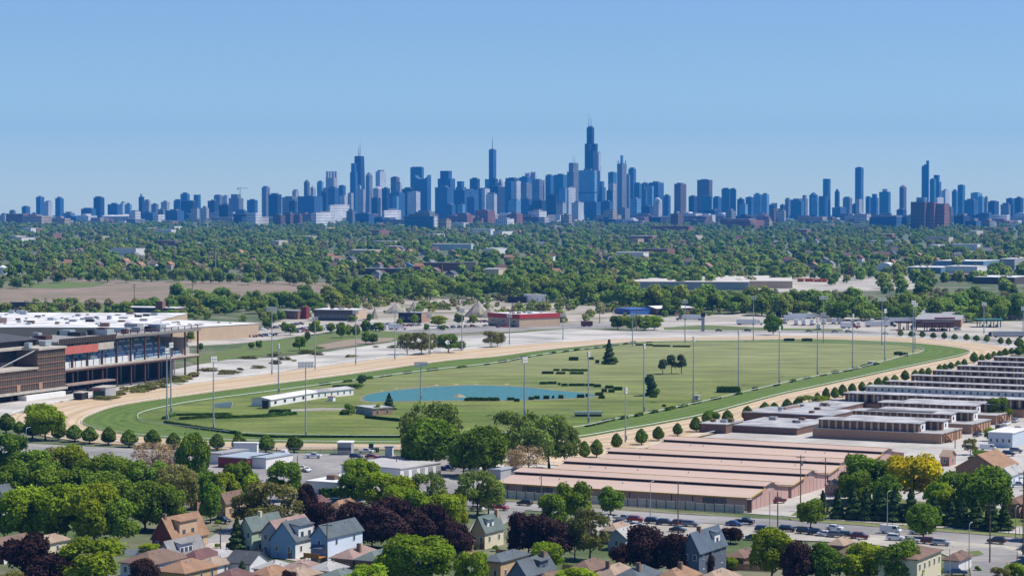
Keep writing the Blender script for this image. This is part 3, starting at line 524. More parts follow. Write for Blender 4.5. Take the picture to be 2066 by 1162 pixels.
# black stepped tower with white masts, built as tubes of different height
D = 11600; ox, oy, k = ZR[3]; c = Vector((XA(ox + 1163 / k, D), D, zg(D))); o = thing('office_tower', c, R(-35), None, None)
t_ = abs(run(c, -U, ox + 1104 / k)) / 2 * 1.04
def zt(y): return ZA(oy + y / k, D) - c.z
mb = MB(); mb.box(-1.5 * t_, 1.5 * t_, -1.5 * t_, 1.5 * t_, 0, zt(495)); mb.box(-1.5 * t_, 1.5 * t_, -.5 * t_, .5 * t_, zt(495), zt(280)); mb.box(-.5 * t_, .5 * t_, -1.5 * t_, 1.5 * t_, zt(495), zt(281))
mb.box(-1.5 * t_, -.5 * t_, .5 * t_, 1.5 * t_, zt(495), zt(340)); mb.box(.5 * t_, 1.5 * t_, -1.5 * t_, -.5 * t_, zt(495), zt(338)); mb.build('tube_cluster', FM['dk'], o)
MB().box(-1.0 * t_, .52 * t_, -.46 * t_, .46 * t_, zt(281), zt(150)).build('upper_tubes', FM['dk'], o)
MB().box(-.7 * t_, .3 * t_, -.3 * t_, .3 * t_, zt(150), zt(138)).build('roof_plant', FM['gy'], o)
for x_, yt in ((-.62, 40), (.02, 75)): MB().cyl((x_ * t_, 0, zt(140)), (x_ * t_, 0, zt(yt)), 2.8, 1.0, 6).build('antenna', mat('mast_white', (.75, .75, .75)), o)
SKY.append((900 + 1163 / k, o, 'tallest black stepped tower carrying two white masts', 'black stepped tower', 'tower'))
# crowned tower with a round lantern
o, a, b, h = tower(3, 1370, 1447, 440, 'gy', 11500, 1410, None, 'round-crowned tower', 'tall grey tower topped by a round glass crown')
for cx_, cy_, r_, h2 in ((-a / 2, b / 2, a * .28, 40), (-a * .88, b * .12, a * .10, 16), (-a * .12, b * .12, a * .10, 16), (-a * .88, b * .88, a * .10, 16), (-a * .12, b * .88, a * .10, 16)):
    MB().cyl((cx_, cy_, h), (cx_, cy_, h + h2), r_, r_ * .94, 14).build('crown', FM['lb'], o)
o, a, b, h = tower(3, 1567, 1612, 640, 'bl', 11300, 1600); MB().cyl((-a / 2, b / 2, h), (-a / 2, b / 2, h + 44), 2, .4, 5).build('spire', STEEL, o)
# --- south
for r in [(523, 675, 310, 'br', 11600, 642), (440, 525, 475, 'dk', 11700), (570, 676, 475, 'tl', 10400, 665), (765, 850, 398, 'tl', 10700, 845), (843, 912, 402, 'bl', 10800, 905), (680, 765, 485, 'bl', 11600), (1003, 1085, 482, 'bl', 12000), (1083, 1160, 455, 'lb', 11600, 1155), (1158, 1238, 455, 'lb', 11500, 1215),
          (920, 995, 500, 'dk', 12000), (940, 1027, 552, 'lb', 10300), (1395, 1450, 500, 'gy', 12100), (1450, 1585, 508, 'bl', 12000), (1478, 1587, 525, 'tl', 10600), (1560, 1622, 462, 'gy', 12200, None, 'step'), (1635, 1722, 435, 'bl', 12300, None, 'dome'), (1655, 1740, 480, 'lb', 11400), (1735, 1815, 472, 'bl', 11500, None, 'round'),
          (1888, 1938, 400, 'dk', 12400, None, 'dome'), (1970, 2030, 490, 'dk', 12000), (1240, 1312, 600, 'br', 9100), (1303, 1402, 615, 'cr', 8700, 1390), (1235, 1318, 540, 'dk', 11800, None, 'slope'), (1772, 1846, 300, 'tl', 12400, None, 'round'), (590, 760, 610, 'dk', 10000), (805, 905, 615, 'gy', 9000), (1345, 1400, 560, 'dk', 11500)]:
    tower(4, r[0], r[1], r[2], r[3], r[4], r[5] if len(r) > 5 else None, r[6] if len(r) > 6 else None)
for r in [(267, 360, 490, 'gy', 11900, 335), (395, 462, 505, 'cr', 10900, 430), (492, 550, 480, 'bl', 12000), (545, 622, 450, 'bl', 11900, None, 'step'), (627, 742, 430, 'tl', 11500, 720, 'cap'), (828, 898, 362, 'br', 12300, 870, 'chamfer'), (1190, 1266, 485, 'wh', 11400, 1205), (1245, 1325, 415, 'wh', 11900, 1285),
          (1348, 1410, 420, 'tl', 12100), (1405, 1480, 362, 'tl', 12200), (1470, 1612, 510, 'bl', 11300), (1535, 1652, 440, 'lb', 11700), (1600, 1676, 480, 'lb', 11700), (1673, 1709, 485, 'tn', 11800), (1708, 1817, 525, 'dk', 11400), (1832, 1932, 555, 'gy', 11300, 1912), (1887, 1972, 495, 'bl', 12000), (1970, 2062, 490, 'dk', 11900),
          (1290, 1365, 585, 'br', 11000), (360, 420, 555, 'dk', 11000), (160, 300, 585, 'bl', 10900), (800, 900, 605, 'dk', 11200)]:
    tower(5, r[0], r[1], r[2], r[3], r[4], r[5] if len(r) > 5 else None, r[6] if len(r) > 6 else None)
tower(5, 387, 472, 190, 'bl', 12300, 445, None, 'lone tall slab', 'tall blue slab tower standing clear of its neighbours')
o, a, b, h = tower(5, 1047, 1082, 180, 'tl', 12200, 1072, None, 'triple-step glass tower', 'tallest glass tower of the far group, rising in three narrow steps')
q = ZA(300 + 155 / 4.919, 12200) - zg(12200); MB().box(-a * .1, a * .9, b * .2, b, 0, q).build('middle_slab', FM['tl'], o)
q = ZA(300 + 118 / 4.919, 12200) - zg(12200); MB().box(a * .7, a * 1.55, b * .3, b * 1.1, 0, q).build('tall_slab', FM['bl'], o)
o, a, b, h = tower(5, 1155, 1243, 262, 'bl', 12100, 1222, 'step', None, 'stepped blue tower beside the triple-step glass tower'); tower(5, 1128, 1192, 305, 'tl', 11900)
# foreground brick hospital blocks and the broad office slab
D = 7250; k = 4.919; c = Vector((XA(1646 + 1078 / k, D), D, zg(D))); o = thing('brick_block', c, GA, None, None)
hb = ZA(300 + 528 / k, D) - c.z; a = abs(run(c, -U, 1646 + 940 / k))
MB().box(-a, 0, 0, 44, 0, hb).build('wall', FM['br'], o); MB().box(0, 22, 22, 60, 0, hb * .98).build('side_wing', FM['rd'], o); MB().box(22, 48, 40, 90, 0, hb * .93).build('end_wing', FM['rd'], o)
MB().cyl((-a * .38, 22, hb), (-a * .38, 22, hb + 13), 16, 16, 18).build('roof_drum', FM['lb'], o)
SKY.append((1646 + 1070 / k, o, 'dark brick block with sunlit red end and a pale roof drum', 'brick block with a roof drum', 'building'))
tower(5, 532, 902, 682, 'bl', 7200, 800, None, 'low wide glass office', 'low wide dark glass office with a tan end wall', 'office_block', 'building')
tower(2, 1255, 1492, 622, 'tl', 7150, 1486, None, 'teal-gridded block', 'long teal-gridded office slab with a white end', 'office_block', 'building'); tower(2, 1484, 1520, 624, 'wh', 7120, 1488, None, None, 'white stair end wall of the teal office slab', 'office_block', 'building')
for r in [(1530, 1632, 650, 'tn', 7200), (515, 702, 592, 'wh', 8300, 548), (640, 882, 532, 'wh', 9400, 660), (1080, 1228, 575, 'wh', 8500, 1095), (200, 300, 612, 'br', 8000), (285, 375, 600, 'br', 8100), (365, 440, 612, 'br', 8000), (790, 862, 580, 'gy', 8600), (860, 1012, 602, 'bl', 8500), (1340, 1500, 585, 'gy', 9000), (1640, 1770, 672, 'wh', 7500),
          (1680, 1790, 600, 'rd', 8600), (1820, 1975, 575, 'rd', 8800), (560, 700, 712, 'tn', 6500, 620), (1590, 1950, 730, 'br', 6700, 1800), (1480, 1720, 770, 'br', 6200, 1680)]:
    tower(2, r[0], r[1], r[2], r[3], r[4], r[5] if len(r) > 5 else None, None, None, None, 'city_block', 'building')
for r in [(1480, 1650, 718, 'bl', 7000), (1640, 1785, 715, 'gy', 7000), (1370, 1530, 668, 'dk', 7900), (1690, 1960, 790, 'rd', 6500)]:
    tower(5, r[0], r[1], r[2], r[3], r[4], r[5] if len(r) > 5 else None, None, None, None, 'city_block', 'building')
for r in [(1010, 1512, 880, 'br', 5400, 1448), (60, 490, 770, 'rd', 6200, 440), (260, 380, 645, 'br', 7400), (780, 1190, 712, 'rd', 7300), (1190, 1270, 710, 'tn', 6900)]:
    tower(4, r[0], r[1], r[2], r[3], r[4], r[5] if len(r) > 5 else None, None, None, None, 'city_block', 'building')
for r in [(95, 215, 848, 'rd', 8300), (235, 390, 815, 'rd', 8500), (495, 615, 840, 'rd', 8200), (660, 805, 820, 'wh', 8600), (920, 1010, 850, 'tn', 8000), (1260, 1370, 815, 'tn', 8700), (390, 545, 880, 'wh', 7600), (210, 360, 965, 'rd', 6600)]:
    tower(3, r[0], r[1], r[2], r[3], r[4], r[5] if len(r) > 5 else None, None, None, None, 'city_block', 'building')
# arena and long white roofs
D = 9300; c = Vector((XA(928 / 3.973, D), D, zg(D))); o = thing('arena', c, R(8), 'wide white-roofed arena with pale columns among the far blocks', 'arena')
MB().loft([[(50 * sx * s, 45 * sy * s, z) for sx, sy in ((-1, -1), (1, -1), (1, 1), (-1, 1))] for s, z in ((1, 0), (1, 24))]).build('wall', FM['cr'], o)
MB().loft([[(50 * sx * s, 45 * sy * s, z) for sx, sy in ((-1, -1), (1, -1), (1, 1), (-1, 1))] for s, z in ((1.03, 24), (1.03, 27), (.8, 31))]).build('roof', ROOFW, o)
# tower crane over the unfinished block
D = 11500; c = Vector((XA(1925 / 3.973, D), D, zg(D))); o = thing('tower_crane', c, 0.3, 'thin tower crane above the unfinished grey tower', 'crane'); h = ZA(378, D) - c.z
MB().box(-1.4, 1.4, -1.4, 1.4, 0, h).build('mast', STEEL, o); MB().box(-14, 38, -1.2, 1.2, h - 6, h - 3.5).build('jib', STEEL, o); MB().box(-14, -8, -2, 2, h - 11, h - 6).build('counterweight', FM['gy'], o)
# low city in front of the towers
rq = random.Random(15); LOW = {}
for i in range(150):
    px = rq.uniform(0, 2066); D = rq.uniform(8300, 10800); m_ = rq.choice(['wh', 'wh', 'rd', 'rd', 'gy', 'bl', 'tn', 'br', 'cr', 'dk']); w_ = rq.uniform(25, 110); l_ = rq.uniform(20, 60); h_ = rq.uniform(9, 34) * (1.3 if rq.random() < .2 else 1)
    mb = MB().box(-w_ / 2, w_ / 2, -l_ / 2, l_ / 2, 0, h_)
    if rq.random() < .5: mb.box(-w_ * .3, w_ * rq.uniform(-.1, .3), -l_ * .3, l_ * .3, h_, h_ + rq.uniform(3, 9))
    mb.box(-w_ / 2, w_ / 2, -l_ / 2, l_ / 2, h_ + .01, h_ + .3, 1); o = mb.build('city_block', [FM[m_], ROOFW if m_ == 'wh' else ROOFM], None, (XA(px, D), D, zg(D)), GA); LOW.setdefault(m_, []).append((px, o))
for m_, lst in LOW.items():
    for q, (px, o) in enumerate(sorted(lst, key=lambda t: t[0])): tag(o, f'low {CW[m_]} city block at the foot of the far towers, {nth(q + 1)} from left', 'building', 'low blocks at the foot of the skyline')
SKY.sort(key=lambda t: t[0]); marks = [(x, l) for x, o, d, l, ct in SKY if l]
seen_cnt = {}
for i, (x, o, d, l, ct) in enumerate(SKY):
    own = d.startswith(('tall blue slab', 'tallest', 'low wide dark', 'long teal', 'white stair', 'dark brick block', 'blue glass block with', 'slim blue glass tower with', 'pale blue glass tower on', 'tall grey tower topped', 'black tapering', 'pale tower with', 'grey twin-crowned', 'blue glass tower leaning', 'broad blue stepped', 'stepped blue tower beside'))
    if not own:
        best = min(marks, key=lambda m_: abs(m_[0] - x)); side = 'left' if x < best[0] else 'right'; key = (d, best[1], side); seen_cnt.setdefault(key, []).append((abs(x - best[0]), o, d, best[1], side, ct))
    else: tag(o, d, ct)
for key, lst in seen_cnt.items():
    lst.sort(key=lambda t: t[0])
    for q, (dx, o, d, lm, side, ct) in enumerate(lst):
        tag(o, (f'{d}, nearest {side} of the {lm}' if len(lst) == 1 or q == 0 else f'{d}, {nth(q + 1)} {side} of the {lm}'), ct, 'towers and blocks of the far skyline')
# ================================================================ trees one by one
LOOK = {'oak': 'dense dark green broadleaf tree', 'lime': 'bright fresh green broadleaf tree', 'purple': 'dark purple-leaved maple', 'elm': 'olive-brown half-leafed tree', 'locust': 'airy light olive tree', 'spruce': 'dark pointed spruce',
        'yellow': 'round golden yellow tree', 'bare': 'tan budding tree almost without leaves', 'pine': 'dark open-crowned pine', 'bush': 'low dark round bush', 'pear': 'small egg-shaped clipped tree',
        'belt': 'mid green leafy tree', 'belt_olive': 'olive green leafy tree', 'belt_brown': 'brownish thin-leaved tree'}
def plant(zone, group, items, cat='tree'):
    items = sorted(items, key=lambda t: t[1]); cnt = {}; tot = {}
    for it in items: tot[it[0]] = tot.get(it[0], 0) + 1
    for k_, px, yt, yb, wp in items:
        cnt[k_] = cnt.get(k_, 0) + 1
        lab = f'{LOOK[k_]} {zone}' if tot[k_] == 1 else f'{LOOK[k_]} {zone}, {nth(cnt[k_])} of these from left'
        tree_px(k_, px, yt, yb, wp, lab, group, 'bush' if k_ == 'bush' else cat)
plant('by the asphalt lot', 'trees along the asphalt lot', [('lime', 92, 808, 888, 74), ('oak', 18, 876, 962, 84), ('oak', 70, 903, 990, 100), ('elm', 112, 902, 985, 85), ('lime', 142, 896, 985, 90), ('oak', 196, 912, 1000, 95), ('oak', 250, 918, 1005, 82), ('oak', 292, 926, 1010, 84), ('bare', 308, 888, 965, 84),
      ('bare', 352, 886, 962, 60), ('oak', 390, 876, 985, 70), ('elm', 352, 930, 1030, 76), ('oak', 418, 948, 1035, 54), ('lime', 452, 950, 1035, 70)])
plant('behind the left houses', 'trees behind the left houses', [('lime', 60, 985, 1092, 118), ('lime', 122, 976, 1098, 128), ('lime', 190, 968, 1105, 135), ('oak', 240, 1000, 1105, 92), ('oak', 292, 972, 1070, 100), ('oak', 335, 978, 1072, 88), ('oak', 20, 930, 1030, 90), ('oak', 150, 945, 1030, 110), ('oak', 95, 945, 1035, 100),
      ('oak', 215, 950, 1040, 95), ('oak', 425, 972, 1055, 50), ('elm', 368, 945, 1045, 82), ('oak', 485, 928, 1028, 78), ('lime', 505, 950, 1030, 66), ('oak', 572, 930, 1012, 74), ('elm', 545, 962, 1074, 128), ('elm', 505, 985, 1070, 90), ('lime', 8, 1010, 1090, 60)])
plant('in the front gardens', 'trees in the front gardens', [('lime', 175, 1082, 1196, 134), ('purple', 56, 1078, 1178, 108), ('purple', 100, 1120, 1200, 90), ('purple', 290, 1128, 1200, 66), ('elm', 18, 1144, 1200, 70), ('purple', 618, 975, 1050, 48), ('purple', 645, 1008, 1082, 64), ('spruce', 478, 1044, 1120, 48), ('spruce', 489, 1132, 1180, 40),
      ('purple', 585, 1150, 1190, 36), ('lime', 845, 1076, 1185, 138), ('lime', 795, 1108, 1185, 80), ('lime', 950, 1112, 1190, 72), ('lime', 1164, 1138, 1205, 98), ('lime', 1100, 1092, 1150, 66), ('purple', 1250, 1096, 1148, 42), ('purple', 1306, 1064, 1160, 96), ('purple', 1366, 1074, 1165, 92), ('purple', 1420, 1100, 1165, 40), ('purple', 1474, 1063, 1096, 46),
      ('lime', 1558, 1058, 1168, 86), ('purple', 1608, 1086, 1180, 72), ('oak', 1664, 1092, 1180, 78), ('lime', 1740, 1098, 1180, 92), ('oak', 1812, 1086, 1196, 94), ('lime', 2050, 1134, 1178, 52), ('elm', 2018, 1140, 1185, 46), ('lime', 1476, 1122, 1150, 26), ('lime', 1930, 1118, 1138, 26), ('lime', 300, 1094, 1120, 42), ('purple', 572, 1108, 1124, 26), ('lime', 555, 1103, 1118, 15), ('lime', 740, 1140, 1200, 80)])
plant('around the storage yard', 'trees around the storage yard', [('lime', 735, 924, 1008, 84), ('lime', 768, 952, 1030, 84), ('oak', 712, 950, 1020, 60), ('lime', 812, 958, 1035, 66), ('locust', 862, 952, 1034, 80), ('oak', 872, 846, 946, 118), ('oak', 840, 870, 948, 66), ('locust', 868, 804, 925, 116), ('locust', 845, 830, 930, 70), ('locust', 1042, 824, 936, 96), ('locust', 1108, 832, 948, 108), ('locust', 1140, 850, 948, 60), ('oak', 975, 861, 962, 98), ('oak', 935, 880, 960, 70),
      ('bare', 1066, 893, 955, 70), ('bare', 1040, 905, 957, 48), ('locust', 964, 944, 1042, 92), ('locust', 985, 965, 1040, 60)])
plant('behind the middle houses', 'trees behind the middle houses', [('purple', 716, 1008, 1096, 84), ('purple', 790, 1004, 1110, 112), ('purple', 866, 1014, 1108, 92), ('purple', 750, 1030, 1105, 80), ('lime', 800, 976, 1070, 72), ('lime', 838, 990, 1072, 62), ('lime', 886, 994, 1085, 86), ('lime', 918, 992, 1076, 70), ('purple', 926, 1058, 1126, 64), ('purple', 1066, 1034, 1128, 92), ('purple', 1108, 1040, 1132, 84), ('oak', 1112, 996, 1086, 66), ('oak', 1160, 970, 1056, 78), ('elm', 1190, 1018, 1130, 88), ('elm', 1160, 1050, 1130, 60)])
plant('planted along the main road', 'street trees along the main road', [('oak', 1232, 980, 1040, 54), ('oak', 1635, 1003, 1066, 54), ('oak', 1862, 1012, 1087, 68)])
plant('in the small park', 'trees in the small park', [('elm', 1722, 908, 1000, 56), ('oak', 1755, 916, 1012, 104), ('oak', 1725, 945, 1020, 70), ('oak', 1790, 958, 1028, 62), ('yellow', 1842, 904, 1022, 112), ('lime', 1888, 972, 1036, 56), ('oak', 1925, 948, 1030, 76), ('oak', 1990, 934, 1050, 104), ('oak', 1965, 960, 1048, 70), ('lime', 1912, 985, 1045, 50), ('spruce', 1690, 984, 1046, 38), ('spruce', 1660, 990, 1038, 26), ('spruce', 1722, 978, 1047, 46), ('spruce', 1748, 985, 1050, 40), ('spruce', 1775, 982, 1050, 44), ('spruce', 1805, 984, 1052, 44),
      ('spruce', 1838, 982, 1053, 46), ('spruce', 1885, 998, 1058, 46), ('spruce', 1918, 1002, 1060, 40), ('spruce', 1942, 1000, 1064, 46), ('spruce', 1968, 1002, 1066, 48), ('spruce', 2002, 1006, 1070, 44), ('spruce', 2026, 1010, 1070, 40), ('elm', 1958, 884, 918, 30), ('oak', 1975, 908, 935, 44), ('lime', 1996, 860, 890, 22), ('oak', 2017, 802, 850, 50)])
plant('beside the barns', 'trees beside the barns', [('locust', 1632, 794, 828, 60), ('lime', 1660, 798, 826, 30), ('oak', 1434, 828, 856, 34)])
plant('on the infield', 'trees on the infield', [('pine', 729, 756, 782, 19), ('bush', 722, 774, 785, 24), ('spruce', 785, 791, 828, 27), ('spruce', 1229, 685, 736, 29), ('bush', 1242, 722, 736, 12), ('pine', 1337, 725, 756, 22), ('pine', 1355, 718, 755, 22), ('pine', 1375, 717, 755, 25), ('pine', 1313, 757, 800, 28), ('spruce', 1313, 758, 798, 24), ('bush', 1322, 785, 800, 18), ('bush', 702, 816, 838, 30), ('bush', 762, 815, 838, 18)])
plant('on the concrete apron', 'trees on the concrete apron', [('elm', 822, 668, 716, 42), ('elm', 850, 668, 716, 46), ('elm', 868, 672, 714, 30), ('oak', 905, 674, 712, 44), ('oak', 930, 688, 707, 20), ('elm', 990, 666, 701, 38), ('elm', 1004, 668, 700, 32), ('oak', 1246, 636, 665, 34), ('lime', 1275, 633, 667, 42), ('lime', 1300, 640, 667, 30), ('lime', 1320, 636, 666, 36), ('oak', 1560, 636, 676, 40)])
plant('on the grass slope', 'young trees on the grass slope', [('oak', 507, 689, 704, 13), ('oak', 523, 686, 704, 14), ('oak', 604, 678, 708, 26), ('oak', 620, 668, 690, 12), ('oak', 738, 668, 694, 20), ('oak', 752, 672, 694, 22), ('oak', 372, 690, 710, 14), ('oak', 404, 692, 708, 14), ('lime', 398, 664, 686, 13), ('lime', 425, 664, 684, 13), ('lime', 470, 656, 678, 28), ('oak', 385, 668, 690, 16), ('oak', 575, 650, 672, 20), ('oak', 540, 642, 664, 20), ('oak', 586, 652, 676, 24), ('lime', 636, 644, 676, 28),
      ('oak', 668, 650, 672, 18), ('oak', 688, 648, 682, 22), ('lime', 703, 656, 680, 14), ('oak', 718, 655, 680, 16), ('oak', 738, 645, 674, 18), ('lime', 765, 650, 668, 22), ('oak', 552, 632, 650, 16), ('lime', 885, 636, 658, 34), ('oak', 926, 632, 655, 20), ('lime', 955, 634, 652, 16), ('oak', 860, 652, 668, 14), ('oak', 893, 655, 668, 14), ('oak', 746, 632, 648, 12), ('oak', 712, 636, 650, 18), ('lime', 806, 642, 658, 12), ('lime', 836, 634, 654, 14)])
# clipped egg-shaped trees round the track
pr = [(13, 834, 874, 36), (39, 848, 878, 26), (65, 845, 884, 38), (118, 851, 889, 33), (150, 855, 891, 33), (181, 859, 895, 34), (219, 863, 898, 36), (261, 866, 902, 36), (308, 868, 905, 34), (350, 871, 906, 32), (393, 872, 908, 34), (438, 874, 909, 34), (483, 876, 910, 34), (537, 877, 913, 36), (594, 878, 913, 34)]
plant('along the asphalt lot', 'clipped trees in a row by the asphalt lot', [('pear', *t) for t in pr])
pr = [(1179, 890, 926, 26), (1204, 884, 923, 28), (1244, 875, 906, 26), (1294, 866, 898, 28), (1328, 860, 890, 26), (1367, 853, 880, 22), (1404, 842, 872, 28), (1427, 830, 858, 22), (1468, 828, 853, 24), (1508, 817, 850, 27), (1543, 811, 840, 26), (1562, 812, 838, 22), (1588, 806, 834, 24), (1610, 803, 828, 22), (1650, 794, 815, 20)]
zc = lambda X, Y0, Y1, w_: (1640 + X / 4.843, 680 + Y0 / 4.843, 680 + Y1 / 4.843, w_ / 4.843)
pr += [zc(45, 545, 650, 90), zc(130, 500, 630, 80), zc(215, 490, 610, 85), zc(290, 460, 590, 90), zc(385, 445, 560, 90), zc(480, 440, 545, 80), zc(560, 435, 520, 75), zc(640, 395, 500, 90), zc(715, 378, 480, 80), zc(800, 370, 445, 75), zc(900, 325, 435, 95), zc(1000, 320, 400, 75), zc(1065, 305, 390, 70), zc(1130, 300, 380, 70), zc(1240, 262, 340, 70), zc(1290, 258, 330, 65), zc(1350, 245, 318, 70), zc(1420, 230, 305, 70), zc(1480, 215, 290, 65), zc(1575, 152, 260, 80),
       zc(1650, 168, 240, 66), zc(1715, 150, 230, 70), zc(1770, 140, 215, 60), zc(1825, 135, 205, 65), zc(1880, 112, 190, 70), zc(1940, 100, 180, 70), zc(2010, 92, 185, 90), zc(2060, 70, 160, 80)]
plant('between the track and the barns', 'clipped trees between the track and the barns', [('pear', *t) for t in pr])
pr = [(1817, 665, 679, 13), (1839, 667, 681, 13), (1861, 667, 682, 13), (1883, 670, 684, 13), (1905, 670, 685, 12), (1926, 673, 686, 14), (1950, 674, 688, 14), (1970, 676, 689, 14), (1991, 676, 691, 14), (2019, 680, 695, 13), (2035, 681, 697, 12), (2056, 680, 702, 20)]
plant('at the far bend of the track', 'clipped trees at the far bend', [('pear', *t) for t in pr])
# belts of trees beyond the racecourse
def belt(zone, group, line, n, hpx, seed, mix=('belt', 'belt', 'belt_olive', 'belt_brown'), dy=5):
    rb = random.Random(seed); items = []; xs = [p[0] for p in line]; yb = [p[1] for p in line]
    for i in range(n):
        px = xs[0] + (xs[-1] - xs[0]) * (i + rb.uniform(.05, .95)) / n; py = float(np.interp(px, xs, yb)) + rb.uniform(-dy, dy); h = hpx * rb.uniform(.65, 1.25)
        items.append((rb.choice(mix), px, py - h, py, h * rb.uniform(.75, 1.15)))
    plant(zone, group, items)
B3 = ('belt', 'belt', 'belt', 'belt_olive')
belt('beyond the bare field', 'trees beyond the bare field', [(-10, 586), (150, 566), (350, 570), (720, 578)], 34, 24, 1, B3, 3)
belt('before the bare field', 'trees before the bare field', [(-10, 636), (200, 633), (380, 632)], 20, 24, 2, dy=6)
belt('right of the bare field', 'trees right of the bare field', [(345, 622), (450, 628), (560, 622), (700, 610)], 40, 32, 3, B3, 12)
belt('behind the quarry piles', 'trees behind the quarry piles', [(680, 606), (860, 598), (1000, 600), (1280, 614)], 52, 38, 4, B3, 7)
belt('behind the truck yard', 'trees behind the truck yard', [(1270, 626), (1500, 634), (1720, 642), (2080, 646)], 60, 40, 5, B3, 7)
belt('behind the quarry sheds', 'trees behind the quarry sheds', [(1000, 592), (1250, 598), (1300, 618), (1560, 622), (2080, 630)], 44, 34, 6, B3, 6)
# ================================================================ far city green and houses
def far_mass(name, pts, scl, idx, protos, label):
    me = bpy.data.meshes.new(name); me.vertices.add(len(pts)); me.vertices.foreach_set('co', np.asarray(pts, np.float32).ravel())
    for an, ty, val in (('scl', 'FLOAT', scl), ('pick', 'INT', idx), ('turn', 'FLOAT', np.random.default_rng(4).random(len(pts)) * 6.28)):
        a = me.attributes.new(an, ty, 'POINT'); a.data.foreach_set('value', np.asarray(val, np.int32 if ty == 'INT' else np.float32))
    o = obj(name, me); g = bpy.data.node_groups.new(name, 'GeometryNodeTree')
    g.interface.new_socket('Geometry', in_out='INPUT', socket_type='NodeSocketGeometry'); g.interface.new_socket('Geometry', in_out='OUTPUT', socket_type='NodeSocketGeometry')
    N = g.nodes.new; L = g.links.new; gi, go = N('NodeGroupInput'), N('NodeGroupOutput')
    ins = N('GeometryNodeInstanceOnPoints'); ci = N('GeometryNodeCollectionInfo'); ci.inputs['Collection'].default_value = protos; ci.inputs['Separate Children'].default_value = True; ci.inputs['Reset Children'].default_value = True
    def at(nm, ty):
        q = N('GeometryNodeInputNamedAttribute'); q.data_type = ty; q.inputs['Name'].default_value = nm; return q.outputs['Attribute']
    L(gi.outputs[0], ins.inputs['Points']); L(ci.outputs[0], ins.inputs['Instance']); ins.inputs['Pick Instance'].default_value = True
    L(at('pick', 'INT'), ins.inputs['Instance Index']); cb = N('ShaderNodeCombineXYZ'); L(at('turn', 'FLOAT'), cb.inputs[2]); L(cb.outputs[0], ins.inputs['Rotation'])
    L(at('scl', 'FLOAT'), ins.inputs['Scale']); L(ins.outputs[0], go.inputs[0])
    md = o.modifiers.new('scatter', 'NODES'); md.node_group = g; tag(o, label, None, None, 'stuff'); return o
PC = bpy.data.collections.new('woodland_crowns')
for i, (m_, n_, sz) in enumerate((('far', 330, 1.15), ('far', 330, 1.15), ('far_olive', 300, 1.15), ('far', 330, 1.15), ('far_brown', 170, 1.1), ('far', 330, 1.2))):
    PC.objects.link(bpy.data.objects.new(f'far_crown_{i}', crown('far_crown', LM[m_], 12.5, 5.8, 0.0, n_, sz, 200 + i, nl=8, lob=.52, jit=.35, lift=.4)))
rf = random.Random(77)
# houses first (they keep a gap in the trees before them)
WALLS = [mat('wall_' + n_, c_, 0.85, 0.12, 0.5) for n_, c_ in (('white', (.68, .66, .62)), ('tan', (.45, .34, .23)), ('brick', (.28, .14, .10)), ('grey', (.36, .37, .38)), ('cream', (.56, .48, .36)))]
ROOFS = [mat('shingle_' + n_, c_, 0.9, 0.2, 0.8) for n_, c_ in (('brown', (.17, .115, .085)), ('grey', (.19, .19, .195)), ('orange', (.34, .19, .11)), ('slate', (.10, .11, .125)), ('maroon', (.17, .085, .07)))] + [ROOFW]
WN, RN = ['white', 'tan', 'brick', 'grey', 'cream'], ['brown', 'grey', 'orange-tan', 'slate', 'maroon', 'flat white']
gaps = []; FH = {}
def far_house(px, py, wi, ri, flat, w_, l_, h_, tall=0):
    p = G(px, py); b = MB()
    b.box(-w_ / 2, w_ / 2, -l_ / 2, l_ / 2, 0, h_, 0, 1 if flat else 0)
    if flat: b.box(-w_ / 2 - .3, w_ / 2 + .3, -l_ / 2 - .3, l_ / 2 + .3, h_, h_ + .5, 1)
    else: b.prism([(-l_ / 2 - .4, h_ + .02), (l_ / 2 + .4, h_ + .02), (0, h_ + min(l_, w_) * .42)], -w_ / 2 - .3, w_ / 2 + .3, 1)
    for q in (-.3, .05, .3): b.box(w_ * q, w_ * q + 1.1, -l_ / 2 - .06, -l_ / 2 + .1, h_ * .45, h_ * .45 + 1.4, 2)
    o = b.build('flat_building' if flat else 'far_house', [WALLS[wi], ROOFS[ri], FM['dk']], None, p, GA + rf.choice([0, pi / 2]))
    gaps.append((px, (w_ + 4) * .6 * FP / p.y, p.y)); FH.setdefault((flat, wi, ri), []).append((px, o))
for i in range(190):
    py = 470 + 95 * rf.random() ** 1.0; px = rf.uniform(0, 2066)
    if py > 548 and (px < 760 or px > 1150): continue
    far_house(px, py, rf.choice([0, 0, 1, 2, 3, 4]), rf.choice([0, 0, 1, 2, 3, 4]), False, rf.uniform(8, 11), rf.uniform(9, 13), rf.uniform(5, 7.5))
for i in range(70):
    py = 447 + 75 * rf.random() ** 1.5; px = rf.uniform(0, 2066)
    far_house(px, py, rf.choice([0, 0, 1, 2, 2, 4]), rf.choice([5, 5, 1]), True, rf.uniform(20, 60), rf.uniform(14, 30), rf.uniform(6, 14))
for (flat, wi, ri), lst in FH.items():
    for q, (px, o) in enumerate(sorted(lst, key=lambda t: t[0])):
        d = (f'low {WN[wi]} building with {RN[ri]} flat roof' if flat else f'small {WN[wi]} house under {RN[ri]} gable roof') + ' among far trees'
        tag(o, d + (f', {nth(q + 1)} from left' if len(lst) > 1 else ''), 'building' if flat else 'house', 'low buildings of the far city' if flat else 'houses among the far trees')
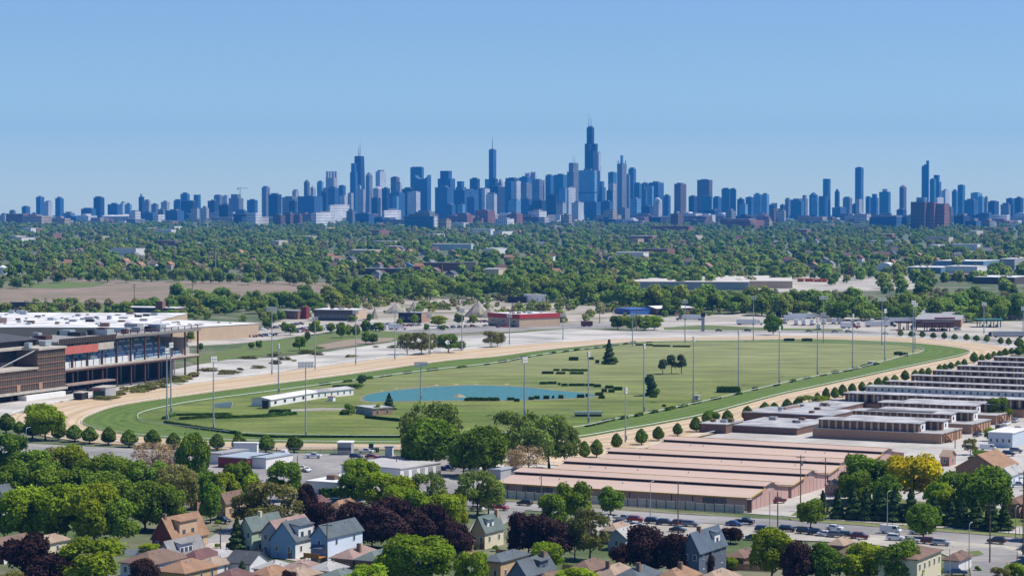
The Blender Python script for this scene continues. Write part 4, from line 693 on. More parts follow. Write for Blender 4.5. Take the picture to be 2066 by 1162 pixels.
for x0, x1, yb in [(1262, 1520, 586), (1530, 1775, 583), (1762, 1802, 548), (1886, 1995, 546), (1824, 1906, 554), (1906, 1982, 554), (1900, 2070, 576), (871, 956, 507), (724, 817, 557), (850, 961, 548), (970, 1025, 563), (819, 848, 549), (1505, 1610, 497), (820, 912, 463), (1755, 1832, 466), (1836, 1892, 464), (1600, 1672, 570), (2015, 2066, 544)]:
    gaps.append(((x0 + x1) / 2, (x1 - x0) / 2 + 2, G((x0 + x1) / 2, yb).y))
def far_ok(px, py, Y):
    for gx, gw, gy in gaps:
        if abs(px - gx) < gw and -25 < gy - Y < (75 if gw < 12 else 150 + gy * .02): return False
    return True
pts, scl, idx = [], [], []
py = 446.0
while py < 597:
    Y = G(1033, py).y; w_ = 12 * FP / Y; n_ = 2766 / w_ / (w_ * .30) * 1.8
    if py < 452: n_ *= .35
    elif py < 458: n_ *= .7
    for _ in range(int(n_ + rf.random())):
        px = rf.uniform(-350, 2416); yy = py + rf.uniform(-.5, .5); p = G(px, yy)
        if 563 < yy < 620 and -350 < px < 730: continue
        if yy > 572 and 1230 < px < 2000 and rf.random() < .45: continue
        patch = 0.5 + 0.5 * sin(px * .011 + yy * .09) * sin(px * .023 - yy * .05)
        if rf.random() > .45 + .8 * patch or not far_ok(px, yy, p.y): continue
        pts.append(p); scl.append(rf.uniform(.55, 1.2)); idx.append(rf.choice([0, 1, 2, 3, 5, 0, 1, 3, 2, 4]))
    py += 1
far_mass('far_woodland', pts, scl, idx, PC, 'far city trees running together into one green mass')

# dry scrub over the quarry ground and yards, too much to count
PC2 = bpy.data.collections.new('scrub_crowns')
for i, (m_, n_, sz) in enumerate((('far_olive', 130, .7), ('far_brown', 110, .7), ('far', 130, .7))): PC2.objects.link(bpy.data.objects.new(f'scrub_{i}', crown('scrub', LM[m_], 5, 3.4, 0.0, n_, sz, 300 + i, nl=6, lob=.55, jit=.4, lift=.4)))
pts, scl, idx = [], [], []
for reg, n_ in (((700, 1290, 602, 632), 330), ((1000, 1320, 612, 655), 120), ((0, 420, 612, 645), 170), ((560, 720, 600, 645), 160), ((1300, 2066, 618, 640), 160), ((1230, 2066, 592, 614), 300), ((0, 720, 556, 568), 160), ((330, 560, 610, 650), 160)):
    for _ in range(n_):
        px, py = rf.uniform(reg[0], reg[1]), rf.uniform(reg[2], reg[3])
        if sin(px * .031 + py * .21) + rf.uniform(-.8, .8) < -.1: continue
        pts.append(G(px, py)); scl.append(rf.uniform(.35, 1.25)); idx.append(rf.choice([0, 0, 1, 2]))
far_mass('scrub_growth', pts, scl, idx, PC2, 'dry scrub and bushes growing over the yards beyond the course')

pts, scl, idx = [], [], []
for _ in range(700):                         # the neighbourhood goes on to both sides
    px = rf.choice([rf.uniform(-420, -25), rf.uniform(2095, 2480)]); py = 600 + 560 * rf.random() ** 1.6
    if px > 2000 and 690 < py < 1000 and rf.random() < .85: continue
    pts.append(G(px, py)); scl.append(rf.uniform(.5, 1.1)); idx.append(rf.choice([0, 1, 2, 3, 5]))
far_mass('side_woodland', pts, scl, idx, PC, 'trees of the neighbouring blocks on both sides')
# ================================================================ building helpers
M_WIN = mat('window_glass', (0.05, 0.075, 0.10), 0.15, 0.2, 0.3, spec=0.6); M_WHITE = mat('paint_trim', (0.74, 0.73, 0.70), 0.7, 0.06, 0.6); M_DARK = mat('dark_void_shade', (0.025, 0.025, 0.028), 0.9, 0.2, 0.4)
M_SILVER = mat('silver_roof', (0.47, 0.46, 0.445), 0.6, 0.2, 0.35, col2=(0.28, 0.27, 0.26), mix2=0.42, scale2=0.12); M_BRICK = mat('brick_red', (0.22, 0.115, 0.080), 0.9, 0.18, 0.9); M_BRICKT = mat('brick_tan', (0.37, 0.225, 0.145), 0.9, 0.14, 0.9)
M_BRICKB = mat('brick_brown', (0.17, 0.105, 0.070), 0.9, 0.18, 0.9); M_GALV = mat('galvanised', (0.40, 0.44, 0.45), 0.45, 0.12, 0.8, metal=0.3); M_RUST = mat('rust_steel', (0.095, 0.048, 0.040), 0.85, 0.3, 0.7); M_WOOD = mat('pole_wood', (0.16, 0.115, 0.085), 0.95, 0.25, 1.2)
M_BLACK = mat('black_paint', (0.03, 0.03, 0.033), 0.6, 0.2, 0.6); M_GREYW = mat('grey_wall', (0.33, 0.335, 0.335), 0.85, 0.1, 0.5); M_RED = mat('red_paint', (0.42, 0.045, 0.045), 0.6, 0.12, 0.6); M_BLUE = mat('blue_paint', (0.06, 0.16, 0.42), 0.6, 0.12, 0.6); M_TAN = mat('tan_wall', (0.50, 0.37, 0.25), 0.9, 0.08, 0.2)
def frame(ang): return Vector((cos(ang), sin(ang), 0)), Vector((-sin(ang), cos(ang), 0))
def box_px(cx, cy, lx, rx, ang=GA):
    c = G(cx, cy); u, v = frame(ang); return c, abs(run(c, -u, lx)), abs(run(c, v, rx))
def gable_roof(mb, a, b, h, rh, ov=.4, th=.22, axis='v', m=0):
    """two slabs meeting at a ridge; axis v: ridge runs away from the front gable"""
    if axis == 'v':
        for s in (0, 1):
            x0, x1 = (-a / 2, ov) if s else (-a / 2, -a - ov); ze = h - rh * ov / (a / 2)
            mb.loft([[(x0, y, h + rh), (x1, y, ze), (x1, y, ze + th), (x0, y, h + rh + th)] for y in (-ov, b + ov)], m)
    else:
        for s in (0, 1):
            y0, y1 = (b / 2, b + ov) if s else (b / 2, -ov); ze = h - rh * ov / (b / 2)
            mb.loft([[(x, y0, h + rh), (x, y1, ze), (x, y1, ze + th), (x, y0, h + rh + th)] for x in (-a - ov, ov)], m)
def hip_roof(mb, a, b, h, rh, ov=.45, m=0):
    if a <= b: r = [(-a / 2, a / 2), (-a / 2, b - a / 2)]
    else: r = [(-a + b / 2, b / 2), (-b / 2, b / 2)]
    A, B, C, D_ = (-a - ov, -ov, h), (ov, -ov, h), (ov, b + ov, h), (-a - ov, b + ov, h); P, Q = (*r[0], h + rh), (*r[1], h + rh)
    if a <= b: mb.poly([A, B, P], m).poly([B, C, Q, P], m).poly([C, D_, Q], m).poly([D_, A, P, Q], m)
    else: mb.poly([A, B, Q, P], m).poly([B, C, Q], m).poly([C, D_, P, Q], m).poly([D_, A, P], m)
    mb.loft([[(x * 1.0, y, z) for x, y, z in (A, B, C, D_)], [(x, y, z - .2) for x, y, z in (A, B, C, D_)]], m)
def windows(root, face, spans, z0, z1, m=None, nm='window', fm=None, off=0.0):
    """face 'f' front (y=0) or 'r' right (x=0); spans: (s0, s1) along the face"""
    for s0, s1 in spans:
        f = MB(); g = MB(); d = .09
        if face == 'f': f.box(s0, s1, -d - off, .05, z0, z1); g.box(s0 + .1, s1 - .1, -d - .03 - off, -d + .02 - off, z0 + .1, z1 - .1)
        else: f.box(-.05, d + off, s0, s1, z0, z1); g.box(d - .02 + off, d + .03 + off, s0 + .1, s1 - .1, z0 + .1, z1 - .1)
        o = f.build(nm, fm or M_WHITE, root); g.build('pane', m or M_WIN, o)
def even(n, L_, w_, s=1, pad=0.0): return [(s * (pad + (L_ - 2 * pad) * (i + .5) / n) - w_ / 2, s * (pad + (L_ - 2 * pad) * (i + .5) / n) + w_ / 2) for i in range(n)]
def building(name, label, cat, cx, cy, lx, rx, h, wall, roof, rt='flat', rh=2.5, ang=GA, wf=0, wr=0, rows=1, side=None, group=None, door=False, win_m=None, axis='v', ww=1.0, a=None, b=None, units=0, ov=.4):
    c, a_, b_ = box_px(cx, cy, lx, rx, ang); a = a or max(2.5, min(a_, 400)); b = b or max(2.5, min(b_, 400)); o = thing(name, c, ang, label, cat, group); mb = MB()
    if rt == 'gable' and axis == 'v':
        mb.loft([[(-a, y, 0), (0, y, 0), (0, y, h), (-a / 2, y, h + rh - .02), (-a, y, h)] for y in (0, b)])
    elif rt == 'gable': mb.prism([(0, 0), (b, 0), (b, h), (b / 2, h + rh - .02), (0, h)], -a, 0)
    else: mb.box(-a, 0, 0, b, 0, h)
    mats_ = [wall, side or wall]
    if side:
        for i, f in enumerate(mb.f):
            if all(abs(mb.v[j][0]) < 1e-6 for j in f): mb.m[i] = 1
    mb.build('wall', mats_, o); rb = MB()
    if rt == 'flat': rb.box(-a - .25, .25, -.25, b + .25, h, h + .35)
    elif rt == 'gable': gable_roof(rb, a, b, h, rh, ov, axis=axis)
    elif rt == 'hip': hip_roof(rb, a, b, h, rh)
    ro = rb.build('roof', roof, o)
    hh = h / rows
    for r_ in range(rows):
        z0 = r_ * hh + hh * .36; z1 = min(r_ * hh + hh * .36 + 1.45, h - .25)
        if wf: windows(o, 'f', [(-q1, -q0) for q0, q1 in even(wf, a, ww)], z0, z1, win_m)
        if wr: windows(o, 'r', even(wr, b, ww), z0, z1, win_m)
    if door: MB().box(-a * .22 - .5, -a * .22 + .5, -.08, .05, 0, 2.1).build('door', M_BRICKB, o)
    for i in range(units):
        x_, y_ = -a * rk.uniform(.15, .85), b * rk.uniform(.15, .85); s_ = rk.uniform(.5, 1.5); MB().box(x_ - s_, x_ + s_, y_ - s_ * .8, y_ + s_ * .8, h + .35, h + .5 + s_ * .8).build('roof_unit', rk.choice([M_GALV, M_GREYW, M_BRICKB]), ro)
    return o, a, b
# ================================================================ floodlight masts
def flood_head(wide):
    res = []; n_ = 5 if wide else 3; s = 1.15
    for j in range(2):
        for i in range(n_):
            b = MB(); x = (i - (n_ - 1) / 2) * s; z = -.2 - j * 1.15
            b.loft([[(x + sx * w_, y, z + sz * w_ - .12 * (y < -.3)) for sx, sz in ((-1, -1), (1, -1), (1, 1), (-1, 1))] for w_, y in ((.22, .28), (.44, -.1), (.5, -.34))], 0)
            b.poly([(x - .42, -.36, z - .54), (x + .42, -.36, z - .54), (x + .42, -.36, z + .30), (x - .42, -.36, z + .30)], 1); res.append(b)
    return res
M_LENS = mat('lamp_lens', (0.72, 0.70, 0.66), 0.3, 0.1, 1.0)
HEADS = {w_: [b.mesh('floodlight', [M_GALV, M_LENS]) for b in flood_head(w_)] for w_ in (False, True)}
CROSS = {w_: MB().box(-3.0 if w_ else -1.8, 3.0 if w_ else 1.8, -.09, .09, -.3, -.12).box(-3.0 if w_ else -1.8, 3.0 if w_ else 1.8, -.09, .09, -1.45, -1.27).mesh('crossarm', M_GALV) for w_ in (False, True)}
MAST = MB().cyl((0, 0, 0), (0, 0, 1), .36, .17, 10).mesh('mast', M_GALV); BOXM = MB().box(-.3, .3, -.62, -.3, 1.2, 2.6).mesh('switch_box', M_GREYW)
def mast(px, yb, yt, wide, face, label):
    g = G(px, yb); h = ZA(yt, g.y); o = thing('floodlight_mast', g, face, label, 'floodlight', 'floodlight masts round the racecourse')
    m_ = obj('mast', MAST, o); m_.scale = (1, 1, h); obj('crossarm', CROSS[wide], o, (0, 0, h)); obj('switch_box', BOXM, o)
    for me in HEADS[wide]: obj('floodlight', me, o, (0, 0, h))
ML = [(337, 850, 703, 0, 1.2), (345, 835, 692, 0, 1.2), (431, 869, 720, 0, .9), (549, 757, 620, 1, -.3), (562, 795, 694, 0, 1.5), (617, 884, 731, 1, .2), (636, 746, 640, 0, -.3), (718, 737, 626, 0, -.3), (797, 726, 626, 0, -.3), (849, 810, 731, 1, .1), (866, 717, 634, 0, -.3), (932, 708, 623, 0, -.3), (1028, 696, 634, 0, -.3),
      (1058, 839, 722, 1, 1.2), (1136, 686, 633, 0, -.2), (1187, 855, 710, 0, 1.3), (1276, 700, 634, 0, -.2), (1299, 833, 694, 0, 1.3), (1262, 893, 783, 0, 1.3), (1382, 693, 606, 0, 0), (1399, 812, 680, 0, 1.3), (1490, 793, 667, 0, 1.3), (1520, 691, 598, 0, 0), (1572, 777, 659, 0, 1.2), (1649, 760, 643, 0, 1.2), (1661, 694, 598, 1, .2), (1720, 748, 634, 0, 1.2),
      (1779, 698, 601, 1, .3), (1785, 731, 624, 0, 1.0), (1842, 715, 607, 0, .6), (1846, 706, 612, 0, .6), (1985, 674, 611, 0, .3), (2064, 676, 620, 0, .3)]
for px, yb, yt, wd, fc in ML:
    grp = [m for m in ML if (m[1] < 760) == (yb < 760)]; k_ = sorted(m[0] for m in grp).index(px) + 1
    mast(px, yb, yt, bool(wd), fc, f"tall mast with {'wide lamp row' if wd else 'compact lamp cluster'} {'beyond the far straight' if yb < 760 else 'on the near infield side'}, {nth(k_)} from left")
# low marker posts
# ================================================================ rails and hedges
M_RAIL = mat('white_rail', (0.78, 0.78, 0.76), 0.5, 0.05, 1)
def rail(name, pts, label, h=1.1, step=6.0, closed=True, m=M_RAIL, t=.10):
    mb = MB(); n = len(pts); acc = 0
    for i in range(n if closed else n - 1):
        a, b = Vector((*pts[i][:2], h)), Vector((*pts[(i + 1) % n][:2], h)); d = (b - a).length
        if d < .05: continue
        mb.cyl(a, b, t, t, 5); s = step - acc
        while s < d:
            p = a.lerp(b, s / d); mb.box(p.x - .06, p.x + .06, p.y - .06, p.y + .06, 0, h); s += step
        acc = (acc + d) % step
    tag(mb.build(name, m), label, 'rail')
def world_px(L_): return [G(*p) for p in L_]
rail('running_rail', oval['infield_grass'], 'white inner rail between the infield and the turf track', 1.15, 7)
rail('running_rail', oval['turf_track'], 'white rail dividing the turf track from the sand track', 1.1, 7)
rail('running_rail', oval['dirt_track'], 'pale outer rail round the sand track', 1.1, 8)
rail('link_fence', smooth(world_px([(0, 882), (60, 888), (160, 899), (300, 906), (500, 914), (800, 916), (930, 926)]), False), 'grey chain-link fence between the sand track and the asphalt lot', 1.9, 5, False, M_GALV, .05)
rail('link_fence', smooth(world_px([(1170, 664), (1400, 668), (1560, 672), (1720, 675), (1850, 679), (1950, 687), (2080, 699)]), False), 'grey fence along the highway beyond the far bend', 2.2, 6, False, M_GALV, .08)
rail('link_fence', world_px([(1592, 1044), (1700, 1050), (1897, 1065), (2090, 1080)]), 'dark iron fence in front of the small park', 1.8, 3, False, M_BLACK, .05)
def hedge_mesh(L_, w_, h_, n_, seed):
    rng = np.random.default_rng(seed); f = rng.random(n_); P = np.stack([rng.uniform(-L_ / 2, L_ / 2, n_), rng.uniform(-w_ / 2, w_ / 2, n_), rng.uniform(0, h_, n_)], 1); D = rng.normal(size=(n_, 3)) * .4
    P[f < .45, 2] = h_; D[f < .45, 2] += 1; s = (f >= .45) & (f < .85); P[s, 1] = -w_ / 2; D[s, 1] -= 1; s = f >= .85; P[s, 0] = np.where(rng.random(s.sum()) < .5, -L_ / 2, L_ / 2); D[s, 0] += np.sign(P[s, 0])
    P += rng.normal(size=P.shape) * .09; D /= np.linalg.norm(D, axis=1)[:, None]
    return quads_mesh('hedge', P, D, rng.uniform(.14, .32, n_), np.clip(.5 + rng.normal(size=n_) * .15, 0, 1), LM['hedge'], .8, rng)
HEDGE = [hedge_mesh(4, 1.6, 1.3, 700, i) for i in range(3)]
def hedge(x0, x1, y0, y1, hp, label, group=None):
    p, q = G(x0, y0), G(x1, y1); d = q - p; L_ = d.length; h = hp * p.y / FP; me = rt.choice(HEDGE)
    o = obj('hedge', me, None, (p + q) / 2 - Vector((0, 0, 0)), atan2(d.y, d.x)); o.location.z = .3; o.scale = (L_ / 4, max(1.0, h / 1.3), h / 1.3); tag(o, label, 'hedge', group)
zc2 = lambda x0, x1, y, h: (1000 + x0 / 3.973, 1000 + x1 / 3.973, 560 + y / 3.973, 560 + y / 3.973, h / 3.973)
HB = [(465, 510, 752, 14), (530, 585, 752, 14), (595, 730, 754, 14), (375, 460, 776, 18), (488, 556, 778, 16), (600, 700, 778, 16), (355, 410, 860, 18), (418, 486, 858, 18), (500, 520, 866, 16), (530, 575, 874, 18), (588, 650, 874, 18), (652, 712, 874, 18), (722, 786, 874, 18), (790, 842, 882, 20), (850, 890, 922, 22), (880, 940, 892, 20), (905, 952, 925, 22),
      (945, 1012, 908, 24), (95, 148, 988, 20), (150, 190, 998, 20), (265, 305, 984, 20), (308, 352, 978, 22), (384, 428, 978, 24), (452, 470, 972, 18), (504, 542, 974, 24), (655, 708, 968, 24), (722, 748, 960, 22), (800, 860, 950, 22), (828, 872, 974, 22), (590, 660, 668, 24), (740, 785, 660, 16), (800, 830, 690, 22), (1208, 1250, 950, 20), (1236, 1290, 966, 16), (1335, 1362, 1038, 14)]
HB = sorted([zc2(*t) for t in HB])
for i, (x0, x1, y0, y1, h) in enumerate(HB): hedge(x0, x1, y0, y1, h, f'clipped dark hedge block on the infield, {nth(i + 1)} of the blocks from left to right', 'hedge blocks round the pond')
HL = [((336, 856), (400, 866), 5), ((400, 866), (480, 877), 5), ((480, 880), (560, 884), 4), ((566, 884), (640, 884), 4), ((646, 884), (745, 884), 4), ((750, 884), (840, 884), 4), ((330, 847), (352, 840), 5), ((352, 840), (460, 838), 4), ((366, 848), (460, 842), 5), ((440, 846), (528, 843), 5), ((534, 843), (595, 838), 6), ((545, 834), (585, 834), 6),
      ((742, 845), (803, 851), 5), ((803, 851), (850, 852), 4), ((941, 810), (1004, 810), 6), ((745, 823), (755, 823), 4), ((686, 838), (698, 838), 6), ((674, 785), (715, 783), 6)]
for i, (p, q, h) in enumerate(sorted(HL)): hedge(*([p[0], q[0], p[1], q[1], h]), f'long low clipped hedge on the infield, {nth(i + 1)} of the long hedges from the left', 'long hedges of the infield')
rl = random.Random(9)
pts = oval['infield_grass']; inner = []
for i in range(0, len(pts), 1):
    x, y = PX(pts[i])
    if 640 < x < 1330 and y < 790 or (x > 1180 and y > 735): inner.append(pts[i])
for i, p in enumerate(inner):
    if i % 2: continue
    L_ = rl.uniform(5, 10); o = obj('hedge', rl.choice(HEDGE), None, (p.x + rl.uniform(-1, 1), p.y + 2, .3), R(66) + rl.uniform(-.1, .1)); o.scale = (L_ / 4, .9, rl.uniform(.5, .9))
    tag(o, 'low rough hedge beside the inner rail', 'hedge', 'rough hedges beside the inner rail')
# ================================================================ grandstand
GS = R(-23.6); c = G(114, 797); gu, gv = frame(GS)
o = thing('grandstand', c, GS, 'half-stripped racecourse grandstand with rusty columns and open upper seating', 'grandstand')
Lg = 122; M_DECK = mat('deck_concrete', (0.42, 0.38, 0.32), 0.9, 0.2, 0.3); M_SEAT = mat('seat_blue', (0.74, 0.80, 0.84), 0.7, 0.15, 0.6); M_SEATD = mat('seat_dark', (0.34, 0.44, 0.52), 0.8, 0.25, 0.6)
MB().box(-32, 1.0, 0, Lg, 10.6, 11.6).build('deck', M_DECK, o)
MB().box(.4, 1.3, 0, Lg, 9.9, 10.7).build('deck_beam', M_RUST, o)
MB().box(-33, 1.6, -1, Lg + 1, 23.0, 24.0).build('roof', mat('roof_grey_dirty', (0.27, 0.26, 0.24), 0.9, 0.25, 0.15), o)
MB().box(1.2, 1.7, -1, Lg + 1, 23.3, 24.3).build('fascia', mat('fascia_grey', (.22, .20, .18), .9, .3, .5), o)
nb = 11
for i in range(nb):
    y = Lg * i / (nb - 1); cb = MB().box(.1, .75, y - .33, y + .33, 0, 23).build('column', M_RUST, o)
    MB().box(-13.4, -12.9, y - .3, y + .3, .2, 10.6).build('inner_column', M_GREYW, o)
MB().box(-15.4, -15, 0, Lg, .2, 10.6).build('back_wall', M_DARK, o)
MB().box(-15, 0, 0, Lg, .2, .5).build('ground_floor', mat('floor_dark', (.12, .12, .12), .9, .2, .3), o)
st = MB(); nS = 18
for i in range(nS): st.box(-4 - (i + 1) * 1.25, -4 - i * 1.25, 2, Lg - 8, 11.6, 12.2 + i * .52, 0)
st.build('seating_steps', M_SEATD, o)
rs2 = random.Random(2)
for i in range(1, nS, 2):                    # rows of seat backs, one part per row
    sb = MB(); y = 3
    while y < (112 if i % 4 == 1 else 84 - i * 1.5):
        l = rs2.uniform(3, 8); sb.box(-4.1 - i * 1.25, -3.9 - i * 1.25, y, y + l, 12.2 + i * .52, 13.0 + i * .52); y += l + rs2.uniform(.6, 2.6)
    sb.build('seat_row', M_SEAT, o)
fb = MB(); y = 1
while y < 62: fb.box(-.4, -.1, y, y + 4.2, 11.6, 14.4); y += 4.9
fb.build('front_panel', mat('panel_white', (.62, .63, .62), .8, .12, .5), o)
MB().box(-4, -1, 29, 35, 11.6, 15.6).build('press_booth', M_WHITE, o)
MB().box(1.75, 2.0, 0, 31, 18.0, 21.6).build('awning', mat('awning_red', (0.46, 0.13, 0.10), 0.8, 0.15, 0.3), o)
MB().box(1.72, 1.95, 31, 44, 18.6, 21.8).build('awning_panel', M_DECK, o)
MB().box(.2, 5.4, 1, 40, 4.0, 4.7).build('lower_balcony', mat('balcony', (.28, .2, .17), .9, .25, .4), o)
ps = MB(); y = 0
while y < 46: ps.box(1.75, 2.0, y, y + .4, 22.6, 25.0); y += 1.3
ps.box(1.5, 1.75, 0, 46, 22.6, 25.2); ps.build('roof_screen', mat('screen_brown', (.075, .06, .05), .9, .3, .4), o)
up = MB()
for y in np.arange(48, Lg, 6.1): up.box(.6, .9, y, y + .3, 24, 26); up.box(.55, .85, y, y + 6.1, 25.7, 26)
up.build('roof_handrail', M_RUST, o)
for i in range(15):
    y = rs2.uniform(2, Lg - 6); x = rs2.uniform(-30, -3); s = rs2.uniform(1.2, 4)
    MB().box(x - s, x + s, y - s * .7, y + s * .9, 24, 24 + rs2.uniform(1.2, 3.6)).build('roof_unit', rs2.choice([M_GALV, M_RUST, M_GREYW, M_BLACK]), o)
# end wall stub and stair slope at the far end
MB().prism([(Lg - 8, 11.6), (Lg - .5, 11.6), (Lg - 6.5, 20)], -26, -3).build('end_stair', M_DECK, o)
# closed left wing: gridded facade overhanging a dark ground level
fx = 5.0; M_FAC = mat('facade_brown', (0.095, 0.070, 0.055), 0.85, 0.35, 0.35, stretch=(1, 1, .35)); M_BAR = mat('facade_bar', (0.25, 0.135, 0.09), 0.9, 0.2, 0.6)
wing = thing('clubhouse', c, GS, 'brown gridded clubhouse wing with broken facade panels left of the grandstand', 'building')
MB().box(-30, fx, -22, -.4, 4.2, 21.5).build('tall_facade', M_FAC, wing); MB().box(-30, fx, -62, -22.2, 4.2, 13.4).build('low_facade', M_FAC, wing)
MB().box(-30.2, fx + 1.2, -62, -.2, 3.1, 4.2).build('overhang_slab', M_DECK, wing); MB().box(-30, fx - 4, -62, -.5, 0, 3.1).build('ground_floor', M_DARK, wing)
for zz, y0 in ((7.0, -62), (9.9, -62), (12.6, -62), (15.4, -22), (18.2, -22), (21.2, -22)): MB().box(fx, fx + .35, y0, -.4, zz, zz + .35).build('facade_rail', M_BAR, wing)
fb = MB()
for y in np.arange(-61.6, -.5, 1.35): fb.box(fx, fx + .22, y, y + .2, 4.2, 13.4 if y < -22 else 21.5)
fb.build('mullions', mat('mullion', (.20, .16, .13), .9, .2, .5), wing)
for y in (-38, -21.5): MB().box(fx + .24, fx + .5, y, y + 2.6, 4.4, 7.4).build('infill_panel', M_BRICKT, wing)
MB().box(-30, fx + .8, -62, -22.2, 13.4, 14.2).build('terrace', M_DECK, wing); MB().box(-30, -6, -62, -14, 14.2, 21.5).build('set_back_storey', M_DARK, wing); MB().box(-30, -3, -62, -9, 21.6, 22.6).build('terrace_roof', M_DECK, wing)
MB().box(-30, fx + 1, -22, -.4, 21.5, 22.4).build('roof_edge', M_DECK, wing); MB().box(-32, -8, -40, -2, 22.6, 25.4).build('upper_storey', M_BLACK, wing)
mb = MB(); hip_roof(mb, 26, 34, 25.4, 3.2); r_ = mb.build('upper_roof', mat('roof_charcoal', (.07, .07, .075), .9, .2, .3), wing, (-7, -38, 0))
MB().cyl((-6, -34, 14.2), (fx, -24, 21.5), .22, .22, 6).build('pipe', M_WHITE, wing)
for y in np.arange(-60, -2, 9.5): MB().box(fx - .6, fx, y, y + .5, 0, 3.1).build('column', M_RUST, wing)
MB().box(fx - 2, fx + 2.6, -34, -4, 0, 2.4).build('white_hoarding', M_WHITE, wing)
for i in range(10):
    x, y = rs2.uniform(-28, -2), rs2.uniform(-60, -3); MB().box(x, x + rs2.uniform(2, 5), y, y + rs2.uniform(2, 5), 22.6, 22.6 + rs2.uniform(1, 3.4)).build('roof_unit', rs2.choice([M_GALV, M_BLACK, M_RUST]), wing)
# flat dark buildings behind the stand and the white-roofed store
o, a, b = building('store', 'big flat store with white roof and tan wall behind the grandstand', 'building', 345, 692, -260, 522, 8.6, M_TAN, ROOFW, 'flat', ang=R(-36), units=9, a=70)
for i in range(9): MB().box(-64 + i * 6, -60.5 + i * 6, 14 + i * 3.4, 22 + i * 3.4, 8.9, 9.7).build('skylight', M_WHITE, o)
o, a, b = building('market_hall', 'white-roofed hall filling the left edge behind the stripped stand', 'building', 262, 692, -300, 268, 9.2, M_TAN, ROOFW, 'flat', ang=R(-3), units=34, b=190)
for i in range(26):
    x, y = -rk.uniform(4, 120), rk.uniform(6, 180); MB().box(x - rk.uniform(1, 3), x + rk.uniform(1, 3), y - 1.5, y + 2.5, 9.5, 9.5 + rk.uniform(.8, 2.4)).build('roof_unit', rk.choice([M_BLACK, M_GREYW, M_BRICKB, M_GALV]), o)
MB().box(-190, -92, 26, 60, 9.6, 12.4).build('penthouse', mat('penthouse_brown', (.13, .09, .08), .9, .2, .3), o)
o, a, b = building('service_block', 'dark flat-roofed block directly behind the grandstand', 'building', 120, 745, -60, 300, 13.5, M_BRICKB, mat('roof_dirty', (.34, .32, .29), .9, .2, .2), 'flat', ang=GS, units=16, a=40, b=70)
# heaps of rubble and scrap at the foot of the stand
M_RUB = mat('rubble', (0.42, 0.36, 0.31), .95, .4, .6, col2=(.30, .14, .10), mix2=.35, scale2=.5)
def heap(px, yb, wpx, hpx, m, name, label, cat, seed, group=None, flat=False):
    rg = random.Random(seed); p = G(px, yb); s = p.y / FP; w_, h_ = wpx * s / 2, hpx * s; mb = MB(); n_ = 22; rings = []
    for t, rr in ((0, 1), (.3, .72), (.6, .40), (.85, .16), (1, .03)): rings.append([(cos(2 * pi * i / n_) * w_ * rr * rg.uniform(.85, 1.15), sin(2 * pi * i / n_) * w_ * .9 * rr * rg.uniform(.85, 1.15), h_ * t + (0.05 if t == 0 else 0)) for i in range(n_)])
    mb.loft(rings); p.z = 0 if p.y < 2000 else zg(p.y); return tag(mb.build(name, m, None, p), label, cat, group)
for i, (px, yb, w_, h_) in enumerate([(25, 838, 26, 5), (48, 834, 30, 6), (70, 828, 26, 6), (15, 850, 22, 6), (92, 822, 22, 4), (125, 812, 18, 4), (160, 806, 22, 5), (205, 798, 20, 4)]):
    heap(px, yb, w_, h_, M_RUB, 'rubble_heap', f'heap of broken brick and scrap below the stand, {nth(i + 1)} from the left', 'rubble heap', i, 'rubble heaps')
o, a, b = building('tote_board', 'low tote board with green panel and red top edge at the sand track', 'board', 213, 806, 187, 234, 5, M_GREYW, M_DECK, 'flat', ang=R(-10)); MB().box(-a * .92, -a * .4, -.3, -.02, 3.9, 4.6).build('red_edge', M_RED, o); MB().box(-a * .9, -a * .1, -.3, -.02, .8, 3.8).build('panel', mat('green_panel', (.03, .08, .035), .7, .3, .8), o)
building('kiosk', 'small dark open kiosk beside the tote board', 'kiosk', 165, 808, 148, 178, 3.2, M_DARK, M_DECK, 'flat', ang=R(-10))
# weeds on the apron
WEED = crown('weed', LM['elm'], 1.2, 2.4, 0, 420, .22, 77, nl=7, flat=.3)
for i in range(46):
    t = i / 46; 
    if i < 26: px, py = 205 + 195 * t * 1.77 + rl.uniform(-6, 6), 806 - 46 * t * 1.77 + rl.uniform(-4, 6)
    else: px, py = rl.uniform(420, 800), 0; py = 772 - (px - 420) * .155 - rl.uniform(6, 34)
    g = G(px, py); w_ = obj('weed_patch', WEED, None, (g.x, g.y, .2), rl.uniform(0, 6)); s = rl.uniform(.7, 2.0); w_.scale = (s * 1.6, s * .8, s * .9); tag(w_, 'scrubby weeds growing through the old concrete apron', 'weeds', 'weed patches on the apron')
# ================================================================ infield buildings
o, a, b = building('long_hut', 'long white low hut with small windows behind the pond end', 'building', 713, 798, 637, 722, 3.1, M_WHITE, M_SILVER, 'gable', .8, R(55), wf=6, axis='u', b=8)
o, a, b = building('white_shed', 'long white shed with dark porch openings joined to the long hut', 'building', 639, 806, 546, 650, 3.2, M_WHITE, ROOFW, 'gable', .9, R(68), wf=5, axis='u', b=9, win_m=M_DARK, ww=2.2)
building('container', 'dark container standing at the left end of the huts', 'container', 541, 826, 529, 543, 3.4, M_BLACK, M_BLACK, 'flat', ang=0.0)
building('brick_hut', 'small flat-roofed brick hut with two windows on the infield', 'building', 752, 840, 718, 792, 3.1, mat('hut_front', (.30, .33, .34), .9, .1, .5), M_SILVER, 'flat', ang=R(-58), side=M_BRICKT, wr=2, wf=1)
o, a, b = building('caravan', 'small pale caravan parked by the long hut', 'caravan', 672, 811, 664, 676, 2.2, M_WHITE, mat('caravan_roof', (.5, .3, .26), .8, .1, .5), 'flat', ang=R(-20))
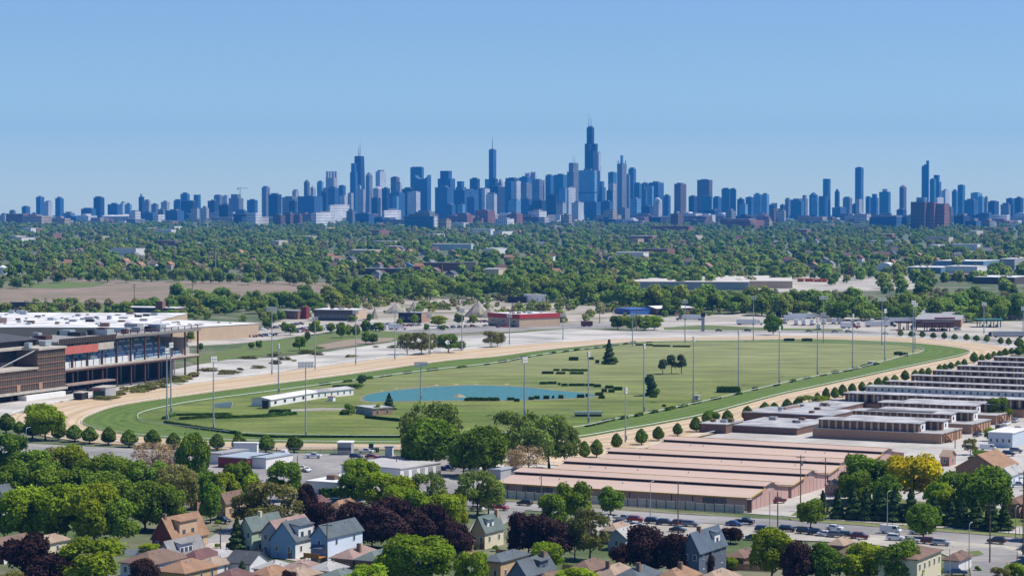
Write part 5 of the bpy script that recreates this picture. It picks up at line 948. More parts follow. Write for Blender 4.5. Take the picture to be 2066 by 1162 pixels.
p = G(450, 824); r_ = thing('ramp_board', p, R(-8), 'white sloping board on the left infield', 'board'); MB().loft([[(-4.2, 0, .3), (3.6, 0, .3), (4.2, 0, 3.0), (-4.2, 0, 2.2)], [(-4.2, .6, .3), (3.6, .6, .3), (4.2, .6, 3.0), (-4.2, .6, 2.2)]]).build('board', M_WHITE, r_)
for x in (-3.2, 2.8): MB().box(x, x + .2, .6, 2.2, 0, 1.6).build('leg', M_GREYW, r_)
p = G(1187, 842); r_ = thing('starting_gate', p, R(4), 'long grey starting gate parked on the near infield', 'starting gate'); MB().box(-5.6, 5.6, 0, 2.2, 1.6, 2.3).build('canopy', M_GALV, r_); MB().box(-5.4, 5.4, .3, 1.9, .5, 1.2).build('bumper', M_BLACK, r_)
for x in np.arange(-5.3, 5.5, 1.32): MB().box(x, x + .14, .2, 2, 0, 1.6).build('stall_post', M_GREYW, r_)
p = G(1470, 793); o = obj('hedge', HEDGE[0], None, (p.x, p.y, .3), 0); o.scale = (2.4, 2.2, 1.8); tag(o, 'tall black-green hedge screen near the near rail', 'hedge')
building('equipment_box', 'small pale equipment box beside a mast at the near rail', 'box', 1408, 808, 1403, 1411, 1.9, M_GREYW, M_SILVER, 'flat')
building('equipment_box', 'twin grey equipment boxes on the far right infield', 'box', 1760, 738, 1754, 1765, 1.9, M_GREYW, M_SILVER, 'flat')
heap(926, 802, 34, 8, mat('islet', (.30, .25, .17), .95, .3, .6), 'islet', 'small stony islet in the middle of the pond', 'islet', 4)
for i, (px, yb, w_) in enumerate([(880, 778, 30), (920, 777, 34), (960, 776, 24), (800, 785, 18), (770, 789, 20), (1022, 776, 26)]): heap(px, yb, w_, 2.2, mat('bank_stone', (.42, .37, .30), .95, .3, .6), 'stone_bank', f'pale stones on the far pond bank, {nth(i + 1)} patch', 'stones', i + 30, 'stones along the pond')
for i, (px, y) in enumerate([(1335, 700), (1375, 701), (1300, 698)]): hedge(px - 16, px + 16, y, y + .4, 3, f'low dark bed of shrubs at the far end of infield, {nth(i + 1)} bed')
for px, py, nm in ((1812, 717, 'left'), (1823, 719, 'right')): p = G(px, py); o = obj('hedge', HEDGE[1], None, (p.x, p.y, .3), .4); o.scale = (1.0, 1.5, 1.2); tag(o, f'dark {nm} shrub of a pair on the far right infield', 'shrub')
for px, nm in ((1592, 'left'), (1628, 'right')): p = G(px, 690); o = obj('hedge', HEDGE[2], None, (p.x, p.y, .3), .1); o.scale = (1.5, 1.5, 1.3); tag(o, f'dark {nm} bush beside the far straight rail', 'shrub')
# ================================================================ pink barns
M_PINK = mat('barn_roof_pink', (0.515, 0.385, 0.315), 0.85, 0.09, 0.35, col2=(0.46, 0.335, 0.27), scale2=0.045, stretch=(.25, 1, 1)); M_PINKW = mat('barn_wall_pink', (0.46, 0.30, 0.27), 0.9, 0.12, 0.4, stretch=(1, 1, .3)); M_PINKS = mat('barn_side_wall', (0.42, 0.285, 0.245), 0.9, 0.15, 0.5); M_YEL = mat('eave_yellow', (0.50, 0.33, 0.06), 0.8, 0.15, 1.0)
def barn(lx, ly, rx, ry, dep, label, k_):
    L_, R2 = G(lx, ly, 3.9), G(rx, ry, 3.9); d = R2 - L_; d.z = 0; ang = atan2(d.y, d.x); ln = d.length; c = Vector((R2.x, R2.y, 0)); o = thing('barn', c, ang, label, 'barn', 'pink-roofed barns')
    h, y1, z1, z2, ym, zm = 3.9, dep * .35, 5.3, 6.15, dep / 2, 6.75; y2 = dep - y1
    MB().prism([(0, 0), (dep, 0), (dep, h - .05), (y2, z1 - .05), (y2, z2 - .05), (ym, zm - .05), (y1, z2 - .05), (y1, z1 - .05), (0, h - .05)], -ln, 0, ms=[1, 1, 1, 2, 1, 1, 2, 1, 1], mc=0).build('wall', [M_PINKW, M_PINKS, M_DARK], o)  # clerestory strips near-black: eave shadow put into the colour
    sl = (z1 - h) / y1; e = .9
    for nm, q0, q1 in (('lower_roof', (-e, h - sl * e), (y1, z1)), ('lower_roof', (dep + e, h - sl * e), (y2, z1))):
        MB().loft([[(x, q0[0], q0[1]), (x, q1[0], q1[1]), (x, q1[0], q1[1] + .2), (x, q0[0], q0[1] + .2)] for x in (-ln - .4, .7)]).build(nm, M_PINK, o)
    s2 = (zm - z2) / (ym - y1); 
    for q0, q1 in (((y1 - .8, z2 - s2 * .8), (ym, zm)), ((y2 + .8, z2 - s2 * .8), (ym, zm))):
        MB().loft([[(x, q0[0], q0[1]), (x, q1[0], q1[1]), (x, q1[0], q1[1] + .2), (x, q0[0], q0[1] + .2)] for x in (-ln - .4, .9)]).build('upper_roof', M_PINK, o)
    MB().box(-ln - .4, .72, -e - .12, -e, h - sl * e - .1, h - sl * e + .26).build('eave_trim', M_YEL, o); MB().box(-ln - .3, .9, ym - .12, ym + .12, zm + .18, zm + .3).build('ridge_cap', M_YEL, o)
    MB().loft([[(.72, -e, h - sl * e), (.72, y1, z1), (.72, y1, z1 + .3), (.72, -e, h - sl * e + .3)], [(.86, -e, h - sl * e), (.86, y1, z1), (.86, y1, z1 + .3), (.86, -e, h - sl * e + .3)]]).build('verge_trim', M_YEL, o)
    for i in range(8): MB().box(.02, .06, 2.5 + i * (dep - 5) / 8, 2.62 + i * (dep - 5) / 8, .2, 4.1).build('wall_rib', M_PINKS, o)
    MB().box(-.02, .09, ym - 1.6, ym + 1.6, 5.2, 6.2).build('gable_window', M_WIN, o)
    if k_ == 0:
        for x in (-12.4, -8.6): MB().box(x - 1.7, x + 1.7, -.1, .04, .7, 3.5).build('window', M_WIN, o)
        MB().box(-ln + 8, -ln + 18, -.1, .04, 1.2, 3.3).build('window', M_WIN, o)
        for i in range(11): MB().box(-ln + 3 + i * 6.6, -ln + 3.25 + i * 6.6, -.12, .02, 0, 3.8).build('wall_post', M_RUST, o)
    for i in range(4):
        x = -ln * rk.uniform(.06, .94); MB().cyl((x, dep * .22, 4.5), (x, dep * .22, 5.5), .16, .16, 6).build('roof_vent', M_GALV, o)
    return o
for k_, (l_, r_, lab) in enumerate([((1006, 973.5), (1511, 1004), 'nearest pink-roofed barn, its long wall facing the concrete fence'), ((1108, 951), (1597, 978.5), 'second pink-roofed barn from the fence'), ((1199, 930), (1671, 954.5), 'third pink-roofed barn from the fence, behind two others'), ((1309, 905), (1752, 931), 'farthest pink-roofed barn, next to the silver-roofed dormitories')]):
    barn(*l_, *r_, 31, lab, k_)
o, a, b = building('garage_doors', 'blue-painted lean-to doors against the nearest barn wall', 'shed', 1204, 1005, 1110, 1212, 3.3, M_BLUE, M_PINK, 'flat', ang=GA, a=22, b=1.2)
# concrete fence before the nearest barn
p, q = G(1006, 1004), G(1502, 1036); d = q - p; o = thing('concrete_fence', p, atan2(d.y, d.x), 'old concrete panel fence in front of the nearest pink barn', 'fence'); n_ = 26; M_FEN = mat('fence_concrete', (.52, .47, .40), .95, .25, .4)
for i in range(n_):
    x0, x1 = d.length * i / n_, d.length * (i + 1) / n_; MB().box(x0 + .12, x1 - .12, -.08, .08, .1, 2.3 + rk.uniform(-.1, .1)).build('panel', M_FEN, o); MB().box(x0 - .12, x0 + .12, -.14, .14, 0, 2.6).build('post', M_WOOD, o)
o2 = thing('gate_pillar', G(1512, 1034), 0, 'dark brick gate pillar at the corner of the barn fence', 'pillar'); MB().box(-.6, .6, -.6, .6, 0, 3.6).build('shaft', M_BRICKB, o2); MB().box(-.75, .75, -.75, .75, 3.6, 3.9).build('cap', M_DECK, o2)
# ================================================================ dormitory blocks with silver roofs
M_COL = mat('pale_column', (0.42, 0.34, 0.22), .9, .1, .5); M_DORM = mat('dorm_wall', (0.165, 0.098, 0.078), .9, .2, .6); M_PBLUE = mat('pale_blue_wall', (.46, .52, .58), .85, .08, .3)
def dorm(cx, cy, lx, rx, h, label, dep=None, ncol=12, wallm=None, two=False, wing=True, ang=GA, right_white=True, group='silver-roofed dormitory blocks', cut=None):
    c, a, b = box_px(cx, cy, lx, rx, ang); b = dep or b; o = thing('dormitory', c, ang, label, 'building', group); W = wallm or M_DORM
    MB().box(-a, 0, 0, b, 0, h).build('wall', [W], o)
    MB().loft([[(-a - .6, -1.3, h - .15), (.5, -1.3, h - .15), (.5, b + .6, h - .1), (-a - .6, b + .6, h - .1)], [(-a - .6, -1.3, h + .08), (.5, -1.3, h + .08), (.5, b + .6, h + .12), (-a - .6, b + .6, h + .12)]]).build('roof', M_SILVER, o)
    z0 = h * .52 if two else .1
    if wallm is None:
        for i in range(ncol):
            x = -a + a * (i + .5) / ncol; MB().box(x - .42, x + .42, -.35, -.02, z0, h - .2).build('column', M_COL, o); 
            MB().box(x + a / ncol * .32, x + a / ncol * .32 + 1.0, -.1, .04, z0, z0 + (h - z0) * .8).build('door', M_DARK if i % 3 else M_GREYW, o)
    else: windows(o, 'f', [(-q1, -q0) for q0, q1 in even(ncol * 2, a, .9)], h * .45, h * .78, M_WIN, fm=M_DARK)
    if two: MB().box(-a, 0, -1.2, -.03, h * .48, h * .52).build('walkway', M_BLACK, o); MB().box(-a, 0, -.12, .04, 0.05, h * .46).build('lower_wall', M_BRICKT, o)
    if right_white:
        MB().box(.02, .1, b * .30, b * .98, .2, h - .1).build('end_panel', M_WHITE, o); MB().box(.08, .16, b * .5, b * .62, h * .35, h * .7).build('window', M_WIN, o); MB().box(.02, .12, 0, b * .26, .1, h - .1).build('end_pier', M_BRICKT, o)
    return o, a, b
zb = lambda X, Y: (1640 + X / 4.843, 680 + Y / 4.843)
rows = [((2100, 251), 1770, 3.0), ((2100, 302), 1610, 3.0), ((2100, 353), 1410, 3.1), ((2100, 404), 1170, 3.2), ((2100, 460), 960, 3.3), ((2100, 524), 725, 3.4)]
for i, (cc, l_, h) in enumerate(rows):
    # the front edge runs off to the right of the picture
    left = zb(l_, [246, 292, 338, 387, 438, 500][i]); p = G(*left); q = p + U * 100; X_, Y_ = PX(q); dorm(X_, Y_, left[0], X_ + 20, h, f'long brick stable row with silver roof edge, {nth(i + 1)} from the far end', 6, [20, 21, 22, 23, 24, 25][i], right_white=False, group='long stable rows')
left = zb(515, 552); q = G(*left) + U * 95; X_, Y_ = PX(q); dorm(X_, Y_, left[0], X_ + 20, 3.4, 'pale blue-grey walled row with paired dark windows and silver roof', 9, 15, M_PBLUE, right_white=False, group='long stable rows')
left = zb(315, 716); q = G(*left) + U * 76; X_, Y_ = PX(q); o, a, b = dorm(X_, Y_, left[0], X_ + 20, 7.4, 'two-storey brick dormitory with a dark walkway and pale columns', 9, 21, two=True)
building('stable_annex', 'low flat annex with one dark doorway left of the two-storey dormitory', 'building', *zb(310, 716), zb(182, 0)[0], zb(330, 0)[0], 4.2, M_DORM, M_SILVER, 'flat', wf=1)
z7 = lambda X, Y: (1240 + X / 3.21, 800 + Y / 3.21)
# lower flat blocks in front of it, each with two rows of upper rooms
for i, (fx0, fy, fr, er, lab) in enumerate([(zb(45, 0)[0], zb(1020, 1035), zb(1128, 0)[0], zb(1290, 0)[0], 'front dormitory with white end wall, next to the farthest pink barn'), (zb(380, 0)[0], zb(1325, 940), zb(1400, 0)[0], zb(1560, 0)[0], 'middle dormitory with a black-stained roof and white end wall'), (zb(640, 0)[0], zb(1570, 850), zb(1650, 0)[0], zb(1820, 0)[0], 'rear dormitory of the three with white end walls')]):
    c, a, b = box_px(*fy, fx0, er, GA); b = [24, 24, 22][i]; o = thing('dormitory', c, GA, lab, 'building', 'dormitories with white end walls'); hb = 3.6
    MB().box(-a * 1.05, 9, 0, b, 0, hb).build('lower_storey', M_BRICKT, o); MB().box(-a * 1.05, 9.3, -.3, b + .3, hb, hb + .25).build('lower_roof', M_SILVER, o)
    for k_ in range(7): MB().box(9.01, 9.14, 1 + k_ * 3.3, 1.35 + k_ * 3.3, 0, hb).build('end_post', M_RUST, o)
    for y0, xl, xr in ((1.2, -a, 0), (12.5, -a * .82, 5)):
        MB().box(xl, xr, y0, y0 + 7.6, hb + .26, hb + 3.4).build('upper_wall', M_DORM, o)
        MB().loft([[(xl - .6, y0 - 1.2, hb + 3.3), (xr + .5, y0 - 1.2, hb + 3.3), (xr + .5, y0 + 8.2, hb + 3.5), (xl - .6, y0 + 8.2, hb + 3.5)], [(xl - .6, y0 - 1.2, hb + 3.55), (xr + .5, y0 - 1.2, hb + 3.55), (xr + .5, y0 + 8.2, hb + 3.8), (xl - .6, y0 + 8.2, hb + 3.8)]]).build('upper_roof', M_SILVER, o)
        if i == 1 and y0 < 5: MB().box(xl * .86, xr * .2 - a * .18, y0 + .5, y0 + 7, hb + 3.68, hb + 3.84).build('stained_patch', mat('roof_stain', (.10, .10, .10), .9, .5, .3), o)
        MB().box(xr + .02, xr + .12, y0 + 2.2, y0 + 7.5, hb + .3, hb + 3.2).build('end_panel', M_WHITE, o); MB().box(xr + .1, xr + .2, y0 + 3.6, y0 + 5.0, hb + 1.1, hb + 2.4).build('window', M_WIN, o)
        n_ = 14
        for k_ in range(n_):
            x = xl + (xr - xl) * (k_ + .5) / n_; MB().box(x - .4, x + .4, y0 - .3, y0 - .02, hb + .26, hb + 3.3).build('column', M_COL, o)
    MB().loft([[(9.2, 2, hb), (10.4, 2, hb), (10.4, 9, .1), (9.2, 9, .1)], [(9.2, 2, hb + .3), (10.4, 2, hb + .3), (10.4, 9, .4), (9.2, 9, .4)]]).build('stair', M_BRICKT, o)
for i, (cx_, cy_, lx, rx, h, lab) in enumerate([(*z7(720, 242), z7(548, 0)[0], z7(832, 0)[0], 3.4, 'low brick block with flat pale roof left of the front dormitory'), (*z7(1180, 252), z7(740, 0)[0], z7(1400, 0)[0], 2.6, 'wide flat pale roof dotted with vents beside the pink barns'), (*z7(1398, 190), z7(835, 0)[0], z7(1560, 0)[0], 3.8, 'flat pale roof with dark edge above the vented roof'), (*zb(180, 800), zb(-300, 0)[0], zb(520, 0)[0], 3.6, 'broad pale flat roof right of the cream cottage')]):
    building('flat_block', lab, 'building', cx_, cy_, lx, rx, h, M_DORM, M_SILVER, 'flat', units=4, group='flat blocks beside the barns')
building('cottage', 'cream cottage with brown roof among the clipped trees', 'house', *z7(1140, 150), z7(1060, 0)[0], z7(1290, 0)[0], 3.2, mat('cream_wall', (.62, .52, .40), .9, .08, .4), ROOFS[0], 'gable', 1.5, wf=1, wr=2, b=14)
# ================================================================ shops, yards and works beyond the course
zA = lambda X, Y: (500 + X / 3.973, 560 + Y / 3.973)
zB = lambda X, Y: (1000 + X / 3.973, 560 + Y / 3.973)
zC = lambda X, Y: (1546 + X / 3.973, 520 + Y / 3.973)
z0 = lambda X, Y: (X / 3.973, 600 + Y / 3.973)
def bpx(name, label, cat, zf, cx, cy, lx, rx, ytop, *a_, **k_):
    c = zf(cx, cy); g = G(*c); h = max(2.5, ZA(zf(0, ytop)[1], g.y) - g.z); return building(name, label, cat, c[0], c[1], zf(lx, 0)[0], zf(rx, 0)[0], h, *a_, **k_)
M_RPALE = mat('roof_pale', (.52, .48, .43), .9, .15, .05)
M_BRD = mat('shop_dark', (.10, .085, .075), .85, .15, .3)
o, a, b = bpx('shop', 'red-brick shop with a taller red tower block at its right end', 'building', zA, 400, 335, 235, 480, 270, M_BRICK, ROOFM, 'flat', wf=4, ang=GA); MB().box(-1, 4, b * .4, b * .7, 0, 9).build('tower_block', mat('dark_red', (.22, .04, .04), .8, .15, .5), o)
bpx('shop', 'long dark brown shop with a tan end, in front of the quarry piles', 'building', zA, 868, 350, 530, 978, 262, M_BRD, ROOFW, 'flat', side=M_TAN, wf=6, ww=4, ang=R(-14), units=6, b=24)
bpx('shop', 'small dark shop with a white wall panel right of the dark brown shop', 'building', zA, 1392, 365, 1207, 1455, 285, M_BLACK, ROOFM, 'flat', side=M_BRICKT, wf=3, ww=3, ang=R(-20), units=2)
o, a, b = bpx('shop', 'low cream shop with a bright red band round its roof', 'building', zB, 190, 400, -60, 516, 300, M_TAN, ROOFW, 'flat', wf=3, ww=3, ang=R(-52), units=7); h_ = 5.0
hh = [c_ for c_ in o.children if c_.name.startswith('wall')][0].dimensions.z; MB().box(-a - .4, .4, -.4, -.02, hh - 2.6, hh + .5).box(.02, .4, -.4, b + .4, hh - 2.6, hh + .5).build('red_band', M_RED, o)
o, a, b = bpx('restaurant', 'dark restaurant with white flat roof and red sign tower behind the big store', 'building', z0, 1400, 150, 975, 1490, 88, M_BRD, ROOFW, 'flat', wf=6, ww=2.5, ang=R(-22)); MB().box(-16, -10, -1, 4, 0, 11).build('sign_tower', M_BRICK, o); MB().box(-9, 0, -1.2, 0, 3, 4.2).build('awning', M_BLUE, o)
bpx('restaurant', 'low dark building with a red and white sign panel at the far left', 'building', z0, 285, 92, 80, 300, 40, M_BRD, ROOFM, 'flat', ang=R(-10))
bpx('petrol_shop', 'red-brick station shop beside the dark canopy', 'building', zC, 1560, 562, 1190, 1645, 500, M_BRICK, ROOFM, 'flat', side=M_BRICKT, ang=R(-12), units=2)
def canopy(label, zf, x0, x1, yb, ytop, m, edge, n_=4, d=14):
    p, q = G(*zf(x0, yb)), G(*zf(x1, yb)); h = ZA(zf(0, ytop)[1], p.y) - p.z; L_ = (q - p).length; o = thing('station_canopy', p, atan2(q.y - p.y, q.x - p.x), label, 'canopy')
    MB().box(0, L_, 0, d, h - 1.1, h).build('roof', m, o); MB().box(-.06, L_ + .06, -.1, -.01, h - 1.0, h - .1).build('fascia', edge, o)
    for i in range(n_):
        for y in (2, d - 2): MB().box(L_ * (i + .5) / n_ - .3, L_ * (i + .5) / n_ + .3, y - .3, y + .3, 0, h - 1.1).build('column', edge, o)
    for i in range(n_ - 1): MB().box(L_ * (i + 1) / n_ - .5, L_ * (i + 1) / n_ + .5, 4, 5.4, 0, 1.9).build('pump', M_GREYW, o)
canopy('dark maroon petrol station canopy near the far bend', zC, 1262, 1505, 592, 518, M_BLACK, mat('maroon', (.12, .025, .035), .6, .1, 1))
canopy('low maroon canopy left of the petrol station canopy', zC, 1045, 1240, 580, 512, M_BLACK, mat('maroon', (.12, .025, .035), .6, .1, 1), 3, 10)
canopy('bright blue canopy in the truck yard', zC, 1530, 1745, 492, 452, M_BLUE, M_BLUE, 4)
canopy('green canopy at the right of the truck yard', zC, 1690, 1910, 560, 494, mat('canopy_green', (.05, .17, .13), .6, .1, .5), mat('canopy_green', (.05, .17, .13), .6, .1, .5), 4)
o = thing('sign_board', G(*zC(1437, 560)), 0, 'red-framed black sign box above the station shop', 'sign'); h = ZA(zC(0, 480)[1], G(*zC(1437, 560)).y); MB().box(-7, 7, 3, 3.6, h - 4.6, h).build('frame', M_RED, o); MB().box(-6.3, 6.3, 2.9, 3.01, h - 4.0, h - .6).build('panel', M_BLACK, o); MB().box(-.4, .4, 3.1, 3.5, 0, h - 4.6).build('post', M_GREYW, o)
o = thing('pylon_sign', G(*zB(1662, 432)), 0, 'dark narrow pylon sign by the highway', 'sign'); h = ZA(zB(0, 284)[1], G(*zB(1662, 432)).y); MB().box(-1.0, 1.0, -.5, .5, 0, h * .8).build('post', M_GREYW, o); MB().box(-1.5, 1.5, -.6, .6, h * .8, h).build('panel', M_BLACK, o)
bpx('long_shed', 'long shed with white roof and dark red walls beyond the highway', 'building', zB, 1290, 298, 1165, 1592, 250, M_BRICK, ROOFW, 'gable', rh=1.6, ang=R(-60), wr=7, ww=3, axis='v')
o, a, b = bpx('blue_shed', 'low blue building with a mural panel left of the red-walled shed', 'building', zB, 1080, 300, 958, 1285, 256, mat('mural', (.10, .13, .32), .8, .6, .12), M_BLUE, 'flat', ang=R(-62), side=M_BLUE)
for i, (zf, cx, cy, lx, rx, yt, wl, rf_, rt_, lab) in enumerate([
    (zB, 2030, 100, 1050, 2070, 38, M_GREYW, M_RPALE, 'flat', 'huge white-roofed warehouse with blue-grey wall beyond the tree belt'), (zC, 210, 245, -560, 900, 190, M_TAN, M_RPALE, 'flat', 'wide tan warehouse with pale roof right of the huge one'), (zC, 1990, 215, 1660, 2100, 160, M_BRD, ROOFW, 'flat', 'white-ended brown warehouse at the far right'),
    (zC, 1640, 190, 1405, 2100, 140, M_BRD, M_BRICK, 'flat', 'dark warehouse with rusty red roof at the far right'), (zC, 1740, 92, 1350, 1772, 30, mat('steel_blue', (.14, .27, .40), .7, .1, .2), ROOFW, 'flat', 'steel-blue works with white roof edge, upper right'), (zC, 1400, 128, 1105, 1432, 80, mat('steel_teal', (.12, .24, .28), .7, .1, .2), ROOFW, 'flat', 'blue-green shed left of the steel-blue works'),
    (zC, 1690, 128, 1430, 1725, 72, M_WHITE, ROOFW, 'flat', 'white tank building in front of the steel-blue works'), (zC, 1990, 95, 1870, 2120, 12, M_GREYW, ROOFW, 'flat', 'white flat roof at the extreme upper right')]):
    bpx('warehouse', lab, 'building', zf, cx, cy, lx, rx, yt, wl, rf_, rt_, ang=R(-6) if i in (0, 1) else GA, units=5, group='warehouses beyond the course', b=(110, 170, 60, 60, 70, 60, 40, 90)[i])
D_ = G(*zC(944, 105)); o = thing('arched_shed', D_, R(-20), 'white round-arched storage shed', 'shed'); h = ZA(zC(0, 40)[1], D_.y) - D_.z; w_ = 130 / 3.973 * D_.y / FP / 2
MB().loft([[(w_ * cos(pi * i / 14), y, h * sin(pi * i / 14) ** .7 + .02) for i in range(15)] for y in (0, 26)]).build('shell', M_WHITE, o)
for i, (x0, x1, y) in enumerate([(385, 415, 190), (418, 448, 190), (452, 486, 190), (250, 300, 188), (310, 380, 188)]): bpx('cargo_container', f'orange cargo container on the warehouse yard, {nth(i + 1)} of the row', 'container', zC, x1 - 3, y + 6, x0, x1, y - 18, mat('orange_steel', (.50, .14, .05), .7, .15, .5), mat('orange_steel', (.50, .14, .05), .7, .15, .5), 'flat', group='orange containers')
z2 = lambda X, Y: (500 + X / 3.973, 280 + Y / 3.973)
for i, (cx, cy, lx, rx, yt, wl, rf_, lab) in enumerate([(1255, 1092, 885, 1275, 1042, M_BRD, ROOFM, 'long dark flat works left of the blue tank'), (1705, 1062, 1385, 1720, 995, M_BRICKB, ROOFM, 'dark brown works hall right of the blue tank'), (1830, 1056, 1712, 1836, 988, M_TAN, ROOFW, 'tan windowless block at the end of the brown works hall'),
    (2010, 1120, 1865, 2075, 1048, mat('factory_tan', (.55, .44, .31), .9, .1, .2), ROOFM, 'tan factory with a row of small windows'), (1790, 895, 1475, 1812, 845, mat('glass_white', (.45, .50, .50), .6, .2, .1), ROOFW, 'long low white and glass building among far trees'), (1330, 520, 1330, 1332, 500, M_WHITE, ROOFW, 'x')][:5]):
    bpx('works', lab, 'building', z2, cx, cy, lx, rx, yt, wl, rf_, 'flat', ang=R(-10), wf=9 if 'factory' in lab else 0, ww=2.2)
g = G(*z2(1322, 1062)); r_ = 54 / 3.973 * g.y / FP; h = ZA(z2(0, 985)[1], g.y) - g.z; o = thing('storage_tank', g, 0, 'steel-blue slope-topped tank beside the brown works', 'tank'); MB().loft([[(r_ * cos(2 * pi * i / 20), r_ * sin(2 * pi * i / 20), z - (z > 1) * 4.5 * (cos(2 * pi * i / 20) + 1)) for i in range(20)] for z in (0, h)]).build('shell', mat('steel_blue', (.14, .27, .40), .7, .1, .2), o)
g = G(*z2(1557, 1148)); h = ZA(z2(0, 1010)[1], g.y) - g.z; o = thing('chimney_stack', g, 0, 'thin dark red chimney stack among the belt trees', 'chimney'); MB().cyl((0, 0, 0), (0, 0, h), 1.3, .9, 10).build('shaft', M_BRICK, o)
for i, (px, yb, yt) in enumerate([(435, 553, 495), (640, 556, 520), (70, 500, 468), (1666, 940, 0), (408, 535, 512)][:3]):
    g = G(px, yb); h = ZA(yt, g.y) - g.z; o = thing('phone_mast', g, 0, ['tall pale phone mast beyond the bare field', 'phone mast with a bushy top among belt trees', 'thin far mast among city trees at left'][i], 'mast'); MB().cyl((0, 0, 0), (0, 0, h), .7, .35, 8).build('pole', M_GALV, o); MB().box(-1.7, 1.7, -1.2, 1.2, h - 3.4, h - 1.2).build('antenna_cluster', M_GREYW if i != 1 else M_WOOD, o)
for i, (px, yb, yt, r0) in enumerate([(6, 553, 539, 11), (24, 552, 541, 9), (36, 552, 544, 7)]):
    g = G(px, yb); h = ZA(yt, g.y) - g.z; r_ = r0 * g.y / FP * .8; o = thing('white_tank', g, 0, f'pale storage tank at the left edge, {nth(i + 1)} from the edge', 'tank', 'pale tanks'); MB().cyl((0, 0, 0), (0, 0, h), r_, r_, 18).build('shell', M_WHITE, o); MB().cyl((0, 0, h), (0, 0, h + 2), r_, .5, 18).build('cap', M_WHITE, o)
for i, (px, yb, yt) in enumerate([(271, 612, 572), (389, 610, 570), (92, 628, 600), (340, 640, 612), (430, 618, 588), (1034, 654, 620), (1071, 650, 612), (1210, 652, 622), (1284, 668, 620), (1145, 605, 570)]):
    g = G(px, yb); h = ZA(yt, g.y) - g.z; o = thing('utility_pole', g, .4, f'far wooden utility pole beyond the course, {nth(i + 1)} along from the bare field', 'utility pole', 'far utility poles'); MB().cyl((0, 0, 0), (0, 0, h), .3, .2, 6).build('pole', M_WOOD, o); MB().box(-1.6, 1.6, -.12, .12, h - 1.5, h - 1.2).build('crossarm', M_WOOD, o); MB().box(-1.4, 1.4, -.12, .12, h - 3, h - 2.7).build('crossarm', M_WOOD, o)
for i, (x0, x1, yt, yb) in enumerate([(980, 1060, 235, 332), (1090, 1290, 205, 288), (1278, 1385, 190, 275), (1735, 1960, 183, 315), (600, 680, 222, 262), (1850, 2030, 232, 322)]):
    heap((zA(x0, 0)[0] + zA(x1, 0)[0]) / 2, zA(0, yb)[1], (x1 - x0) / 3.973, (yb - yt) / 3.973, M_DUST, 'gravel_pile', f'pale conical gravel pile in the quarry yard, {nth((2, 3, 4, 5, 1, 6)[i])} from left', 'gravel pile', i + 60, 'gravel piles')
bpx('quarry_plant', 'dark and white quarry plant sheds among the trees', 'building', zB, 400, 205, 225, 412, 140, M_WHITE, ROOFW, 'flat', ang=R(-15), wf=4)
bpx('quarry_shed', 'black machinery shed left of the white quarry plant', 'shed', zB, 245, 205, 95, 252, 158, M_BLACK, M_BLACK, 'flat', ang=R(-15))
# ---------------------------------------------------------------- vehicles
def paint_mat():
    m = bpy.data.materials.new('vehicle_paint'); m.use_nodes = True; n = m.node_tree; p = n.nodes['Principled BSDF']; oi = n.nodes.new('ShaderNodeObjectInfo'); t = n.nodes.new('ShaderNodeTexNoise'); t.inputs['Scale'].default_value = 2
    h = n.nodes.new('ShaderNodeHueSaturation'); r = n.nodes.new('ShaderNodeMapRange'); r.inputs[3].default_value = .85; r.inputs[4].default_value = 1.1; n.links.new(t.outputs[0], r.inputs[0]); n.links.new(r.outputs[0], h.inputs['Value']); n.links.new(oi.outputs['Color'], h.inputs['Color']); n.links.new(h.outputs[0], p.inputs['Base Color']); p.inputs['Roughness'].default_value = .32; p.inputs['Coat Weight'].default_value = .3; return m
PAINT = paint_mat(); M_TYRE = mat('tyre', (.02, .02, .02), .9, .1, 2); M_RIM = mat('rim', (.4, .4, .42), .4, .1, 2, metal=.6); M_HL = mat('headlamp', (.8, .8, .78), .2, .05, 3); M_TL = mat('tail_lamp', (.35, .02, .02), .3, .05, 3)
def sideprof(mb, prof, w0, w1, zs, m=0):     # outline (x, z) at half-width: narrower with height above zs
    hw = lambda z: w0 if z <= zs else w0 + (w1 - w0) * min(1, (z - zs) / .75)
    mb.loft([[(x, -hw(z), z) for x, z in prof], [(x, hw(z), z) for x, z in prof]], m)
CARS = {}
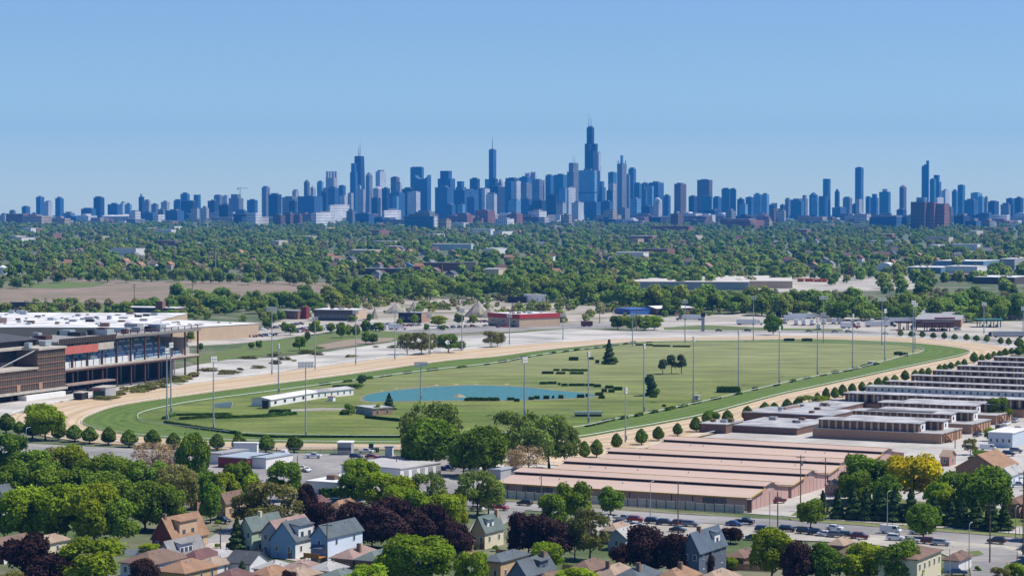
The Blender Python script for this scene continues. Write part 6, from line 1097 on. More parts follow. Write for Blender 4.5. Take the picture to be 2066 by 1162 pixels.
def make_car(kind):
    sp = {'sedan': ([(-2.25, .3), (2.25, .3), (2.3, .62), (2.1, .82), (1.05, .92), (.35, 1.42), (-.95, 1.44), (-1.65, .98), (-2.25, .94)], [(.95, .95), (.36, 1.37), (-.92, 1.39), (-1.5, .98)], (1.42, -1.38), 1.45),
          'suv': ([(-2.3, .36), (2.25, .36), (2.32, .75), (2.15, 1.0), (1.2, 1.1), (.6, 1.68), (-1.75, 1.72), (-2.2, 1.1), (-2.3, .9)], [(1.08, 1.12), (.6, 1.62), (-1.72, 1.65), (-2.05, 1.14)], (1.45, -1.4), 1.72),
          'pickup': ([(-2.75, .42), (2.6, .42), (2.68, .85), (2.5, 1.08), (1.35, 1.14), (.8, 1.74), (-.5, 1.76), (-.75, 1.12), (-2.75, 1.1)], [(1.22, 1.16), (.8, 1.68), (-.48, 1.7), (-.66, 1.16)], (1.75, -1.75), 1.76),
          'van': ([(-2.9, .4), (2.6, .4), (2.75, .95), (2.3, 1.2), (1.7, 2.1), (-2.85, 2.2)], [(2.16, 1.28), (1.72, 1.98), (.6, 2.0), (.6, 1.28)], (1.85, -1.9), 2.2)}[kind]
    b = MB(); sideprof(b, sp[0], .9, .74 if kind != 'van' else .86, .95); body = b.mesh('body', PAINT)
    g = MB(); hw = lambda z: .9 + ((.74 if kind != 'van' else .86) - .9) * min(1, max(0, (z - .95) / .75))
    pr = sp[1]
    for s in (-1, 1): g.poly([(x, s * (hw(z) + .012), z) for x, z in pr])
    (x0, zb_), (x1, zt_) = pr[0], pr[1]; g.poly([(x0 + .1, -.74, zb_), (x0 + .1, .74, zb_), (x1 + .1, .62, zt_), (x1 + .1, -.62, zt_)])
    (x2, zt2), (x3, zb3) = pr[2], pr[3]
    if kind != 'van': g.poly([(x3 - .12, -.72, zb3), (x3 - .12, .72, zb3), (x2 - .12, .6, zt2), (x2 - .12, -.6, zt2)])
    glass = g.mesh('windows', M_WIN); wh = MB().cyl((0, -.11, 0), (0, .11, 0), .33, .33, 14).mesh('wheel', M_TYRE); rim = MB().cyl((0, -.125, 0), (0, .125, 0), .2, .2, 10).mesh('rim', M_RIM)
    hl = MB().box(-.05, .05, -.17, .17, -.08, .08).mesh('headlight', M_HL); tl = MB().box(-.04, .04, -.14, .14, -.1, .1).mesh('tail_light', M_TL); CARS[kind] = (body, glass, wh, rim, hl, tl, sp)
for k_ in ('sedan', 'suv', 'pickup', 'van'): make_car(k_)
COLS = {'white': (.74, .74, .74), 'silver': (.42, .43, .45), 'grey': (.17, .175, .18), 'black': (.018, .018, .02), 'red': (.30, .02, .025), 'dark red': (.13, .015, .022), 'blue': (.02, .06, .20), 'dark blue': (.015, .025, .07), 'tan': (.35, .29, .20)}
KN = {'sedan': 'saloon car', 'suv': 'SUV', 'pickup': 'pickup truck', 'van': 'van'}
def car(kind, col, px, py, ang, label, group=None, small=False):
    p = G(px, py); p.z += .26 if p.y < 2000 else 0; body, glass, wh, rim, hl, tl, sp = CARS[kind]; o = thing('parked_car' if kind != 'van' else 'parked_van', p, ang, label, KN[kind].split()[0] if kind != 'sedan' else 'car', group)
    b = obj('body', body, o); b.color = (*COLS[col], 1); obj('windows', glass, o)
    for x in sp[2]:
        for s in (-1, 1): w_ = obj('wheel', wh, o, (x, s * .82, .33)); (obj('rim', rim, w_) if not small else None)
    if not small:
        zl = .7 if kind == 'sedan' else .85
        for s in (-.62, .62): obj('headlight', hl, o, (sp[0][2][0] - .02, s, zl)); obj('tail_light', tl, o, (sp[0][0][0] + .02, s, zl + .1))
    return o
def cars(zone, group, items, small=False):
    cnt, tot = {}, {}; items = sorted(items, key=lambda t: (t[2], t[3]))
    for it in items: k_ = (it[0], it[1]); tot[k_] = tot.get(k_, 0) + 1
    for kind, col, px, py, ang in items:
        k_ = (kind, col); cnt[k_] = cnt.get(k_, 0) + 1
        car(kind, col, px, py, ang, f'{col} {KN[kind]} {zone}' + (f', {nth(cnt[k_])} such from left' if tot[k_] > 1 else ''), group, small)
z6 = lambda X, Y: (880 + X / 3.21, 800 + Y / 3.21)
z8 = lambda X, Y: (1586 + X / 3.21, 800 + Y / 3.21)
a1, a2, ar = R(-22), R(158), R(-30)
near = [('suv', 'black', *z6(575, 708), ar + pi), ('pickup', 'red', *z6(412, 738), ar), ('sedan', 'white', *z6(265, 740), ar), ('pickup', 'silver', *z6(1075, 800), a1), ('suv', 'grey', *z6(1030, 790), a1), ('pickup', 'silver', *z6(1215, 808), a1), ('suv', 'red', *z6(1292, 815), a1), ('sedan', 'dark blue', *z6(1200, 835), a1), ('sedan', 'silver', *z6(1290, 850), a1), ('suv', 'dark blue', *z6(1405, 825), a1), ('suv', 'black', *z6(1485, 835), a1), ('sedan', 'blue', *z6(1150, 870), a1),
        ('suv', 'dark red', *z7(425, 840), a1), ('suv', 'grey', *z7(490, 845), a1), ('sedan', 'black', *z7(410, 880), a1), ('sedan', 'blue', *z7(775, 840), ar), ('pickup', 'black', *z7(845, 828), ar), ('suv', 'dark blue', *z7(965, 880), a1), ('suv', 'grey', *z7(1020, 890), a1), ('suv', 'black', *z7(1118, 878), a1), ('sedan', 'grey', *z7(905, 930), a1), ('suv', 'black', *z7(1235, 892), a1), ('suv', 'dark blue', *z7(1310, 900), a1), ('sedan', 'white', *z7(1370, 908), a1), ('suv', 'grey', *z7(1437, 915), a1), ('suv', 'black', *z7(1505, 918), a1), ('sedan', 'white', *z7(1425, 868), ar),
        ('pickup', 'dark red', *z7(1052, 692), R(20)), ('suv', 'black', *z7(1400, 582), ar), ('suv', 'dark red', *z8(480, 925), a1), ('suv', 'white', *z8(708, 935), a1), ('sedan', 'silver', *z8(810, 950), a1), ('suv', 'dark red', *z8(930, 958), a1), ('suv', 'silver', *z8(1005, 968), a1), ('sedan', 'white', *z8(855, 895), ar), ('suv', 'black', *z8(1362, 955), ar + pi), ('van', 'white', *z8(680, 890), ar), ('sedan', 'black', *z8(365, 965), a1), ('sedan', 'blue', *z8(1110, 1155), R(-8))]
cars('by the main road', 'cars along the main road', near)
z5 = lambda X, Y: (440 + X / 3.21, 800 + Y / 3.21)
lot = [('pickup', 'white', *z5(618, 400), R(-10)), ('sedan', 'red', *z5(995, 402), R(-15)), ('suv', 'dark blue', *z5(895, 405), R(-25)), ('pickup', 'white', *z5(958, 370), R(-15)), ('van', 'white', *z5(432, 388), R(80)), ('van', 'tan', *z5(525, 485), R(-60)), ('sedan', 'white', *z5(570, 488), R(-60)), ('suv', 'black', *z5(770, 700), ar), ('sedan', 'grey', *z5(735, 706), ar), ('suv', 'dark blue', *z5(35, 820), R(-40)), ('pickup', 'blue', *z5(1490, 480), ar)]
cars('in the asphalt lot', 'cars in the asphalt lot', lot)
yard = [('van', 'white', *z8(1310, 352), R(-20)), ('pickup', 'white', *z8(1425, 190), R(60)), ('suv', 'silver', *z8(1485, 168), R(60)), ('sedan', 'black', *z8(1380, 210), R(60)), ('suv', 'dark blue', *z8(1440, 385), R(-25)), ('suv', 'grey', *z8(1490, 365), R(-25)), ('pickup', 'black', *z8(1100, 680 / 1.0 - 20), R(-25)), ('pickup', 'silver', *z8(1500, 590), R(-10)), ('sedan', 'dark red', *z8(1500, 220), R(50)), ('sedan', 'black', *z8(1240, 260), R(50))]
cars('in the barn yard', 'cars in the barn yard', [c for c in yard if c[3] < 1000])
rc = random.Random(12); far = []
for row, (x0, y0, x1, y1, n_) in enumerate([(502, 681, 564, 677, 13), (588, 672, 676, 664, 16), (596, 667, 690, 658, 16), (520, 668, 610, 655, 12), (700, 662, 790, 656, 7), (800, 660, 850, 658, 5), (1000, 662, 1040, 660, 3), (880, 664, 1000, 658, 9), (940, 652, 1000, 650, 8), (700, 650, 745, 648, 6), (480, 666, 520, 660, 5)]):
    for i in range(n_): far.append((rc.choice(['sedan', 'sedan', 'suv', 'suv', 'pickup']), rc.choice(list(COLS)), x0 + (x1 - x0) * (i + .5) / n_ + rc.uniform(-1, 1), y0 + (y1 - y0) * (i + .5) / n_, rc.choice([R(60), R(-20), R(62)])))
cars('in the shop car parks', 'cars in the shop car parks', far, True)
hw = [('sedan', 'black', 1632, 670, 0), ('sedan', 'dark blue', 1684, 671, 0), ('suv', 'grey', 1712, 671.5, 0), ('sedan', 'white', 1786, 675, 0), ('sedan', 'black', 1450, 669, 0), ('suv', 'black', 1508, 669, 0), ('suv', 'black', 1904, 668, .5), ('suv', 'dark blue', 1882, 668, .5), ('sedan', 'red', 1815, 669, .5), ('suv', 'grey', 1932, 667, .5), ('sedan', 'silver', 1930, 664, .5), ('sedan', 'blue', 150, 616, 0), ('sedan', 'dark red', 1182, 655, 0), ('suv', 'silver', 1190, 657, 0)]
cars('on the far highway side', 'cars on the highway beyond the course', hw, True)
def trailer(px, py, ang, L_, label, cab=None, col='white', zf=None):
    p = G(px, py); o = thing('lorry' if cab else 'lorry_trailer', p, ang, label, 'lorry', 'lorries and trailers in the truck yard'); b = MB().box(-L_ / 2, L_ / 2, -1.3, 1.3, 1.1, 4.0).build('box', PAINT, o); b.color = (*COLS.get(col, (.7, .7, .7)), 1)
    for x in ((-L_ / 2 + 1.5), (-L_ / 2 + 2.8), L_ / 2 - 2.2):
        for s in (-1, 1): obj('wheel', MB_WH, o, (x, s * 1.1, .52))
    MB().box(-L_ / 2 + .2, L_ / 2 - .2, -.5, .5, .7, 1.08).build('chassis', M_BLACK, o)
    if cab:
        c_ = MB().loft([[(L_ / 2 + .5, y, .7), (L_ / 2 + 4.6, y, .7), (L_ / 2 + 4.7, y, 1.7), (L_ / 2 + 2.6, y, 1.9), (L_ / 2 + 2.1, y, 3.5), (L_ / 2 + .5, y, 3.8)] for y in (-1.2, 1.2)]).build('cab', PAINT, o); c_.color = (*COLS[cab], 1); MB().poly([(L_ / 2 + 2.62, -1.0, 2.0), (L_ / 2 + 2.62, 1.0, 2.0), (L_ / 2 + 2.2, .9, 3.3), (L_ / 2 + 2.2, -.9, 3.3)]).build('windscreen', M_WIN, c_)
        for s in (-1, 1): obj('wheel', MB_WH, o, (L_ / 2 + 3.4, s * 1.05, .52))
MB_WH = MB().cyl((0, -.16, 0), (0, .16, 0), .52, .52, 12).mesh('wheel', M_TYRE)
tr = [(*zC(295, 490), R(-4), 20, None, 'white', 'long white trailer in the rear row of the truck yard'), (*zC(545, 485), R(-4), 18, None, 'white', 'white trailer right of the long white one'), (*zC(230, 505), R(-4), 16, None, 'white', None), (*zC(890, 555), R(2), 17, 'dark blue', 'white', 'white lorry with a dark blue cab beside the station'), (*zC(1090, 525), R(2), 19, None, 'white', 'white trailer behind the dark blue cab'), (*zC(1940, 640), R(176), 20, 'dark blue', 'silver', 'silver lorry driving along the far bend with a blue cab'),
      (*zC(1960, 492), R(170), 14, 'blue', 'silver', 'silver lorry with blue cab at the right edge of the truck yard'), (*zC(2040, 500), R(170), 13, None, 'grey', 'grey trailer at the right edge'), (*zC(240, 540), R(80), 7, 'white', 'white', None), (*zC(300, 542), R(80), 7, 'white', 'white', None), (*zC(150, 530), R(80), 7, 'white', 'silver', None), (*zC(370, 540), R(75), 8, 'white', 'white', None), (*zC(460, 532), R(80), 7, 'silver', 'white', None), (*zC(540, 530), R(80), 7, 'white', 'white', None), (*zC(590, 532), R(80), 6, 'white', 'silver', None),
      (*zB(1578, 342), R(184), 15, 'grey', 'white', 'white lorry parked left of the pylon sign'), (*zB(2010, 380), R(2), 14, 'white', 'white', None), (*zA(1170, 420), R(6), 8, 'white', 'white', 'white box lorry in the shop car park'), (*zA(1010, 425), R(6), 7, None, 'blue', 'blue trailer in the shop car park'), (*zA(1075, 425), R(6), 6, None, 'white', 'white trailer in the shop car park'), (*zB(730, 395), R(4), 8, None, 'dark red', 'dark red trailer by the highway lawn'), (*zC(870, 480), R(0), 14, None, 'tan', 'tan trailer left of the farther green'), (*zC(1330, 480), R(0), 9, None, 'white', None)]
for i, (X, Y) in enumerate([(190, 462), (345, 462), (500, 464), (610, 466), (690, 520), (740, 535), (640, 545), (420, 556), (100, 545), (60, 520), (20, 538), (850, 515), (960, 500), (1500, 470), (1580, 500), (1760, 480)]): tr.append((*zC(X, Y + 22), R(rc.choice([-4, 80, 82])), rc.choice([8, 9, 12, 15]), rc.choice([None, 'white', 'blue', 'red']), rc.choice(['white', 'white', 'silver']), None))
k_ = 0
for px, py, ang, L_, cab, col, lab in tr:
    if lab is None: k_ += 1; lab = f'white short lorry parked in the truck yard row, {nth(k_)} of these'
    trailer(px, py, ang, L_, lab, cab, col)
# ================================================================ storage yard, houses, poles in front
zq = z5
building('box_trailer', 'white box trailer with a blue emblem beside the link fence', 'trailer', *zq(252, 388), zq(100, 0)[0], zq(262, 0)[0], 4.4, M_WHITE, M_WHITE, 'flat', ang=R(-6), wf=0)
p = G(*zq(178, 388)); o_ = [o for o in sc.objects if o.get('label', '').startswith('white box trailer')][0]; MB().box(-9.5, -6.2, -.06, -.01, 1.9, 2.9).build('emblem', M_BLUE, o_)
building('ticket_booth', 'small white booth with glazed front beside the link fence', 'booth', *zq(862, 380), zq(773, 0)[0], zq(880, 0)[0], 4.2, M_GREYW, M_WHITE, 'flat', ang=R(-6), wf=2, ww=2.6)
building('toilet_cabin', 'single pale toilet cabin at the right end of the lot', 'cabin', *zq(1128, 388), zq(1098, 0)[0], zq(1136, 0)[0], 3.2, M_WHITE, M_GREYW, 'flat', ang=R(-6))
o = thing('tractor', G(*zq(1000, 360)), R(8), 'green farm tractor behind the parked cars', 'tractor'); MG = mat('tractor_green', (.02, .16, .05), .5, .1, 1)
MB().box(-1.2, 2.2, -.5, .5, .9, 1.7).build('body', MG, o); MB().box(-1.3, .3, -.7, .7, 1.7, 3.0).build('cab', M_WIN, o); MB().box(-1.4, .4, -.8, .8, 3.0, 3.15).build('cab_roof', MG, o)
for x, r_ in ((-.8, .95), (1.7, .55)):
    for s in (-1, 1): MB().cyl((x, s * .75, r_), (x, s * 1.1, r_), r_, r_, 14).build('wheel', M_TYRE, o)
o, a, b = building('storage_row', 'long grey-roofed storage row with white bay doors', 'building', *zq(1180, 545), zq(800, 0)[0], zq(1440, 0)[0], 3.6, M_WHITE, mat('roof_tin', (.42, .41, .39), .7, .18, .2), 'flat', ang=R(-34), b=None); 
for i in range(5): MB().box(.02, .08, 2 + i * b / 5, 2 + i * b / 5 + b / 9, .1, 3.0).build('bay_door', M_GREYW, o)
for i, (x0, x1, y0, y1, wl, rf_, lab) in enumerate([(200, 330, 405, 470, M_WHITE, mat('roof_bluegrey', (.33, .38, .42), .7, .12, .2), 'blue-grey roofed white shed at the left of the lot'), (0, 205, 400, 470, mat('maroon_wall', (.20, .04, .05), .85, .12, .5), mat('roof_bluegrey', (.33, .38, .42), .7, .12, .2), 'maroon-walled shed with blue-grey roof'), (-60, 40, 370, 440, M_WHITE, ROOFM, 'low flat shed behind the maroon one')]):
    building('yard_shed', lab, 'shed', *zq(x1 - 20, y1), zq(x0, 0)[0], zq(x1 + 20, 0)[0], 3.4, wl, rf_, 'flat', ang=GA, b=16)
o, a, b = building('workshop', 'white-roofed workshop at the front of the asphalt lot', 'building', *zq(775, 640), zq(575, 0)[0], zq(830, 0)[0], 3.6, M_WHITE, ROOFW, 'flat', ang=GA, units=3, b=26)
hd = hedge(zq(660, 0)[0], zq(800, 0)[0], zq(0, 655)[1], zq(0, 650)[1], 14, 'clipped bright hedge in front of the workshop')
for i, (cx, cy, lx, rx, lab) in enumerate([(1012, 944, 958, 1020, 'cream building under the dark trees by the yard'), (1035, 940, 1012, 1052, 'pale yellow shed among the budding trees'), (965, 952, 944, 970, 'small white container under the dark tree'), (996, 955, 975, 1003, 'second white container under the dark tree'), (1010, 968, 985, 1015, 'blue-roofed cabin at the corner of the barn')]):
    building('yard_building', lab, 'building', cx, cy, lx, rx, [6, 5, 3.2, 3.2, 3][i], [mat('cream_wall', (.62, .52, .40), .9, .08, .4), M_TAN, M_WHITE, M_WHITE, M_GREYW][i], [ROOFM, ROOFS[0], M_WHITE, M_WHITE, mat('roof_bluegrey', (.33, .38, .42), .7, .12, .2)][i], 'flat', wf=2 if i < 2 else 0, b=7)
# ---------------------------------------------------------------- houses
def hm(n_, c): return mat('house_' + n_, c, .85, .07, .6, stretch=(.3, .3, 2.5))
def sh(n_, c): return mat('roof_' + n_, c, .95, .16, 1.2, col2=tuple(x * .82 for x in c), scale2=.25)
SH = {'orange': sh('orange', (.31, .185, .115)), 'brown': sh('brown', (.19, .125, .095)), 'maroon': sh('maroon', (.16, .085, .08)), 'grey': sh('grey', (.25, .245, .24)), 'slate': sh('slate', (.105, .125, .14)), 'green': sh('green', (.135, .17, .16)), 'tan': sh('tan', (.35, .26, .19)), 'pink': sh('pink', (.31, .215, .185)), 'dark': sh('dark', (.075, .08, .09)), 'lightgrey': sh('lightgrey', (.38, .375, .36)), 'navy': sh('navy', (.095, .125, .165))}
HW = {'red': mat('brick_house_red', (.20, .05, .045), .9, .15, .8), 'white': hm('white', (.70, .69, .68)), 'blue': hm('blue', (.20, .33, .46)), 'paleblue': hm('paleblue', (.60, .66, .76)), 'green': hm('green', (.36, .45, .33)), 'grey': hm('grey', (.30, .34, .38)), 'brickbrown': mat('brick_house_brown', (.20, .13, .085), .9, .18, .8), 'tanbrick': mat('brick_house_tan', (.50, .34, .19), .9, .12, .8), 'cream': hm('cream', (.64, .56, .40)), 'navy': hm('navy', (.10, .125, .17)), 'pink': mat('brick_house_pink', (.38, .22, .17), .9, .12, .8), 'tanside': hm('tanside', (.52, .36, .23))}
def house(label, cx, cy, lx, rx, h, roof, wall, side=None, rt='gable', rh=2.8, wf=2, wr=3, rows=1, axis='v', chim=None, dormer=None, porch=None, b=None, a=None, cat='house', name='house', group='houses in front'):
    o, a, b = building(name, label, cat, cx, cy, lx, rx, h, HW[wall], SH[roof], rt, rh, GA, wf, wr, rows, HW[side] if side else None, group, wf > 0, None, axis, .95, a, b)
    ro = [c for c in o.children if c.name.startswith('roof')][0]
    if chim:
        x, y = -a * chim[0], b * chim[1]; MB().box(x - .45, x + .45, y - .4, y + .4, h * .9, h + rh + 1.1).build('chimney', HW['brickbrown' if len(chim) < 3 else chim[2]], ro)
    if dormer:
        y0, y1, dm, ws = dormer; zt_ = h + rh * .88; d = MB(); d.loft([[(-a * .48, y, h + rh * .55), (-.35, y, h - .1 + 0.25), (-.35, y, zt_ - .4), (-a * .48, y, zt_)] for y in (b * y0, b * y1)]); dd = d.build('dormer', HW[dm], ro)
        MB().loft([[(-a * .5, y, zt_ + .02), (.05, y, zt_ - .5), (.05, y, zt_ - .28), (-a * .5, y, zt_ + .24)] for y in (b * y0 - .3, b * y1 + .3)]).build('dormer_roof', SH[roof], ro)
        for i in range(ws): yy = b * (y0 + (y1 - y0) * (i + .5) / ws); MB().box(-.38, -.30, yy - .6, yy + .6, h + .55, min(h + 1.8, zt_ - .6)).build('window', M_WIN, dd)
    for i in range(2): yv = b * rk.uniform(.2, .8); xv = -a * .35; MB().cyl((xv, yv, h + rh * .6), (xv, yv, h + rh * .7 + .7), .09, .09, 6).build('vent_pipe', M_GALV, ro)
    return o, a, b, ro
z4 = lambda X, Y: (X / 3.21, 800 + Y / 3.21)
zH = lambda X, Y: (480 + X / 6.887, 1010 + Y / 6.887)
house('brick house with orange roof, red gable and tan wall dormer', 349, 1115, 307, 424, 3.4, 'orange', 'red', 'tanside', 'gable', 5.0, 2, 3, chim=(.5, .06), dormer=(.22, .72, 'tanside', 2), b=15)
house('grey-roofed house with a white window dormer below the orange roof', 348, 1150, 316, 420, 3.0, 'grey', 'grey', 'white', 'gable', 3.6, 1, 2, dormer=(.25, .62, 'white', 3), b=14)
house('brown hip-roofed bungalow with pale blue-grey wall at lower left', 306, 1170, 243, 368, 3.6, 'brown', 'paleblue', None, 'hip', 2.3, 3, 3, b=15)
house('tan-orange hip roof in front of the brown bungalow', 372, 1186, 312, 432, 3.4, 'orange', 'tanbrick', None, 'hip', 2.1, 0, 3, b=13)
house('maroon-roofed bungalow between the grey roofs', 396, 1156, 366, 440, 3.2, 'maroon', 'brickbrown', None, 'hip', 1.9, 1, 2, b=10)
house('light grey garage roof beside the wooden pole', 444, 1148, 408, 474, 2.8, 'lightgrey', 'white', None, 'hip', 1.4, 0, 0, b=8, name='garage', cat='garage')
house('tan-grey garage roof at the lower edge', 432, 1166, 384, 468, 2.8, 'tan', 'white', None, 'hip', 1.5, 0, 1, b=9, name='garage', cat='garage')
house('pinkish brick house with a tall chimney among the left trees', 398, 1030, 384, 412, 6.2, 'pink', 'pink', None, 'gable', 2.2, 1, 2, 2, chim=(.2, .5, 'pink'), b=10)
house('narrow brown-brick house half hidden behind dark trees', 455, 1050, 438, 475, 5.0, 'brown', 'tanbrick', None, 'gable', 2.4, 1, 2, b=9)
house('green house with slate-green roof', 508, 1121, 483, 566, 6.4, 'green', 'green', None, 'gable', 2.8, 2, 2, 2, chim=(.5, .45, 'cream'), b=14)
house('grey gabled house with pinkish-tan roof', 564, 1123, 527, 630, 5.8, 'pink', 'grey', None, 'gable', 2.8, 2, 2, 2, b=15)
house('blue-fronted house with white side wall and grey dormer roof', 596, 1128, 546, 630, 4.6, 'slate', 'blue', 'white', 'gable', 4.2, 2, 2, dormer=(.2, .85, 'white', 2), b=10)  # shade is put into the front's blue, sunlight into the white side
o, a, b, ro = house('tall blue house with pale side wall and dark slate roof', 661, 1142, 627, 724, 7.0, 'slate', 'blue', 'paleblue', 'gable', 2.6, 1, 2, 2, b=16)  # gable and side colours hold its shaded and sunlit tones
d_ = MB().box(-a, -.4, -3.2, -.1, 2.2, 2.45).box(-a, -.4, -3.25, -3.15, 2.45, 3.4); d_.build('deck', mat('deck_wood', (.42, .18, .05), .8, .2, 1.5), o)
for x in (-a + .2, -.7): MB().box(x, x + .2, -3.1, -2.9, 0, 2.2).build('deck_post', mat('deck_wood', (.42, .18, .05), .8, .2, 1.5), o)
MB().loft([[(x, -.05, 5.0), (x, -1.8, 4.3), (x, -1.8, 4.4), (x, -.05, 5.1)] for x in (-a * .85, -a * .15)]).build('awning', HW['navy'], o)
house('brown-brick bungalow with reddish hip roof', 712, 1162, 668, 776, 4.0, 'pink', 'brickbrown', None, 'hip', 1.9, 2, 2, chim=(.25, .4), b=13)
house('brown-brick bungalow with a green-grey hip roof', 759, 1166, 716, 812, 4.0, 'green', 'brickbrown', 'tanbrick', 'hip', 1.8, 2, 1, b=12)
house('dark-roofed garage with a white gable end', 504, 1162, 456, 532, 2.9, 'dark', 'white', None, 'gable', 2.2, 0, 0, axis='u', b=8, name='garage', cat='garage')
house('grey hip-roofed garage behind the blue-fronted house', 557, 1173, 512, 596, 2.7, 'lightgrey', 'paleblue', 'white', 'hip', 1.6, 0, 1, b=8, name='garage', cat='garage')
house('pinkish-brown hip-roofed garage next to the grey garage', 614, 1172, 568, 648, 2.7, 'pink', 'white', None, 'hip', 1.7, 0, 0, b=8, name='garage', cat='garage')
house('light grey hip-roofed garage by the tall wooden pole', 664, 1175, 622, 702, 2.7, 'lightgrey', 'paleblue', 'white', 'hip', 1.6, 0, 1, b=8, name='garage', cat='garage')
house('orange-brown roof at the lower edge left of the garages', 545, 1188, 505, 600, 3.0, 'orange', 'brickbrown', None, 'hip', 1.7, 0, 0, b=9)
house('pale brown roof at the lower edge between garages', 605, 1192, 560, 640, 3.0, 'tan', 'brickbrown', None, 'hip', 1.7, 0, 0, b=9)
house('green-grey roof at the lower edge right of the garages', 690, 1194, 640, 730, 3.0, 'green', 'brickbrown', None, 'hip', 1.6, 0, 0, b=9)
house('maroon roof at the lower edge', 470, 1198, 425, 505, 3.2, 'maroon', 'brickbrown', None, 'hip', 1.8, 0, 0, b=9)
house('tan-brick cottage with grey-green roof, white dormer and chimney', 978, 1108, 952, 1022, 4.6, 'green', 'tanbrick', 'cream', 'gable', 3.4, 2, 2, chim=(.4, .9, 'tanbrick'), dormer=(.2, .55, 'white', 1), b=10)
house('tan-brick flat with grey hip roof and white awnings', 1010, 1180, 968, 1062, 5.4, 'slate', 'tanbrick', None, 'hip', 1.3, 2, 3, 1, b=14)
house('dark blue house with a gable window and slate roof', 1062, 1206, 1026, 1134, 5.0, 'slate', 'navy', None, 'gable', 3.0, 2, 2, chim=(.3, .75), dormer=(.5, .8, 'navy', 1), b=14)
house('brown-roofed bungalow between the two dark maples', 1190, 1182, 1146, 1236, 3.4, 'brown', 'brickbrown', None, 'hip', 2.0, 1, 1, b=11)
house('tan-roofed bungalow with chimney at the lower edge', 1240, 1194, 1196, 1284, 3.4, 'tan', 'brickbrown', None, 'hip', 2.1, 1, 1, chim=(.5, .2), b=11)
house('slate-grey roof with chimney at the lower edge', 1290, 1206, 1236, 1342, 4.0, 'slate', 'brickbrown', None, 'hip', 2.2, 0, 1, chim=(.3, .3), b=12)
house('tan-orange roof at the lower edge below the navy house', 1370, 1208, 1320, 1416, 4.0, 'orange', 'brickbrown', None, 'hip', 2.2, 0, 1, chim=(.4, .5), b=12)
house('brown roof at the lower edge right of the navy house', 1450, 1210, 1400, 1500, 3.8, 'tan', 'brickbrown', None, 'hip', 2.0, 0, 1, b=12)
house('navy-sided large house with blue-grey roof and white windows', 1410, 1173, 1376, 1474, 7.0, 'navy', 'navy', None, 'gable', 4.0, 2, 3, 2, chim=(.5, .3), dormer=(.62, .82, 'white', 1), b=16)
house('low brown shed roof beside the navy house', 1500, 1150, 1462, 1545, 3.0, 'brown', 'brickbrown', None, 'hip', 1.4, 1, 1, b=10)
house('tan roof bungalow beside the parking strip', 1244, 1098, 1214, 1276, 3.4, 'tan', 'brickbrown', None, 'hip', 1.7, 1, 1, b=10)
house('grey roof bungalow beside the parking strip', 1262, 1112, 1226, 1300, 3.4, 'lightgrey', 'grey', None, 'gable', 1.9, 1, 2, b=11)
house('brown roof bungalow among the right-hand trees', 1726, 1148, 1682, 1792, 3.2, 'brown', 'white', None, 'hip', 1.8, 1, 2, b=12)
house('tan roof bungalow left of the brown one among trees', 1700, 1126, 1670, 1722, 3.2, 'tan', 'brickbrown', None, 'hip', 1.5, 0, 1, b=8)
o, a, b, ro = house('cream two-storey flats with brown hip roof at lower right', 1850, 1204, 1838, 1908, 8.4, 'brown', 'cream', None, 'hip', 1.4, 1, 5, 2, b=17, a=9)
house('white garage with brown roof beside the cream flats', 1934, 1156, 1904, 1964, 3.0, 'brown', 'white', None, 'hip', 1.5, 0, 0, b=10, name='garage', cat='garage')
house('white-walled house with dark roof at the left edge', 6, 1040, -20, 32, 6.0, 'slate', 'white', None, 'gable', 2.2, 1, 3, 2, b=10)
house('white and red house at the left edge', 8, 1138, -24, 34, 4.0, 'brown', 'red', 'white', 'gable', 2.0, 1, 2, b=11)
house('tan roof under the bright front tree', 90, 1126, 56, 128, 3.6, 'tan', 'cream', None, 'hip', 1.6, 1, 1, b=10)
house('orange roof behind the purple maples', 685, 1052, 664, 712, 3.6, 'orange', 'tanbrick', None, 'hip', 2.0, 1, 1, b=10)
house('maroon roof behind the purple maples', 625, 1045, 605, 650, 3.6, 'maroon', 'brickbrown', None, 'hip', 2.0, 1, 1, b=10)
house('brown roof by the bright middle tree', 915, 1128, 890, 950, 3.4, 'maroon', 'tanbrick', None, 'hip', 1.8, 1, 2, b=10)
house('red garage in front of the bright middle trees', 1105, 1200, 1070, 1145, 3.2, 'brown', 'brickbrown', None, 'hip', 1.6, 0, 0, b=9)
house('big brown-gabled house at the right edge', 2016, 973, 2004, 2090, 4.0, 'orange', 'brickbrown', None, 'gable', 4.2, 1, 1, b=20, a=14)
house('small brick hut with brown roof beside the yellow tree', 1915, 941, 1897, 1937, 3.2, 'tan', 'pink', None, 'gable', 1.8, 1, 1, axis='u', b=7)
building('blue_shop', 'pale blue shop with white flat roof at the right edge', 'building', *z8(1465, 335), z8(1308, 0)[0], z8(1620, 0)[0], 5.2, M_PBLUE, ROOFW, 'flat', wf=4, ang=GA, b=20)
house('grey house at the right edge behind the park', 2040, 985, 2010, 2100, 4.0, 'lightgrey', 'paleblue', None, 'gable', 2.0, 2, 2, b=12)
house('brown roof under the park trees', 1935, 1030, 1905, 1968, 3.2, 'brown', 'pink', None, 'hip', 1.6, 1, 1, b=9)
house('tan roof under the park trees at the yard corner', 1690, 1000, 1666, 1715, 3.2, 'tan', 'pink', None, 'hip', 1.6, 1, 1, b=9)
house('grey flat at the right edge beside the road', 2056, 1046, 2030, 2100, 4.0, 'brown', 'pink', None, 'hip', 1.6, 1, 1, b=12)
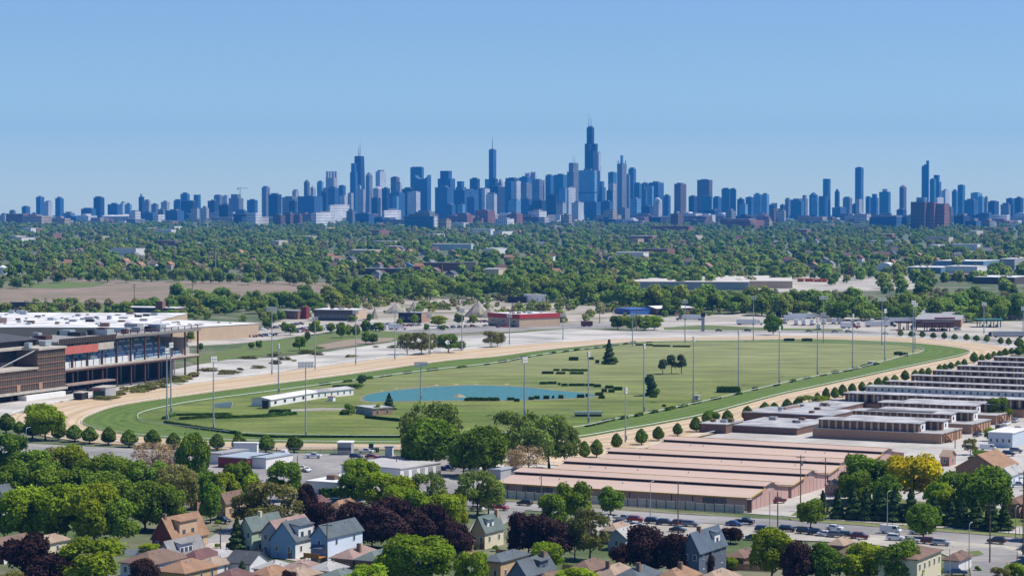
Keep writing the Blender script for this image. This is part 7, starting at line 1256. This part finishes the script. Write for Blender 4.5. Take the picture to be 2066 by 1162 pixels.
# ---------------------------------------------------------------- poles and lamps
def upole(px, yb, yt, label, arms=1, tf=False, ang=GA + .3):
    g = G(px, yb); h = ZA(yt, g.y); o = thing('utility_pole', g, ang, label, 'utility pole', 'wooden utility poles in front'); MB().cyl((0, 0, 0), (0, 0, h), .19, .12, 8).build('pole', M_WOOD, o)
    for i in range(arms): c_ = MB().box(-1.3, 1.3, -.07, .07, h - .7 - i * 1.1, h - .52 - i * 1.1).build('crossarm', M_WOOD, o); [MB().cyl((x, 0, h - .52 - i * 1.1), (x, 0, h - .3 - i * 1.1), .06, .05, 6).build('insulator', M_GREYW, c_) for x in (-1.15, -.5, .5, 1.15)]
    if tf: MB().cyl((.42, 0, h - 3.0), (.42, 0, h - 1.9), .28, .28, 10).build('transformer', M_GREYW, o)
def lamp(px, yb, yt, label, arm=1.8, side=-1, ang=GA + pi / 2):
    g = G(px, yb); h = ZA(yt, g.y); o = thing('street_lamp', g, ang, label, 'street lamp', 'grey street lamps'); MB().cyl((0, 0, 0), (0, 0, h - .4), .13, .08, 8).build('pole', M_GALV, o)
    m_ = MB(); pr = [Vector((0, 0, h - .4)), Vector((side * arm * .25, 0, h - .05)), Vector((side * arm * .6, 0, h + .1)), Vector((side * arm, 0, h + .1))]
    for p_, q_ in zip(pr, pr[1:]): m_.cyl(p_, q_, .06, .05, 6)
    m_.build('arm', M_GALV, o); MB().loft([[(side * arm + sx * .45 * s, sy * .16 * s, h + z) for sx, sy in ((-1, -1), (1, -1), (1, 1), (-1, 1))] for s, z in ((.8, -.02), (1, .1), (.7, .2))]).build('lamp_head', M_GREYW, o)
for px, yb, yt, lab, ar_, tf in [(1368, 1074, 971, 'wooden pole before the nearest barn, in the parking strip', 1, False), (1615, 1022, 918, 'wooden pole with double crossarms at the barn corner', 2, True), (1665, 1050, 922, 'thick dark pole with a yellow band beside the park', 0, False), (1633, 990, 962, 'short pole with transformer beside the barn ends', 1, True), (1569, 1064, 992, 'pole at the barn gate by the road', 0, False), (1997, 1136, 1015, 'leaning wooden pole with crossarm at lower right', 2, False), (2064, 1122, 950, 'tall wooden pole cut by the right edge', 2, True), (445, 1132, 1062, 'wooden pole among the left houses', 1, False), (660, 1168, 1054, 'tall dark pole in front of the tall blue house', 1, False),
        (321, 936, 905, 'grey pole beside the budding trees', 0, False), (955, 1032, 940, 'thin grey pole in front of the storage yard', 0, False), (1092, 1012, 957, 'thin pole behind the concrete fence', 0, False), (1132, 985, 955, 'short pole against the nearest barn roof', 1, False), (745, 1000, 945, 'thin pole beside the workshop trees', 1, False), (600, 940, 919, 'short wooden pole in the asphalt lot', 0, False), (558, 922, 902, 'pole beside the box trailer', 0, False), (800, 956, 918, 'pole at the storage row', 1, False), (2066, 1046, 985, 'pole at right edge by the park', 1, False), (1858, 892, 865, 'pole before the white end walls', 0, False), (1927, 905, 865, 'pole in the barn yard lane', 0, False), (2008, 880, 840, 'pole beside the rear dormitory', 0, False),
        (1190, 1005, 0, '', 0, False), (6, 1150, 1105, '', 0, False)]:
    if lab: upole(px, yb, yt, lab, ar_, tf)
MBY = MB().cyl((0, 0, 0), (0, 0, .7), .2, .2, 8)
for px, yb, yt, lab, sd_ in [(1312, 1046, 972, 'slim grey lamp post at the road before the nearest barn', 1), (1790, 1085, 992, 'grey lamp post with side arm before the park', 1), (1955, 1150, 1056, 'grey lamp post at the side street', 1), (2049, 1092, 1022, 'blue-grey lamp post before the big pole', 1), (1916, 1165, 1104, 'curved street lamp beside the cream flats', 1), (1870, 1176, 1145, 'curved street lamp before the cream flats', -1), (683, 1014, 949, 'curved dark street lamp at the workshop corner', 1), (1083, 950, 913, 'floodlight pole behind the budding trees', 1), (53, 926, 863, 'thin lamp post beside the asphalt lot at left', 1), (2052, 1136, 1108, 'short lamp at the lower right street', -1), (1553, 1062, 988, 'tan lamp post at the barn gate', 1)]:
    lamp(px, yb, yt, lab, 1.8, sd_)
# overhead lines between the poles on the road side
def wire(p, q, label, sag=1.2):
    mb = MB(); n_ = 10; pts = [p.lerp(q, i / n_) - Vector((0, 0, sag * 4 * (i / n_) * (1 - i / n_))) for i in range(n_ + 1)]
    for a_, b_ in zip(pts, pts[1:]): mb.cyl(a_, b_, .035, .035, 4)
    tag(mb.build('overhead_line', M_BLACK), label, 'cable', 'overhead lines')
ptop = lambda px, yb, yt: Vector((G(px, yb).x, G(px, yb).y, ZA(yt, G(px, yb).y)))
for i, (p, q, lab) in enumerate([(ptop(1997, 1136, 1019), ptop(2064, 1122, 954), 'overhead line from the leaning pole to the right edge pole'), (ptop(1790, 1085, 998), ptop(1997, 1136, 1022), 'overhead line from the park lamp post to the leaning pole'), (ptop(1615, 1022, 922), ptop(1665, 1050, 926), 'overhead line between the barn corner pole and the banded pole'), (ptop(1665, 1050, 930), ptop(2066, 1046, 988), 'overhead line along the park')]): wire(p, q, lab)
g = G(1665, 1050); o = thing('pole_band', g, 0, 'yellow band wrapped round the thick dark pole', 'band'); MB().cyl((0, 0, 2.6), (0, 0, 3.6), .21, .21, 10).build('band', mat('yellow_band', (.75, .55, .03), .6, .05, 1), o)
# ground cover in the gardens
sheet('alley', [(330, 1105), (470, 1092), (650, 1128), (800, 1150), (790, 1160), (640, 1140), (470, 1110), (340, 1120)], 0.16, M_LOT)
sheet('side_road', [(560, 985), (640, 1005), (470, 1100), (410, 1110), (400, 1098), (500, 1040)], 0.13, M_ROAD)
sheet('side_road', [(1010, 1012), (1080, 1018), (1010, 1062), (960, 1100), (930, 1096), (960, 1050)], 0.15, M_ROAD)

# shrubs and board fences in the gardens
ry = random.Random(31); BU = []
for px, py, w_ in [(262, 1150, 14), (330, 1116, 16), (440, 1106, 14), (452, 1118, 12), (540, 1116, 14), (610, 1132, 12), (640, 1126, 16), (735, 1128, 14), (820, 1100, 16), (935, 1110, 18), (960, 1108, 14), (1000, 1112, 16), (1030, 1112, 14), (1140, 1146, 16), (1215, 1106, 12), (1290, 1118, 14), (1486, 1140, 20), (1462, 1148, 14), (1520, 1148, 16), (1545, 1136, 12), (1690, 1138, 18), (1895, 1160, 16), (1920, 1152, 18), (1975, 1152, 16), (215, 1098, 22), (136, 1112, 20), (30, 1100, 22), (395, 1066, 18), (440, 1060, 16), (700, 1066, 16), (560, 1090, 14)]: BU.append(('bush', px, py - w_ * .7, py, w_))
plant('in the front gardens', 'garden shrubs', BU, 'bush')
def board_fence(p, q, label, m):
    a_, b_ = G(*p), G(*q); d_ = b_ - a_; o_ = thing('board_fence', a_, atan2(d_.y, d_.x), label, 'fence', 'garden fences'); f_ = MB(); x = 0
    while x < d_.length: f_.box(x, x + .28, -.02, .02, .08, 1.7 + ry.uniform(-.03, .03)); x += .31
    f_.build('boards', m, o_); r_ = MB().box(0, d_.length, .02, .07, .4, .5).box(0, d_.length, .02, .07, 1.3, 1.4); r_.build('rails', m, o_)
FW = mat('fence_wood', (.30, .20, .12), .9, .25, .8); FV = mat('fence_white', (.66, .66, .64), .7, .1, .8)
for p, q, lab, m in [((470, 1116), (525, 1122), 'grey-brown board fence left of the green house', FW), ((530, 1126), (548, 1110), 'short white fence beside the grey gabled house', FV), ((630, 1146), (668, 1148), 'brown board fence before the tall blue house', FW), ((668, 1146), (672, 1128), 'brown side fence beside the brown-brick bungalow', FW), ((815, 1138), (880, 1146), 'white fence behind the bright front tree', FV), ((1000, 1120), (1026, 1124), 'board fence left of the dark blue house', FW), ((1136, 1152), (1190, 1158), 'board fence before the brown bungalow', FW), ((1236, 1122), (1290, 1126), 'white fence behind the parking strip bungalows', FV), ((1476, 1150), (1560, 1154), 'board fence right of the navy house', FW), ((1690, 1146), (1800, 1152), 'long board fence under the right-hand trees', FW), ((236, 1122), (300, 1120), 'white fence behind the brown bungalow', FV), ((130, 1118), (180, 1116), 'board fence under the bright front tree', FW)]: board_fence(p, q, lab, m)
# ---------------------------------------------------------------- haze: one closed box of even, thin air
hm = bpy.data.materials.new('haze_air'); hm.use_nodes = True; n = hm.node_tree; n.nodes.clear()
ho = n.nodes.new('ShaderNodeOutputMaterial'); hv = n.nodes.new('ShaderNodeVolumePrincipled')
hv.inputs['Color'].default_value = (0.045, 0.38, 1.0, 1); hv.inputs['Density'].default_value = HAZE; hv.inputs['Anisotropy'].default_value = 0.0
n.links.new(hv.outputs[0], ho.inputs['Volume'])
hz = MB().box(-11000, 11000, -60, 15100, zg(15000) - 1, 545).build('haze', hm); tag(hz, kind='stuff')
hz['label'] = 'thin blue summer haze over the whole city'
